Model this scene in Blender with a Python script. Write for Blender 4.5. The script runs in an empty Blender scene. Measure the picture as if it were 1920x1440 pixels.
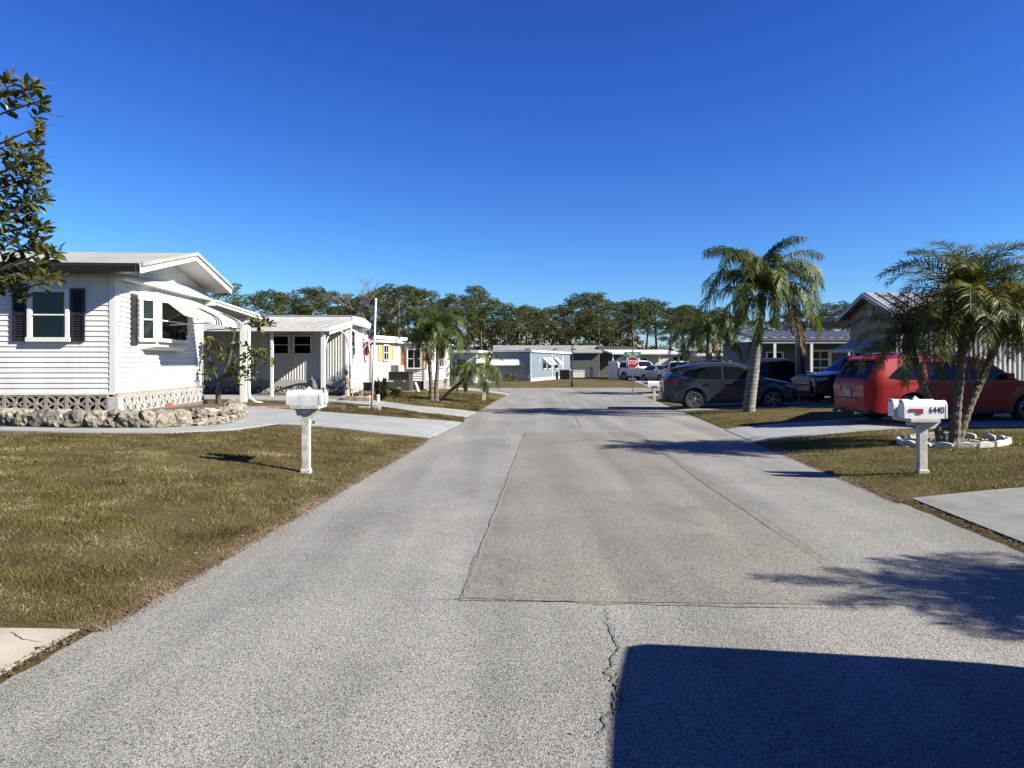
import bpy, bmesh, math, random
import numpy as np
from mathutils import Vector, Matrix, noise

random.seed(7)
rng = np.random.default_rng(7)
SC = bpy.context.scene
COL = SC.collection
R = math.radians
CAM_H = 1.65          # eye height above the road
F = 1440.0            # focal length of the 1920 px wide picture, in pixels
HZ = 680.0            # row of the horizon in that picture

# ------------------------------------------------------------------ camera, sky, sun, exposure
cam_data = bpy.data.cameras.new('camera')
cam_data.sensor_width = 36.0
cam_data.lens = 36.0 * F / 1920.0
cam_data.shift_y = -(720.0 - HZ) / 1920.0
cam_data.clip_start = 0.05
cam_data.clip_end = 3000.0
camera = bpy.data.objects.new('camera', cam_data)
camera.location = (0, 0, CAM_H)
camera.rotation_euler = (R(90), 0, 0)
COL.objects.link(camera)
SC.camera = camera

SUN_EL = R(33.0)
SUN_AZ = R(-18.0)      # measured from +X (right of frame) towards +Y; negative = slightly behind the camera
sun_dir = Vector((math.cos(SUN_EL) * math.cos(SUN_AZ), math.cos(SUN_EL) * math.sin(SUN_AZ), math.sin(SUN_EL)))

world = bpy.data.worlds.new('World')
SC.world = world
world.use_nodes = True
wn, wl = world.node_tree.nodes, world.node_tree.links
wn.clear()
sky = wn.new('ShaderNodeTexSky')
sky.sky_type = 'NISHITA'
sky.sun_disc = False
sky.sun_elevation = SUN_EL
sky.sun_rotation = R(90.0) - SUN_AZ
sky.altitude = 0.0
sky.air_density = 1.0
sky.dust_density = 0.25
sky.ozone_density = 6.0
# colour response of the camera to the clear winter sky, the same in every direction
sep = wn.new('ShaderNodeSeparateColor')
com = wn.new('ShaderNodeCombineColor')
wl.new(sky.outputs[0], sep.inputs[0])
for k_, (g_, m_) in enumerate(((1.74, 0.2404), (1.665, 0.2989), (1.195, 0.7887))):
    pw_ = wn.new('ShaderNodeMath'); pw_.operation = 'POWER'; pw_.inputs[1].default_value = g_
    mu_ = wn.new('ShaderNodeMath'); mu_.operation = 'MULTIPLY'; mu_.inputs[1].default_value = m_
    wl.new(sep.outputs[k_], pw_.inputs[0]); wl.new(pw_.outputs[0], mu_.inputs[0]); wl.new(mu_.outputs[0], com.inputs[k_])
bg = wn.new('ShaderNodeBackground')
bg.inputs['Strength'].default_value = 0.05
wo = wn.new('ShaderNodeOutputWorld')
wl.new(com.outputs[0], bg.inputs['Color'])
wl.new(bg.outputs[0], wo.inputs['Surface'])

sun_data = bpy.data.lights.new('sun', 'SUN')
sun_data.energy = 5.0
sun_data.angle = R(0.5)
sun_data.color = (1.0, 0.93, 0.79)
sun = bpy.data.objects.new('sun', sun_data)
sun.rotation_euler = (-sun_dir).to_track_quat('-Z', 'Y').to_euler()
sun.location = (40, -5, 30)
COL.objects.link(sun)

SC.view_settings.view_transform = 'Standard'
SC.view_settings.look = 'None'
SC.view_settings.exposure = 1.6
SC.view_settings.gamma = 1.0
SC.view_settings.use_curve_mapping = False
SC.render.engine = 'CYCLES'
SC.cycles.max_bounces = 6
SC.cycles.transparent_max_bounces = 12
SC.cycles.caustics_reflective = False
SC.cycles.caustics_refractive = False
SC.cycles.use_denoising = True

# ------------------------------------------------------------------ small helpers
def lerp(a, b, t): return a + (b - a) * t

def interp(x, pts):
    if x <= pts[0][0]: return pts[0][1]
    for (x0, y0), (x1, y1) in zip(pts, pts[1:]):
        if x <= x1:
            return y0 + (y1 - y0) * (x - x0) / max(1e-9, x1 - x0)
    return pts[-1][1]

def tag(o, label=None, cat=None, group=None, kind=None):
    if label: o['label'] = label
    if cat: o['category'] = cat
    if group: o['group'] = group
    if kind: o['kind'] = kind
    return o

def thing(name, label, cat, loc=(0, 0, 0), rotz=0.0, group=None):
    o = bpy.data.objects.new(name, None)
    o.empty_display_size = 0.2
    COL.objects.link(o)
    o.location = loc
    o.rotation_euler = (0, 0, rotz)
    return tag(o, label, cat, group)

def put(name, mesh, parent=None, loc=(0, 0, 0), rot=(0, 0, 0), scale=None):
    o = bpy.data.objects.new(name, mesh)
    COL.objects.link(o)
    o.parent = parent
    o.location = loc
    o.rotation_euler = rot if not isinstance(rot, (int, float)) else (0, 0, rot)
    if scale is not None: o.scale = scale if not isinstance(scale, (int, float)) else (scale,) * 3
    return o

def copy_tree(o, parent=None):
    c = o.copy()
    COL.objects.link(c)
    c.parent = parent
    for ch in list(o.children):
        copy_tree(ch, c)
    return c

class MB:
    """collects simple shapes and links them as one mesh object"""
    def __init__(self):
        self.v, self.f, self.m = [], [], []
        self.mi = 0
    def add(self, vs, fs):
        b = len(self.v)
        self.v.extend([tuple(p) for p in vs])
        self.f.extend([tuple(b + i for i in q) for q in fs])
        self.m.extend([self.mi] * len(fs))
        return self
    def box(self, x0, x1, y0, y1, z0, z1):
        vs = [(x0, y0, z0), (x1, y0, z0), (x1, y1, z0), (x0, y1, z0), (x0, y0, z1), (x1, y0, z1), (x1, y1, z1), (x0, y1, z1)]
        return self.add(vs, [(0, 3, 2, 1), (4, 5, 6, 7), (0, 1, 5, 4), (1, 2, 6, 5), (2, 3, 7, 6), (3, 0, 4, 7)])
    def bar(self, a, b, w, h=None, up=(0, 0, 1)):
        """a straight bar of section w x h from a to b"""
        a, b = Vector(a), Vector(b)
        h = h or w
        d = (b - a).normalized()
        u = Vector(up)
        if abs(d.dot(u)) > 0.98: u = Vector((0, 1, 0))
        s = d.cross(u).normalized()
        u = s.cross(d).normalized()
        vs = []
        for p in (a, b):
            for i, j in ((-1, -1), (1, -1), (1, 1), (-1, 1)):
                vs.append(p + s * (i * w / 2) + u * (j * h / 2))
        return self.add(vs, [(3, 2, 1, 0), (4, 5, 6, 7), (0, 1, 5, 4), (1, 2, 6, 5), (2, 3, 7, 6), (3, 0, 4, 7)])
    def tube(self, path, radii, n=8, cap=True):
        path = [Vector(p) for p in path]
        if isinstance(radii, (int, float)): radii = [radii] * len(path)
        vs, fs = [], []
        ref = Vector((0.31, 0.17, 0.93))
        for i, p in enumerate(path):
            d = (path[min(i + 1, len(path) - 1)] - path[max(i - 1, 0)]).normalized()
            if abs(d.dot(ref)) > 0.97: ref = Vector((1, 0.1, 0))
            s = d.cross(ref).normalized()
            u = s.cross(d)
            for k in range(n):
                a = 2 * math.pi * k / n
                vs.append(p + (s * math.cos(a) + u * math.sin(a)) * radii[i])
        for i in range(len(path) - 1):
            for k in range(n):
                k2 = (k + 1) % n
                fs.append((i * n + k, i * n + k2, (i + 1) * n + k2, (i + 1) * n + k))
        if cap:
            fs.append(tuple(range(n))[::-1])
            fs.append(tuple((len(path) - 1) * n + k for k in range(n)))
        return self.add(vs, fs)
    def prism(self, poly, d0, d1, axis='y'):
        """2-D polygon (counter-clockwise list) extruded along an axis"""
        n = len(poly)
        def P(q, d):
            if axis == 'y': return (q[0], d, q[1])
            if axis == 'x': return (d, q[0], q[1])
            return (q[0], q[1], d)
        vs = [P(q, d0) for q in poly] + [P(q, d1) for q in poly]
        fs = [tuple(range(n)), tuple(range(2 * n - 1, n - 1, -1))]
        fs += [(i, i + n, (i + 1) % n + n, (i + 1) % n) for i in range(n)]
        return self.add(vs, fs)
    def lathe(self, prof, n=16, axis='z', c=(0, 0, 0)):
        vs, fs = [], []
        for r, h in prof:
            for k in range(n):
                a = 2 * math.pi * k / n
                if axis == 'z': vs.append((c[0] + r * math.cos(a), c[1] + r * math.sin(a), c[2] + h))
                elif axis == 'y': vs.append((c[0] + r * math.cos(a), c[1] + h, c[2] + r * math.sin(a)))
                else: vs.append((c[0] + h, c[1] + r * math.cos(a), c[2] + r * math.sin(a)))
        for i in range(len(prof) - 1):
            for k in range(n):
                k2 = (k + 1) % n
                fs.append((i * n + k, i * n + k2, (i + 1) * n + k2, (i + 1) * n + k))
        fs.append(tuple(range(n)))
        fs.append(tuple((len(prof) - 1) * n + k for k in range(n)))
        return self.add(vs, fs)
    def mesh(self, name, mats, smooth=False, fix=True, bevel=0.0):
        me = bpy.data.meshes.new(name)
        me.from_pydata(self.v, [], self.f)
        for m in (mats if isinstance(mats, (list, tuple)) else [mats]):
            me.materials.append(m)
        if len(set(self.m)) > 1:
            me.polygons.foreach_set('material_index', self.m)
        if fix or bevel:
            bm = bmesh.new()
            bm.from_mesh(me)
            if bevel:
                bmesh.ops.bevel(bm, geom=list(bm.edges), offset=bevel, segments=1, affect='EDGES')
            bmesh.ops.recalc_face_normals(bm, faces=bm.faces)
            bm.to_mesh(me)
            bm.free()
        if smooth:
            me.polygons.foreach_set('use_smooth', [True] * len(me.polygons))
            if smooth == 'auto':
                sharp_by_angle(me)
        me.update()
        return me
    def build(self, name, mats, parent=None, loc=(0, 0, 0), rot=(0, 0, 0), **kw):
        return put(name, self.mesh(name, mats, **kw), parent, loc, rot)

def sharp_by_angle(me, ang=R(38)):
    bm = bmesh.new()
    bm.from_mesh(me)
    for e in bm.edges:
        if len(e.link_faces) == 2 and e.calc_face_angle(0) > ang:
            e.smooth = False
    bm.to_mesh(me)
    bm.free()

def np_mesh(name, verts, loops_per_face, mat, smooth=False):
    """fast mesh from a vertex array whose faces are consecutive runs of vertices"""
    me = bpy.data.meshes.new(name)
    n = len(verts)
    nf = n // loops_per_face
    me.vertices.add(n)
    me.vertices.foreach_set('co', np.asarray(verts, dtype=np.float32).ravel())
    me.loops.add(n)
    me.loops.foreach_set('vertex_index', np.arange(n, dtype=np.int32))
    me.polygons.add(nf)
    me.polygons.foreach_set('loop_start', np.arange(0, n, loops_per_face, dtype=np.int32))
    me.polygons.foreach_set('loop_total', np.full(nf, loops_per_face, dtype=np.int32))
    me.materials.append(mat)
    me.update(calc_edges=True)
    return me

def text_mesh(body, size, mat, name='lettering', bold=0.0, depth=0.0, sx=1.0):
    cu = bpy.data.curves.new(name, 'FONT')
    cu.body = body
    cu.size = size
    cu.align_x = 'CENTER'
    cu.align_y = 'CENTER'
    cu.offset = bold
    cu.extrude = depth
    tmp = bpy.data.objects.new('tmp_text', cu)
    COL.objects.link(tmp)
    dg = bpy.context.evaluated_depsgraph_get()
    me = bpy.data.meshes.new_from_object(tmp.evaluated_get(dg))
    bpy.data.objects.remove(tmp)
    me.name = name
    me.materials.clear()
    me.materials.append(mat)
    for v in me.vertices: v.co.x *= sx
    return me

# ------------------------------------------------------------------ materials
MATS = {}
def principled(name):
    m = bpy.data.materials.new(name)
    m.use_nodes = True
    nt = m.node_tree
    return m, nt, nt.nodes['Principled BSDF']

def mat(name, col, rough=0.6, metal=0.0, var=0.0, scale=6.0, bump=0.0, bscale=40.0, col2=None, coat=0.0, spec=0.5, detail=6.0, obj_var=0.0, streak=0.0, band=0.0):
    """plain colour, broken up by world-space noise; col2 is the tone it drifts to"""
    if name in MATS: return MATS[name]
    m, nt, b = principled(name)
    N, L = nt.nodes, nt.links
    fa = 0.78 if ('white' in name or 'sign' in name or 'flag' in name) else 0.54
    col = tuple(c * fa for c in col)
    if col2: col2 = tuple(c * fa for c in col2)
    b.inputs['Roughness'].default_value = rough
    b.inputs['Metallic'].default_value = metal
    b.inputs['Specular IOR Level'].default_value = spec
    if coat:
        b.inputs['Coat Weight'].default_value = coat
        b.inputs['Coat Roughness'].default_value = 0.03
    c4 = (*col, 1)
    geo = N.new('ShaderNodeNewGeometry')
    if var or col2:
        tx = N.new('ShaderNodeTexNoise')
        tx.inputs['Scale'].default_value = scale
        tx.inputs['Detail'].default_value = detail
        tx.inputs['Roughness'].default_value = 0.62
        L.new(geo.outputs['Position'], tx.inputs['Vector'])
        rp = N.new('ShaderNodeValToRGB')
        c2 = col2 or tuple(max(0, c * (1 - var)) for c in col)
        rp.color_ramp.elements[0].position = 0.32
        rp.color_ramp.elements[0].color = (*c2, 1)
        rp.color_ramp.elements[1].position = 0.66
        rp.color_ramp.elements[1].color = c4
        L.new(tx.outputs['Fac'], rp.inputs['Fac'])
        out = rp.outputs['Color']
        if obj_var:
            oi = N.new('ShaderNodeObjectInfo')
            mr = N.new('ShaderNodeMapRange')
            mr.inputs['To Min'].default_value = 1 - obj_var
            mr.inputs['To Max'].default_value = 1 + obj_var
            L.new(oi.outputs['Random'], mr.inputs['Value'])
            hv = N.new('ShaderNodeHueSaturation')
            L.new(mr.outputs[0], hv.inputs['Value'])
            L.new(out, hv.inputs['Color'])
            out = hv.outputs[0]
        if streak:      # rain streaks and grime running down
            mp = N.new('ShaderNodeMapping'); mp.inputs['Scale'].default_value = (7.0, 7.0, 0.55)
            L.new(geo.outputs['Position'], mp.inputs['Vector'])
            t3 = N.new('ShaderNodeTexNoise'); t3.inputs['Scale'].default_value = 1.0; t3.inputs['Detail'].default_value = 5
            L.new(mp.outputs[0], t3.inputs['Vector'])
            m3 = N.new('ShaderNodeMapRange'); m3.inputs['From Min'].default_value = 0.36; m3.inputs['From Max'].default_value = 0.6
            m3.inputs['To Min'].default_value = 1 - streak; m3.inputs['To Max'].default_value = 1.0
            L.new(t3.outputs['Fac'], m3.inputs['Value'])
            h3_ = N.new('ShaderNodeHueSaturation'); L.new(m3.outputs[0], h3_.inputs['Value']); L.new(out, h3_.inputs['Color']); out = h3_.outputs[0]
        if band:        # leaf-scar rings up a palm trunk
            wv = N.new('ShaderNodeTexWave'); wv.wave_type = 'BANDS'; wv.bands_direction = 'Z'
            wv.inputs['Scale'].default_value = band; wv.inputs['Distortion'].default_value = 2.5; wv.inputs['Detail'].default_value = 3; wv.inputs['Detail Scale'].default_value = 2.5
            L.new(geo.outputs['Position'], wv.inputs['Vector'])
            m4 = N.new('ShaderNodeMapRange'); m4.inputs['From Min'].default_value = 0.0; m4.inputs['From Max'].default_value = 0.45
            m4.inputs['To Min'].default_value = 0.5; m4.inputs['To Max'].default_value = 1.0
            L.new(wv.outputs['Fac'], m4.inputs['Value'])
            h4_ = N.new('ShaderNodeHueSaturation'); L.new(m4.outputs[0], h4_.inputs['Value']); L.new(out, h4_.inputs['Color']); out = h4_.outputs[0]
        L.new(out, b.inputs['Base Color'])
    else:
        b.inputs['Base Color'].default_value = c4
    if bump:
        t2 = N.new('ShaderNodeTexNoise')
        t2.inputs['Scale'].default_value = bscale
        t2.inputs['Detail'].default_value = 5
        L.new(geo.outputs['Position'], t2.inputs['Vector'])
        bp = N.new('ShaderNodeBump')
        bp.inputs['Strength'].default_value = bump
        bp.inputs['Distance'].default_value = 0.02
        L.new(t2.outputs['Fac'], bp.inputs['Height'])
        L.new(bp.outputs[0], b.inputs['Normal'])
    MATS[name] = m
    return m

def leaf_mat(name, cols, trans=0.3, rough=0.45, spec=0.3, nscale=0.6):
    """foliage: tone changes leaf by leaf and clump by clump, light passes through"""
    if name in MATS: return MATS[name]
    cols = [tuple(c * 0.60 for c in q) for q in cols]
    m, nt, b = principled(name)
    N, L = nt.nodes, nt.links
    geo = N.new('ShaderNodeNewGeometry')
    oi = N.new('ShaderNodeObjectInfo')
    tx = N.new('ShaderNodeTexNoise')
    tx.inputs['Scale'].default_value = nscale
    tx.inputs['Detail'].default_value = 3
    L.new(geo.outputs['Position'], tx.inputs['Vector'])
    ad = N.new('ShaderNodeMath'); ad.operation = 'MULTIPLY_ADD'
    ad.inputs[1].default_value = 0.45
    L.new(geo.outputs['Random Per Island'], ad.inputs[0])
    a2 = N.new('ShaderNodeMath'); a2.operation = 'MULTIPLY_ADD'
    a2.inputs[1].default_value = 1.5
    a2.inputs[2].default_value = -0.58
    L.new(tx.outputs['Fac'], a2.inputs[0])
    L.new(a2.outputs[0], ad.inputs[2])
    a3 = N.new('ShaderNodeMath'); a3.operation = 'MULTIPLY_ADD'
    a3.inputs[1].default_value = 0.22
    L.new(oi.outputs['Random'], a3.inputs[0])
    L.new(ad.outputs[0], a3.inputs[2])
    rp = N.new('ShaderNodeValToRGB')
    el = rp.color_ramp.elements
    el[0].color = (*cols[0], 1); el[0].position = 0.1
    el[1].color = (*cols[-1], 1); el[1].position = 0.95
    for i, c in enumerate(cols[1:-1]):
        e = el.new(0.1 + 0.85 * (i + 1) / (len(cols) - 1)); e.color = (*c, 1)
    L.new(a3.outputs[0], rp.inputs['Fac'])
    L.new(rp.outputs[0], b.inputs['Base Color'])
    b.inputs['Roughness'].default_value = rough
    b.inputs['Specular IOR Level'].default_value = spec
    if trans:
        tr = N.new('ShaderNodeBsdfTranslucent')
        L.new(rp.outputs[0], tr.inputs['Color'])
        mx = N.new('ShaderNodeMixShader')
        mx.inputs[0].default_value = trans
        L.new(b.outputs[0], mx.inputs[1])
        L.new(tr.outputs[0], mx.inputs[2])
        L.new(mx.outputs[0], N['Material Output'].inputs['Surface'])
    MATS[name] = m
    return m

def glass_mat(name, tint=(0.55, 0.57, 0.58), refl=0.16):
    if name in MATS: return MATS[name]
    m, nt, b = principled(name)
    N, L = nt.nodes, nt.links
    N.remove(b)
    tr = N.new('ShaderNodeBsdfTransparent'); tr.inputs[0].default_value = (*tint, 1)
    gl = N.new('ShaderNodeBsdfGlossy'); gl.inputs['Roughness'].default_value = 0.02
    fr = N.new('ShaderNodeLayerWeight'); fr.inputs['Blend'].default_value = refl * 2
    mx = N.new('ShaderNodeMixShader')
    L.new(fr.outputs['Fresnel'], mx.inputs[0])
    L.new(tr.outputs[0], mx.inputs[1])
    L.new(gl.outputs[0], mx.inputs[2])
    L.new(mx.outputs[0], N['Material Output'].inputs['Surface'])
    MATS[name] = m
    return m

M_WHITE = mat('white_vinyl_siding', (0.70, 0.70, 0.69), 0.5, streak=0.12, var=0.08, scale=1.3, bump=0.05, bscale=14)
M_TRIM = mat('white_painted_trim', (0.72, 0.72, 0.71), 0.45, streak=0.10, var=0.1, scale=3.0)
M_GUTTER = mat('dark_brown_gutter', (0.035, 0.028, 0.026), 0.4, var=0.3, scale=4)
M_BLACK = mat('black_shutter_vinyl', (0.022, 0.022, 0.026), 0.45, var=0.25, scale=9)
M_STRIPE = mat('black_awning_stripe', (0.02, 0.02, 0.022), 0.5)
M_ROOFW = mat('pale_roof_coating', (0.52, 0.51, 0.49), 0.75, col2=(0.38, 0.37, 0.355), scale=0.9, bump=0.1, bscale=20)
M_SOFFIT = mat('soffit_panel', (0.55, 0.55, 0.54), 0.6, var=0.12, scale=2)
M_GLASS = glass_mat('window_glass')
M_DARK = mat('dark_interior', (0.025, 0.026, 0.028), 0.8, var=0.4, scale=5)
M_CURT = mat('pale_curtain', (0.85, 0.83, 0.78), 0.9, var=0.3, scale=18)
M_CURTW = mat('white_curtain', (0.6, 0.6, 0.58), 0.9, var=0.2, scale=12)
M_BLOCK = mat('cast_concrete_block', (0.46, 0.43, 0.38), 0.9, col2=(0.30, 0.27, 0.23), scale=5, bump=0.3, bscale=70)
M_BLOCKW = mat('whitewashed_block', (0.44, 0.43, 0.42), 0.85, col2=(0.30, 0.29, 0.28), scale=6, bump=0.2, bscale=70)
M_STONE = mat('coral_stone', (0.46, 0.42, 0.345), 0.95, col2=(0.11, 0.10, 0.085), scale=15, bump=1.0, bscale=42, obj_var=0.35)
M_MORTAR = mat('grey_mortar', (0.22, 0.20, 0.17), 0.95, var=0.4, scale=12, bump=0.4)
M_CONC = mat('pale_concrete', (0.42, 0.425, 0.42), 0.9, col2=(0.31, 0.315, 0.31), scale=1.6, bump=0.12, bscale=90)
M_CONCB = mat('painted_grey_blue_concrete', (0.40, 0.42, 0.43), 0.8, col2=(0.31, 0.33, 0.34), scale=1.3, bump=0.1, bscale=90)
M_CONCT = mat('weathered_tan_concrete', (0.50, 0.46, 0.40), 0.92, col2=(0.34, 0.30, 0.25), scale=2.2, bump=0.2, bscale=80)
M_SOIL = mat('dark_soil', (0.19, 0.145, 0.095), 1.0, col2=(0.08, 0.06, 0.04), scale=11, bump=0.8, bscale=30)
M_MULCH = mat('brown_mulch', (0.16, 0.09, 0.055), 1.0, col2=(0.06, 0.035, 0.025), scale=14, bump=0.8, bscale=30)
M_BARK = mat('grey_bark', (0.20, 0.17, 0.14), 0.95, col2=(0.09, 0.075, 0.06), scale=9, bump=0.7, bscale=25)
M_PINEBARK = mat('pine_bark', (0.17, 0.12, 0.09), 0.95, col2=(0.07, 0.05, 0.04), scale=3, bump=0.6, bscale=8)
M_PALMGREY = mat('pale_palm_trunk', (0.37, 0.36, 0.335), 0.9, col2=(0.20, 0.19, 0.17), band=2.6, scale=9, bump=0.5, bscale=26)
M_PALMBRN = mat('brown_palm_trunk', (0.24, 0.20, 0.15), 0.95, col2=(0.10, 0.075, 0.055), scale=14, bump=0.8, bscale=30)
M_STEEL = mat('galvanised_steel', (0.45, 0.46, 0.47), 0.4, metal=0.7, var=0.25, scale=8)
M_ROOFM = mat('silver_metal_roof', (0.62, 0.64, 0.66), 0.38, metal=0.35, var=0.12, scale=1.5)
# ------------------------------------------------------------------ lie of the land
YC0, YC1 = 43.8, 50.5                  # the cross street
FIL = 2.6                              # corner radius
def xl(y): return -2.9 + 0.067 * y
def xr(y): return 4.0 + 0.067 * y
def road_dist(x, y):
    """metres from the nearest asphalt edge, positive on the grass"""
    if y > YC1: return y - YC1
    if y > YC0: return -1.0
    d1 = xl(y) - x if x < xl(y) + 3.4 else x - xr(y)
    d2 = YC0 - y
    if d1 < 0: return d1
    if d1 < FIL and d2 < FIL:
        return FIL - math.hypot(FIL - d1, FIL - d2)
    return min(d1, d2)
def amp(x, y):
    if y > YC1: return 0.12
    if x < xl(y) + 3.4: return 0.5
    return interp(y, [(17, 0.35), (23, 0.30), (26, 0.18)])
def gz(x, y):
    d = road_dist(x, y)
    if d <= 0: return max(-0.06, d * 0.5)
    return amp(x, y) * (1 - math.exp(-d / 3.3))
def at(px, py, z=None):
    """the spot on the ground seen at a pixel of the 1920 x 1440 picture"""
    zz = 0.1 if z is None else z
    for _ in range(12):
        D = F * (CAM_H - zz) / (py - HZ)
        X = (px - 960) / F * D
        if z is None: zz = lerp(zz, gz(X, D), 0.6)
    return Vector((X, D, zz))
def pt(px, py, D): return Vector(((px - 960) / F * D, D, CAM_H + (HZ - py) / F * D))
def on(x, y, dz=0.0): return Vector((x, y, gz(x, y) + dz))

# ------------------------------------------------------------------ asphalt
def asphalt_mat(name, light, dark, warm=0.0):
    m, nt, b = principled(name)
    N, L = nt.nodes, nt.links
    geo = N.new('ShaderNodeNewGeometry')
    vo = N.new('ShaderNodeTexVoronoi'); vo.inputs['Scale'].default_value = 150
    L.new(geo.outputs['Position'], vo.inputs['Vector'])
    sep = N.new('ShaderNodeSeparateColor'); L.new(vo.outputs['Color'], sep.inputs[0])
    fine = N.new('ShaderNodeTexNoise'); fine.inputs['Scale'].default_value = 48; fine.inputs['Detail'].default_value = 8; fine.inputs['Roughness'].default_value = 0.75
    L.new(geo.outputs['Position'], fine.inputs['Vector'])
    big = N.new('ShaderNodeTexNoise'); big.inputs['Scale'].default_value = 0.55; big.inputs['Detail'].default_value = 7; big.inputs['Roughness'].default_value = 0.6
    L.new(geo.outputs['Position'], big.inputs['Vector'])
    # stretched stains along the direction of travel
    mp = N.new('ShaderNodeMapping'); mp.inputs['Scale'].default_value = (1.7, 0.11, 1); mp.inputs['Rotation'].default_value = (0, 0, 0.067)
    L.new(geo.outputs['Position'], mp.inputs['Vector'])
    st = N.new('ShaderNodeTexNoise'); st.inputs['Scale'].default_value = 1.0; st.inputs['Detail'].default_value = 4
    L.new(mp.outputs[0], st.inputs['Vector'])
    sp = N.new('ShaderNodeMath'); sp.operation = 'MULTIPLY_ADD'; sp.inputs[1].default_value = 0.62
    L.new(sep.outputs[0], sp.inputs[0]); 
    f2 = N.new('ShaderNodeMath'); f2.operation = 'MULTIPLY_ADD'; f2.inputs[1].default_value = 0.9; f2.inputs[2].default_value = -0.26
    L.new(fine.outputs['Fac'], f2.inputs[0]); L.new(f2.outputs[0], sp.inputs[2])
    rp = N.new('ShaderNodeValToRGB')
    e = rp.color_ramp.elements
    e[0].position = 0.10; e[0].color = (*dark, 1)
    e[1].position = 0.86; e[1].color = (*light, 1)
    mid = e.new(0.44); mid.color = (*[lerp(d, l, 0.52) for d, l in zip(dark, light)], 1)
    L.new(sp.outputs[0], rp.inputs['Fac'])
    tone = N.new('ShaderNodeMapRange'); tone.inputs['From Min'].default_value = 0.3; tone.inputs['From Max'].default_value = 0.7
    tone.inputs['To Min'].default_value = 0.82; tone.inputs['To Max'].default_value = 1.10
    L.new(big.outputs['Fac'], tone.inputs['Value'])
    t2 = N.new('ShaderNodeMapRange'); t2.inputs['From Min'].default_value = 0.35; t2.inputs['From Max'].default_value = 0.65
    t2.inputs['To Min'].default_value = 0.80; t2.inputs['To Max'].default_value = 1.10
    L.new(st.outputs['Fac'], t2.inputs['Value'])
    # old drips and damp-darkened blotches
    so = N.new('ShaderNodeTexNoise'); so.inputs['Scale'].default_value = 0.9; so.inputs['Detail'].default_value = 9; so.inputs['Roughness'].default_value = 0.68; so.inputs['Distortion'].default_value = 0.6
    L.new(geo.outputs['Position'], so.inputs['Vector'])
    sr = N.new('ShaderNodeMapRange'); sr.inputs['From Min'].default_value = 0.26; sr.inputs['From Max'].default_value = 0.42
    sr.inputs['To Min'].default_value = 0.72; sr.inputs['To Max'].default_value = 1.0
    L.new(so.outputs['Fac'], sr.inputs['Value'])
    mu0 = N.new('ShaderNodeMath'); mu0.operation = 'MULTIPLY'
    L.new(tone.outputs[0], mu0.inputs[0]); L.new(sr.outputs[0], mu0.inputs[1])
    mu = N.new('ShaderNodeMath'); mu.operation = 'MULTIPLY'
    L.new(mu0.outputs[0], mu.inputs[0]); L.new(t2.outputs[0], mu.inputs[1])
    hv = N.new('ShaderNodeHueSaturation')
    L.new(mu.outputs[0], hv.inputs['Value']); L.new(rp.outputs[0], hv.inputs['Color'])
    L.new(hv.outputs[0], b.inputs['Base Color'])
    b.inputs['Roughness'].default_value = 0.88
    b.inputs['Specular IOR Level'].default_value = 0.25
    bp = N.new('ShaderNodeBump'); bp.inputs['Strength'].default_value = 0.55; bp.inputs['Distance'].default_value = 0.006
    L.new(vo.outputs['Distance'], bp.inputs['Height']); L.new(bp.outputs[0], b.inputs['Normal'])
    return m
M_ASPH = asphalt_mat('old_pale_asphalt', (0.300, 0.296, 0.280), (0.0195, 0.0192, 0.0185))
M_PATCH = asphalt_mat('patched_asphalt', (0.258, 0.249, 0.226), (0.0175, 0.0168, 0.0155))
M_SEAM = mat('tar_filled_crack', (0.19, 0.178, 0.16), 0.9, var=0.6, scale=26)
M_STAIN = mat('worn_joint', (0.30, 0.285, 0.26), 0.9, col2=(0.19, 0.18, 0.165), scale=60, detail=10)

def edge_l(y):
    t = y - (YC0 - FIL)
    return xl(y) - (FIL - math.sqrt(max(0.0, FIL * FIL - t * t)) if t > 0 else 0)
def edge_r(y):
    t = y - (YC0 - FIL)
    return xr(y) + (FIL - math.sqrt(max(0.0, FIL * FIL - t * t)) if t > 0 else 0)

ysr = list(np.arange(-16, YC0 - FIL, 2.0)) + list(np.linspace(YC0 - FIL, YC0, 12))
poly = [(edge_l(y) - 0.25, y, 0) for y in ysr] + [(-140, YC0 + 0.2, 0), (-140, YC1 - 0.2 + 0.4, 0), (140, YC1 + 0.2, 0), (140, YC0 + 0.2, 0)] + [(edge_r(y) + 0.25, y, 0) for y in reversed(ysr)]
bm = bmesh.new()
bm.faces.new([bm.verts.new(p) for p in poly])
bmesh.ops.triangulate(bm, faces=bm.faces)
me = bpy.data.meshes.new('road'); bm.to_mesh(me); bm.free()
me.materials.append(M_ASPH)
road = tag(put('road', me), kind='structure')
if me.polygons[0].normal.z < 0: me.flip_normals()

def sheet(name, pts, m, dz, parent=None):
    me = bpy.data.meshes.new(name)
    me.from_pydata([(x, y, dz) for x, y in pts], [], [tuple(range(len(pts)))])
    me.materials.append(m)
    if me.polygons[0].normal.z < 0: me.flip_normals()
    return put(name, me, parent)

def wob(k, s=1.0): return noise.noise(Vector((k * 1.7, s * 3.1, 0.4)))
# the large rectangular repair down the middle of the lane
pl = [(lerp(-0.36, 0.31, t) + 0.04 * wob(t * 30, 2), lerp(5.32, 18.1, t)) for t in np.linspace(0, 1, 24)]
pr = [(lerp(2.62, 2.96, t) + 0.02 * wob(t * 30, 5), lerp(5.22, 18.1, t)) for t in np.linspace(0, 1, 24)]
sheet('road_patch', pl + pr[::-1], M_PATCH, 0.004, road)

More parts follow.
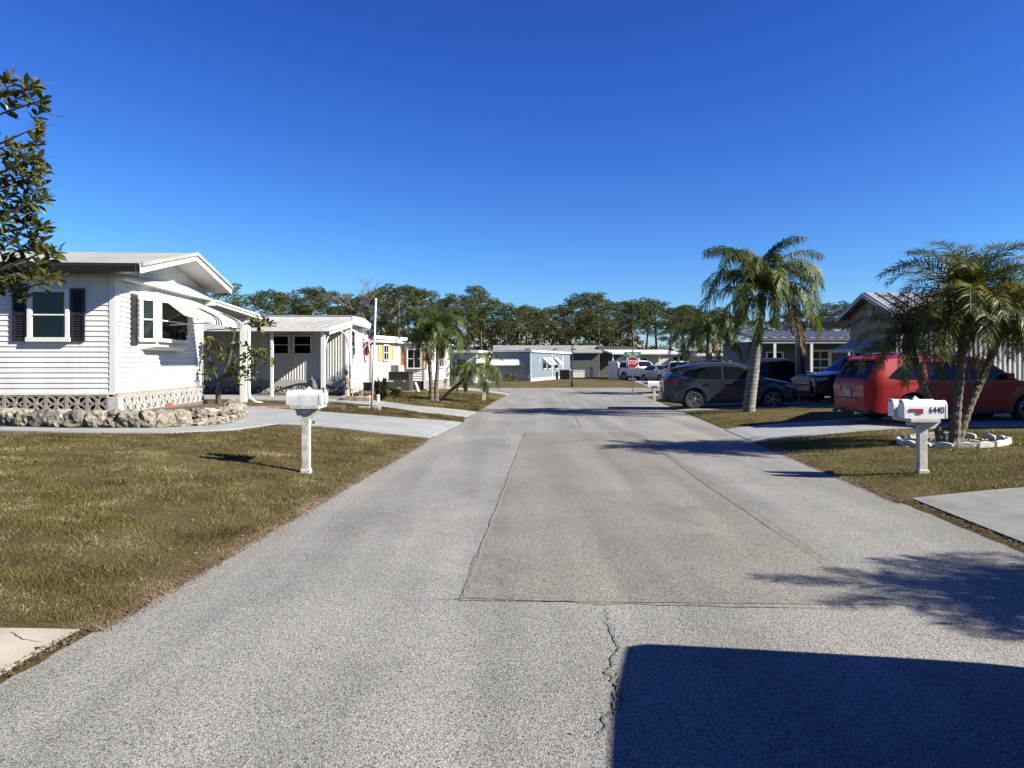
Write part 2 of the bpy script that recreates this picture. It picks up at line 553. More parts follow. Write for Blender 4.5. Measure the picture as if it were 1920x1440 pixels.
def crack(pts, w0, w1, name='crack', amp_=0.02, n=40, seed=1, fade=True, m_=None, lift=None):
    path, acc = [], 0
    for i in range(n + 1):
        t = i / n * (len(pts) - 1)
        k = min(int(t), len(pts) - 2)
        p = Vector(pts[k]).lerp(Vector(pts[k + 1]), t - k)
        d = (Vector(pts[k + 1]) - Vector(pts[k])).normalized()
        s = Vector((-d.y, d.x))
        j = noise.noise(Vector((i * 0.9, seed * 7.7, 0))) * amp_ + noise.noise(Vector((i * 0.23, seed * 3.3, 5))) * amp_ * 2
        w = lerp(w0, w1, i / n) * (0.6 + 0.8 * abs(noise.noise(Vector((i * 0.6, seed, 9)))))
        if fade: w *= min(1, 5 * i / n + .15, 5 * (1 - i / n) + .15)
        path.append((p + s * j, s, w))
    vs, fs = [], []
    for q, s, w in path:
        zq = 0.0075 if lift is None else max(gz(q.x, q.y) + lift, 0.012) + 0.004
        vs += [(*(q + s * w / 2), zq), (*(q - s * w / 2), zq)]
    for i in range(n): fs.append((2 * i, 2 * i + 1, 2 * i + 3, 2 * i + 2))
    me = bpy.data.meshes.new(name); me.from_pydata(vs, [], fs); me.materials.append(m_ or M_SEAM)
    if me.polygons[0].normal.z < 0: me.flip_normals()
    return put(name, me, road)
crack([at(1135, 1133, 0).xy, at(1140, 1170, 0).xy, at(1160, 1215, 0).xy, at(1138, 1260, 0).xy, at(1160, 1290, 0).xy, at(1140, 1345, 0).xy, at(1120, 1400, 0).xy], 0.010, 0.018, amp_=0.018, n=90, seed=3)
crack([at(1160, 1255, 0).xy, at(1162, 1310, 0).xy, at(1150, 1350, 0).xy], 0.015, 0.02, amp_=0.02, seed=4)
crack([at(760, 1128, 0).xy, at(870, 1123, 0).xy, at(1140, 1133, 0).xy, at(1350, 1137, 0).xy, at(1600, 1143, 0).xy], 0.010, 0.018, amp_=0.012, n=60, seed=5)
crack([at(985, 812, 0).xy, at(930, 960, 0).xy, at(868, 1120, 0).xy], 0.05, 0.035, amp_=0.012, n=60, seed=6, m_=M_STAIN)
crack([at(1195, 812, 0).xy, at(1310, 900, 0).xy, at(1560, 1070, 0).xy], 0.016, 0.010, amp_=0.006, n=50, seed=7)
crack([at(985, 812, 0).xy, at(1195, 812, 0).xy], 0.05, 0.05, amp_=0.02, seed=8, m_=M_STAIN)
crack([at(780, 995, 0).xy, at(905, 1010, 0).xy], 0.008, 0.012, amp_=0.02, seed=9)
crack([at(1040, 735, 0).xy, at(1075, 775, 0).xy, at(1095, 812, 0).xy], 0.03, 0.02, amp_=0.05, seed=10, m_=M_STAIN)
crack([at(1030, 733, 0).xy, at(1010, 738, 0).xy, at(1100, 742, 0).xy], 0.06, 0.04, amp_=0.08, seed=11)

# ------------------------------------------------------------------ lawns
def lawn_mat():
    m, nt, b = principled('dry_winter_lawn')
    N, L = nt.nodes, nt.links
    geo = N.new('ShaderNodeNewGeometry')
    def tex(sc, det, ro=0.6):
        t = N.new('ShaderNodeTexNoise'); t.inputs['Scale'].default_value = sc; t.inputs['Detail'].default_value = det; t.inputs['Roughness'].default_value = ro
        L.new(geo.outputs['Position'], t.inputs['Vector']); return t.outputs['Fac']
    big, mid, fine = tex(0.35, 4), tex(2.6, 6, 0.7), tex(42, 8, 0.8)
    a = N.new('ShaderNodeMath'); a.operation = 'MULTIPLY_ADD'; a.inputs[1].default_value = 0.55
    L.new(big, a.inputs[0])
    c = N.new('ShaderNodeMath'); c.operation = 'MULTIPLY'; c.inputs[1].default_value = 0.45
    L.new(mid, c.inputs[0]); L.new(c.outputs[0], a.inputs[2])
    rp = N.new('ShaderNodeValToRGB'); e = rp.color_ramp.elements
    e[0].position = 0.36; e[0].color = (0.054, 0.038, 0.018, 1)
    e[1].position = 0.64; e[1].color = (0.094, 0.085, 0.032, 1)
    k = e.new(0.5); k.color = (0.089, 0.070, 0.032, 1)
    L.new(a.outputs[0], rp.inputs['Fac'])
    fr = N.new('ShaderNodeMapRange'); fr.inputs['From Min'].default_value = 0.28; fr.inputs['From Max'].default_value = 0.72
    fr.inputs['To Min'].default_value = 0.10; fr.inputs['To Max'].default_value = 1.7
    L.new(fine, fr.inputs['Value'])
    hv = N.new('ShaderNodeHueSaturation'); L.new(fr.outputs[0], hv.inputs['Value']); L.new(rp.outputs[0], hv.inputs['Color'])
    L.new(hv.outputs[0], b.inputs['Base Color'])
    b.inputs['Roughness'].default_value = 1.0
    b.inputs['Specular IOR Level'].default_value = 0.1
    bp = N.new('ShaderNodeBump'); bp.inputs['Strength'].default_value = 0.9; bp.inputs['Distance'].default_value = 0.04
    L.new(fine, bp.inputs['Height']); L.new(bp.outputs[0], b.inputs['Normal'])
    return m
M_LAWN = lawn_mat()
M_EARTH = mat('distant_earth', (0.12, 0.105, 0.05), 1.0, col2=(0.07, 0.065, 0.03), scale=0.05)

me = bpy.data.meshes.new('ground')
me.from_pydata([(900 * math.cos(a), 900 * math.sin(a), -0.2) for a in np.linspace(0, 2 * math.pi, 65)[:-1]], [], [tuple(range(64))])
me.materials.append(M_EARTH)
tag(put('ground', me), kind='structure')

DCOLS = [-0.14, -0.05, 0.02, 0.06, 0.12, 0.25, 0.45, 0.7, 1.0, 1.4, 1.9, 2.5, 3.2, 4, 5, 6.2, 7.6, 9.2, 11, 14, 18, 24, 34, 60, 120]
YROWS = list(np.arange(-14, 1, 1.0)) + list(np.arange(1, 20, 0.16)) + list(np.arange(20, YC0 - FIL, 0.5)) + list(np.linspace(YC0 - FIL, YC0 + 0.08, 14))
def lawn(side, name):
    vs, fs = [], []
    nc = len(DCOLS)
    for y in YROWS:
        ye = min(y, YC0)
        j = 0.07 * noise.noise(Vector((y * 1.3, side * 5, 1))) + 0.05 * noise.noise(Vector((y * 5.1, side * 9, 2)))
        for d in DCOLS:
            dd = d + (j if d < 0.5 else 0)
            x = edge_l(ye) - dd if side < 0 else edge_r(ye) + dd
            if d < 0: z = -0.035 if d < -0.1 else -0.012
            else: z = gz(x, min(y, YC0)) + (0.016 if d > 0.03 else 0.01) + 0.012 * noise.noise(Vector((x * 2.2, y * 2.2, 0)))
            if y > YC0: z = -0.04
            elif YC0 - y < 0.5: z = max(z, 0.012) if d >= 0 else z
            vs.append((x, y, z))
    for i in range(len(YROWS) - 1):
        for k in range(nc - 1):
            a = i * nc + k
            fs.append((a, a + 1, a + nc + 1, a + nc))
    me = bpy.data.meshes.new(name); me.from_pydata(vs, [], fs); me.materials.append(M_LAWN)
    bm = bmesh.new(); bm.from_mesh(me)
    if sum(f.normal.z for f in bm.faces) < 0: bmesh.ops.reverse_faces(bm, faces=bm.faces)
    bm.to_mesh(me); bm.free()
    me.polygons.foreach_set('use_smooth', [True] * len(me.polygons))
    return tag(put(name, me), kind='structure')
lawn(-1, 'lawn_left')
lawn(1, 'lawn_right')
vs, fs = [], []
yr = [YC1 - 0.15, YC1 + 0.02, YC1 + 0.1, 51, 51.6, 53, 55, 58, 62, 68, 76, 90, 110, 140, 200, 320]
xc = list(range(-240, -39, 20)) + list(np.arange(-38, 39, 1.0)) + list(range(40, 241, 20))
for y in yr:
    for x in xc:
        yy = y + (0.12 * noise.noise(Vector((x * 0.8, 0, 3))) if y < 51 else 0)
        vs.append((x, yy, -0.03 if y < YC1 else gz(x, y) + 0.012))
for i in range(len(yr) - 1):
    for k in range(len(xc) - 1):
        a = i * len(xc) + k
        fs.append((a, a + 1, a + len(xc) + 1, a + len(xc)))
me = bpy.data.meshes.new('lawn_far'); me.from_pydata(vs, [], fs); me.materials.append(M_LAWN)
if me.polygons[5].normal.z < 0: me.flip_normals()
tag(put('lawn_far', me), kind='structure')

# ------------------------------------------------------------------ driveways and walks (raised slabs that follow the ground)
def slab(name, A, B, m, n=24, mcross=4, dz=0.035, kind='structure', zmin=0.012):
    def res(P, n):
        P = [Vector(p[:2]) for p in P]
        L = [0]
        for a, b in zip(P, P[1:]): L.append(L[-1] + (b - a).length)
        out = []
        for i in range(n + 1):
            s = L[-1] * i / n
            for k in range(len(P) - 1):
                if s <= L[k + 1] + 1e-9:
                    t = (s - L[k]) / max(1e-9, L[k + 1] - L[k]); out.append(P[k].lerp(P[k + 1], t)); break
        return out
    a, b = res(A, n), res(B, n)
    vs, fs = [], []
    w = mcross + 3
    for i in range(n + 1):
        for k in range(w):
            t = min(max((k - 1) / mcross, 0), 1)
            p = a[i].lerp(b[i], t)
            z = max(gz(p.x, p.y) + dz, zmin)
            if k == 0 or k == w - 1: z -= 0.09
            vs.append((p.x, p.y, z))
    for i in range(n):
        for k in range(w - 1):
            q = i * w + k
            fs.append((q, q + 1, q + w + 1, q + w))
    for i in (0, n):            # end skirts
        base = len(vs)
        for k in range(1, w - 1):
            x, y, z = vs[i * w + k]
            vs.append((x, y, z - 0.09))
        for k in range(1, w - 2):
            fs.append((i * w + k, i * w + k + 1, base + k, base + k - 1))
    me = bpy.data.meshes.new(name); me.from_pydata(vs, [], fs); me.materials.append(m)
    bm = bmesh.new(); bm.from_mesh(me)
    bmesh.ops.recalc_face_normals(bm, faces=bm.faces)
    if sum(f.normal.z for f in bm.faces) < 0: bmesh.ops.reverse_faces(bm, faces=bm.faces)
    bm.to_mesh(me); bm.free()
    so_ = tag(put(name, me), kind=kind)
    step = max(3, int(round(2.4 / max(0.05, (a[1] - a[0]).length))))
    for i in range(step, n - 1, step):          # saw-cut control joints
        jv, jf = [], []
        d_ = (a[i + 1] - a[i]).normalized() * 0.008
        for k in range(mcross + 1):
            p = a[i].lerp(b[i], k / mcross); z = vs[i * w + k + 1][2] + 0.003
            jv += [(p.x - d_.x, p.y - d_.y, z), (p.x + d_.x, p.y + d_.y, z)]
        for k in range(mcross): jf.append((2 * k, 2 * k + 1, 2 * k + 3, 2 * k + 2))
        jm = bpy.data.meshes.new('joint'); jm.from_pydata(jv, [], jf); jm.materials.append(M_STAIN)
        if jm.polygons[0].normal.z < 0: jm.flip_normals()
        put('joint', jm, so_)
    return so_
G = lambda px, py: at(px, py).xy
# left: drive from the road to the first carport
slab('driveway', [G(868, 796), G(760, 786), G(640, 777), G(540, 770), G(440, 764), (-9.5, 22.2), (-14, 22.0)],
     [G(803, 823), G(700, 813), G(610, 803), G(520, 797), G(445, 797), (-8.0, 18.8), (-14, 19.0)], M_CONCB, n=40, mcross=8)
# left: narrow walk bending round the stone planter
walk_in = [(-5.7, 18.3), (-5.75, 16.8), (-5.95, 15.4), (-6.7, 14.35), (-8.0, 13.9), (-10, 13.92), (-13, 14.1), (-16, 14.2)]
walk_out = [G(520, 797), (-5.05, 16.4), (-5.35, 14.9), (-6.2, 13.75), (-7.9, 13.28), (-10, 13.3), (-13, 13.5), (-16, 13.6)]
slab('path', walk_in, walk_out, M_CONCB, n=44, dz=0.045)
# left: second drive
slab('driveway', [G(893, 774), G(780, 763), G(700, 752), G(640, 746), (-8.5, 27.6), (-13, 28.2)],
     [G(872, 784), G(780, 774), G(700, 762), G(620, 755), (-8.5, 24.5), (-13, 24.6)], M_CONC, n=36)
# left: third drive, near the cross street, and the slab edge at lower left
slab('driveway', [(xl(40.5) + 0.1, 40.8), (-4, 40.8), (-9, 41.2)], [(xl(38.6) + 0.1, 38.9), (-4, 39.0), (-9, 39.4)], M_CONC)
slab('driveway', [(xl(4.6) - 0.04, 4.68), (-3.4, 4.42), (-7, 4.35)], [(xl(3) - 0.04, 3.0), (-3.4, 2.7), (-7, 2.4)], M_CONCT, dz=0.02, n=16)
# right: drives
slab('driveway', [(xr(18.7) - 0.05, 18.8), (8, 19.2), (14, 20.2)], [(xr(15.8) - 0.05, 15.8), (8, 16.4), (14, 16.0)], M_CONCB, n=30)
slab('driveway', [(xr(25.4) - 0.05, 25.7), (8, 25.6), (12, 25.2)], [(xr(28.5) - 0.05, 28.6), (8, 28.9), (12, 29.6)], M_CONC, n=24)
slab('driveway', [(xr(9.0) + 0.14, 9.12), (6.0, 9.2), (11, 9.25)], [(xr(4.5) + 0.12, 4.6), (6.0, 4.5), (11, 4.3)], mat('stained_grey_concrete', (0.33, 0.33, 0.315), 0.92, col2=(0.22, 0.22, 0.205), scale=2.4, bump=0.2, bscale=80), n=20, dz=0.03)
slab('driveway', [(xr(37.2) - 0.05, 37.2), (12, 36.7)], [(xr(39.6) - 0.05, 39.6), (12, 39.2)], M_CONC, n=16)
slab('driveway', [(9.0, YC1 - 0.05), (9.6, 60), (11, 70)], [(12.0, YC1 - 0.05), (13.0, 60), (15, 70)], M_CONC, n=16)
crack([(-3.6, 3.9), (-3.1, 3.82), (-2.95, 3.68), (-2.72, 3.66)], 0.014, 0.008, amp_=0.02, seed=31, lift=0.02)
crack([(-2.95, 4.5), (-2.82, 4.42), (-2.7, 4.45)], 0.01, 0.006, amp_=0.01, n=16, seed=32, lift=0.02)
# soil creeping over the slab edges at the road
def dirt_strip(name, pts, w, seed):
    V = []
    for i in range(600):
        t = random.random() * (len(pts) - 1); k = min(int(t), len(pts) - 2)
        p = Vector(pts[k]).lerp(Vector(pts[k + 1]), t - k)
        d = (Vector(pts[k + 1]) - Vector(pts[k])).normalized(); s = Vector((-d.y, d.x))
        p = p + s * random.gauss(0, w * 0.4)
        r = random.uniform(0.004, 0.013)
        z = max(gz(p.x, p.y), 0) + 0.012
        q = Vector((p.x, p.y, z)); a = random.random() * 6.3
        for j in range(3):
            V.append((q.x + r * math.cos(a + j * 2.1), q.y + r * math.sin(a + j * 2.1), q.z + random.uniform(0, 0.022)))
    return tag(put(name, np_mesh(name, V, 3, M_SOIL)), 'dark crumbly soil and clippings caught at the slab edge', 'soil', kind='stuff')
dirt_strip('edge_soil', [(xl(3.2) - 0.03, 3.2), (xl(4.0) - 0.03, 4.0), (xl(4.65) - 0.0, 4.75)], 0.06, 1)
dirt_strip('edge_soil', [(xr(9) + 0.09, 9.1), (xr(8) + 0.09, 8.0), (xr(6.5) + 0.09, 6.5)], 0.09, 2)
# ------------------------------------------------------------------ building pieces
def board_mesh(length, lap, m, proud=0.016):
    b = MB()
    prof = [(0.0, 0.0), (-proud, 0.0), (-proud, 0.006), (-0.003, lap), (0.0, lap)]
    n = len(prof)
    vs = [(0, y, z) for y, z in prof] + [(length, y, z) for y, z in prof]
    fs = [(i, (i + 1) % n, (i + 1) % n + n, i + n) for i in range(n)] + [tuple(range(n))[::-1], tuple(range(n, 2 * n))]
    b.add(vs, fs)
    return b.mesh('siding_board', m)

def lap_wall(parent, origin, rotz, length, z0, z1, lap, m, proud=0.016):
    """siding boards one above the other on a wall that faces local -Y"""
    me = board_mesh(length, lap, m, proud)
    n = int(round((z1 - z0) / lap))
    for i in range(n):
        put('siding_board', me, parent, (origin[0], origin[1], z0 + i * lap), (0, 0, rotz))

def window(parent, loc, rotz, w, h, sashes=2, frame=0.07, depth=0.06, curtain=None, m=None, vert=1, glass=None, name='window'):
    """a framed window whose outside faces local -Y; loc is the middle of its foot on the wall face"""
    m = m or M_TRIM
    b = MB()
    b.box(-w / 2, -w / 2 + frame, -depth, 0, 0, h); b.box(w / 2 - frame, w / 2, -depth, 0, 0, h)
    b.box(-w / 2 + frame, w / 2 - frame, -depth, 0, h - frame, h); b.box(-w / 2 - 0.02, w / 2 + 0.02, -depth - 0.025, 0, -0.03, frame * 0.8)
    iw, ih = w - 2 * frame, h - 1.8 * frame
    z0 = frame * 0.8
    s = 0.028
    for k in range(1, sashes):
        zz = z0 + ih * k / sashes
        b.box(-iw / 2, iw / 2, -depth + 0.006, -0.005, zz - s / 2, zz + s / 2)
    for k in range(1, vert):
        xx = -iw / 2 + iw * k / vert
        b.box(xx - s / 2, xx + s / 2, -depth + 0.004, -0.005, z0, z0 + ih)
    for sx in (-1, 1):
        b.box(sx * iw / 2 - (s if sx > 0 else 0), sx * iw / 2 + (0 if sx > 0 else s), -depth + 0.015, -0.005, z0, z0 + ih)
    o = b.build(name, m, parent, loc, (0, 0, rotz))
    p = MB(); p.box(-iw / 2 + 0.001, iw / 2 - 0.001, -0.032, -0.028, z0 + 0.001, z0 + ih - 0.001)
    p.build('pane', glass or M_GLASS, o)
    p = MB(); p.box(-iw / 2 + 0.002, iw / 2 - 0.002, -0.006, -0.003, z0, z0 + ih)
    p.build('room_shade_panel', M_DARK, o)  # dark sheet stands in for the shade of the unlit room
    if curtain:
        c0, c1, cm = curtain
        q = MB(); n = 26
        vs, fs = [], []
        for i in range(n + 1):
            x = lerp(-iw / 2 + 0.005, iw / 2 - 0.005, i / n)
            y = -0.016 + 0.006 * math.sin(i * 1.9)
            vs += [(x, y, z0 + ih * c0), (x, y, z0 + ih * c1)]
        for i in range(n): fs.append((2 * i, 2 * i + 2, 2 * i + 3, 2 * i + 1))
        q.add(vs, fs).build('curtain', cm, o)
    return o

def shutter(parent, loc, rotz, w, h, m, louvers=True):
    b = MB()
    f = min(0.045, w * 0.2)
    b.box(-w / 2, -w / 2 + f, -0.035, 0, 0, h); b.box(w / 2 - f, w / 2, -0.035, 0, 0, h)
    for z in (0, h / 2 - f / 2, h - f): b.box(-w / 2 + f, w / 2 - f, -0.034, 0, z, z + f)
    b.box(-w / 2 + f, w / 2 - f, -0.01, -0.001, f, h - f)
    n = int(h / 0.055) if louvers else 0
    for i in range(n):
        z = f + (h - 2 * f) * (i + 0.5) / n
        b.add([(-w / 2 + f, -0.030, z - 0.022), (w / 2 - f, -0.030, z - 0.022), (w / 2 - f, -0.011, z + 0.022), (-w / 2 + f, -0.011, z + 0.022)], [(0, 1, 2, 3)])
    return b.build('shutter', m, parent, loc, (0, 0, rotz), fix=False)

def flower_block(w, h, d, m, bar=0.035):
    """pierced screen block: square rim, four pointed petals drawn as arcs, a centre boss"""
    b = MB()
    t = 0.028
    b.box(-w / 2, -w / 2 + t, -d, 0, 0, h); b.box(w / 2 - t, w / 2, -d, 0, 0, h)
    b.box(-w / 2 + t, w / 2 - t, -d + 0.004, 0, 0, 0.016); b.box(-w / 2 + t, w / 2 - t, -d + 0.004, 0, h - 0.016, h)
    def ribbon(pts, wd):
        for p, q in zip(pts, pts[1:]):
            p, q = Vector(p), Vector(q)
            dd = (q - p).normalized(); s = Vector((-dd.y, dd.x)) * wd / 2
            p2, q2 = p - dd * 0.004, q + dd * 0.004
            b.prism([tuple(p2 - s), tuple(q2 - s), tuple(q2 + s), tuple(p2 + s)], -d + 0.006, -0.006)
    c = Vector((0, h / 2))
    for sx in (-1, 1):
        for sz in (-1, 1):
            e = Vector((sx * (w / 2 - 0.012), h / 2 + sz * (h / 2 - 0.012)))
            mid = (c + e) / 2
            dv = (e - c).normalized(); s = Vector((-dv.y, dv.x))
            for k in (-1, 1):
                pts = [c.lerp(e, t_) + s * k * 0.055 * math.sin(math.pi * t_) * (w / 0.39) for t_ in np.linspace(0, 1, 7)]
                ribbon([tuple(p) for p in pts], bar)
    b.prism([(0.045 * math.cos(a), h / 2 + 0.045 * math.sin(a)) for a in np.linspace(0, 2 * math.pi, 9)[:-1]], -d + 0.002, -0.002)
    return b.mesh('screen_block', m)

def star_block(w, h, d, m):
    b = MB()
    t = 0.03
    b.box(-w / 2, -w / 2 + t, -d, 0, 0, h); b.box(w / 2 - t, w / 2, -d, 0, 0, h)
    for a, c in (((-w / 2, 0), (w / 2, h)), ((-w / 2, h), (w / 2, 0))):
        a, c = Vector(a), Vector(c); dd = (c - a).normalized(); s = Vector((-dd.y, dd.x)) * 0.022
        b.prism([tuple(a - s), tuple(c - s), tuple(c + s), tuple(a + s)], -d + 0.006, -0.006)
    b.box(-w / 2 + t, w / 2 - t, -d + 0.003, 0, h / 2 - 0.014, h / 2 + 0.014)
    b.box(-0.012, 0.012, -d + 0.009, 0, 0, h)
    return b.mesh('screen_block', m)

def ribbed(parent, name, loc, rotz, length, z0, z1, pitch, m, depth=0.022):
    """vertical ribbed sheet on a wall that faces local -Y"""
    b = MB()
    n = int(length / pitch)
    prof = []
    for i in range(n):
        x = i * pitch
        prof += [(x, 0), (x + pitch * 0.42, 0), (x + pitch * 0.52, -depth), (x + pitch * 0.9, -depth)]
    prof.append((length, 0))
    vs, fs = [], []
    for x, y in prof: vs += [(x, y, z0), (x, y, z1)]
    for i in range(len(prof) - 1): fs.append((2 * i, 2 * i + 2, 2 * i + 3, 2 * i + 1))
    b.add(vs, fs)
    return b.build(name, m, parent, loc, (0, 0, rotz), fix=False)

def seam_roof(parent, name, quad, m, pitch=0.4, seam=0.035, thick=0.04):
    """standing-seam sheet: quad = eave-left, eave-right, ridge-right, ridge-left"""
    e0, e1, r1, r0 = [Vector(q) for q in quad]
    b = MB()
    nrm = (e1 - e0).cross(r0 - e0).normalized()
    if nrm.z < 0: nrm = -nrm
    b.add([e0, e1, r1, r0, e0 - nrm * thick, e1 - nrm * thick, r1 - nrm * thick, r0 - nrm * thick], [(0, 1, 2, 3), (7, 6, 5, 4), (0, 4, 5, 1), (1, 5, 6, 2), (2, 6, 7, 3), (3, 7, 4, 0)])
    n = max(2, int((e1 - e0).length / pitch))
    for i in range(n + 1):
        t = min(max(i / n, 0.004), 0.996)
        b.bar(e0.lerp(e1, t) + nrm * seam * 0.5, r0.lerp(r1, t) + nrm * seam * 0.5, 0.03, seam, up=nrm)
    return b.build(name, m, parent)

# ------------------------------------------------------------------ house nearest on the left
HX, HY, HR = -8.02, 15.5, R(4.78)
HB = 0.40
h1 = thing('white_house', 'white lap sided mobile home with black shutters and bay window, nearest on the left', 'house', (HX, HY, HB), HR)
def hz(z): return z - HB
ZS, ZE = 1.036, 3.44        # siding foot, wall head
LAP = (ZE - ZS) / 23
WL = 13.0                   # how far the long wall runs to the left
HW = 5.55                   # width of the road-facing end
core = MB(); core.box(-WL, -0.02, 0.02, HW - 0.02, hz(0.3), hz(ZE))
core.build('wall_core', M_DARK, h1)
lap_wall(h1, (-WL, 0, 0), 0, WL - 0.05, hz(ZS), hz(ZE), LAP, M_WHITE, 0.018)
lap_wall(h1, (0, 0.05, 0), R(90), HW - 0.1, hz(ZS), hz(ZE), LAP, M_WHITE, 0.030)
for y in (0.0, HW):
    b = MB(); b.box(-0.095, 0.022, y - 0.022 if y == 0 else y - 0.09, y + 0.075 if y == 0 else y + 0.022, hz(ZS) - 0.012, hz(ZE) - 0.004)
    b.build('corner_post', M_TRIM, h1)
b = MB(); b.box(-WL, 0.005, -0.03, 0.01, hz(ZS) - 0.03, hz(ZS) - 0.003); b.build('sill_strip', M_TRIM, h1)
b = MB(); b.box(-0.02, 0.05, -0.02, HW + 0.03, hz(ZS) - 0.075, hz(ZS) - 0.004); b.build('sill_strip', M_BLOCK, h1)
# skirt of pierced blocks
BH = 0.335
fb = flower_block(0.392, BH, 0.09, M_BLOCK)
zb0 = hz(ZS) - 0.045 - BH
for i in range(14):
    put('screen_block', fb, h1, (-0.30 - i * 0.394, -0.005, zb0), (0, 0, 0))
fb2 = flower_block(0.372, BH, 0.09, M_BLOCKW)
for i in range(14):
    put('screen_block', fb2, h1, (0.02, 0.31 + i * 0.374, zb0 - 0.03), (0, 0, R(90)))
b = MB(); b.box(-0.10, 0.115, -0.10, 0.115, zb0 - 0.3, hz(ZS) - 0.078); b.build('pier', M_BLOCKW, h1, bevel=0.006)
b = MB(); b.box(-WL, 0.1, -0.13, 0.3, hz(0.2), zb0 - 0.032); b.box(-0.3, 0.13, 0.301, HW + 0.05, hz(0.2), zb0 - 0.034); b.build('footing', M_MORTAR, h1)
# gable and roof
RH, RE0, RE1 = 4.24, 3.56, 3.72
ov = 0.62
g = MB(); g.prism([(0.0, hz(ZE)), (HW, hz(ZE)), (HW, hz(3.70)), (3.0, hz(4.12)), (0.0, hz(3.5))], -0.1, 0.0, axis='x')
g.build('gable_panel', M_WHITE, h1)
bt = MB()
for i in range(34):
    y = 1.5 + i * 0.12
    top = interp(y, [(0, 3.47), (3.0, 4.08), (HW, 3.66)])
    if y < HW and top - 3.62 > 0.03:
        bt = MB(); bt.box(0.001, 0.012, y, y + 0.03, hz(3.60), hz(top)); bt.build('batten', M_TRIM, h1)
pass
pv = MB()   # smooth apron over the end wall below the gable
pv.add([(0.002, -0.10, hz(3.335)), (0.002, HW + 0.1, hz(3.36)), (0.24, HW + 0.1, hz(3.36)), (0.24, -0.10, hz(3.335)), (0.014, -0.10, hz(3.50)), (0.014, HW + 0.1, hz(3.66)), (0.24, -0.10, hz(3.375)), (0.24, HW + 0.1, hz(3.40))], [(0, 1, 2, 3), (3, 2, 7, 6), (6, 7, 5, 4), (0, 3, 6, 4), (1, 5, 7, 2)])
pv.build('fascia_apron', M_TRIM, h1)
def roof_slope(y0, z0, y1, z1, name):
    r = MB()
    a, c = Vector((0, y0, z0)), Vector((0, y1, z1))
    n = Vector((0, -(c - a).z, (c - a).y)).normalized()
    if n.z < 0: n = -n
    vs = []
    for x in (-WL, ov):
        vs += [(x, *(a)[1:]), (x, *(c)[1:]), (x, *(c + n * 0.05)[1:]), (x, *(a + n * 0.05)[1:])]
    r.add(vs, [(0, 1, 2, 3), (7, 6, 5, 4), (0, 4, 5, 1), (1, 5, 6, 2), (2, 6, 7, 3), (3, 7, 4, 0)])
    return r.build(name, M_ROOFW, h1)
roof_slope(-0.34, hz(RE0), 3.0, hz(RH), 'roof')
roof_slope(HW + 0.5, hz(RE1), 3.003, hz(RH), 'roof')
rk = MB()
for (ya, za, yb, zb) in ((-0.36, RE0, 3.0, RH), (HW + 0.52, RE1, 3.0, RH)):
    rk.add([(ov + 0.004, ya, hz(za) - 0.14), (ov + 0.004, yb, hz(zb) - 0.12), (ov + 0.004, yb, hz(zb) + 0.045), (ov + 0.004, ya, hz(za) + 0.045),
            (ov + 0.034, ya, hz(za) - 0.14), (ov + 0.034, yb, hz(zb) - 0.12), (ov + 0.034, yb, hz(zb) + 0.045), (ov + 0.034, ya, hz(za) + 0.045)],
           [(0, 1, 2, 3), (7, 6, 5, 4), (0, 4, 5, 1), (1, 5, 6, 2), (2, 6, 7, 3), (3, 7, 4, 0)])
rk.build('rake_board', M_TRIM, h1)
rk = MB()
for (ya, za, yb, zb) in ((-0.36, RE0, 3.0, RH), (HW + 0.52, RE1, 3.0, RH)):
    rk.add([(ov + 0.036, ya, hz(za) + 0.0), (ov + 0.036, yb, hz(zb) + 0.0), (ov + 0.036, yb, hz(zb) + 0.075), (ov + 0.036, ya, hz(za) + 0.075),
            (ov + 0.075, ya, hz(za) + 0.0), (ov + 0.075, yb, hz(zb) + 0.0), (ov + 0.075, yb, hz(zb) + 0.075), (ov + 0.075, ya, hz(za) + 0.075)],
           [(0, 1, 2, 3), (7, 6, 5, 4), (0, 4, 5, 1), (1, 5, 6, 2), (2, 6, 7, 3), (3, 7, 4, 0)])
rk.build('drip_edge', M_ROOFW, h1)
sf = MB(); sf.add([(0.0, -0.3, hz(3.45)), (ov, -0.3, hz(3.45)), (ov, 3.0, hz(RH) - 0.13), (0.0, 3.0, hz(RH) - 0.13)], [(0, 1, 2, 3)])
sf.add([(0.0, 3.0, hz(RH) - 0.13), (ov, 3.0, hz(RH) - 0.13), (ov, HW + 0.46, hz(3.6)), (0.0, HW + 0.46, hz(3.6))], [(0, 1, 2, 3)])
sf.add([(-WL, -0.30, hz(3.45)), (0, -0.30, hz(3.45)), (0, 0.0, hz(3.45)), (-WL, 0, hz(3.45))], [(0, 1, 2, 3)])
sf.build('soffit', M_SOFFIT, h1, fix=False)
gt = MB(); gt.prism([(-0.345, hz(3.40)), (-0.50, hz(3.43)), (-0.53, hz(3.55)), (-0.50, hz(3.565)), (-0.47, hz(3.45)), (-0.345, hz(3.43))], -WL, 0.60, axis='x')
gt.build('gutter', M_GUTTER, h1)
gt = MB(); gt.box(-WL, 0.60, -0.3605, -0.342, hz(3.44), hz(3.62)); gt.build('fascia', M_GUTTER, h1)
# camera-side window with shutters
wx = -1.25
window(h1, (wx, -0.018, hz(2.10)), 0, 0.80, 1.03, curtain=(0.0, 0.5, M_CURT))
for s in (-1, 1): shutter(h1, (wx + s * 0.555, -0.019, hz(2.08)), 0, 0.27, 1.06, M_BLACK)
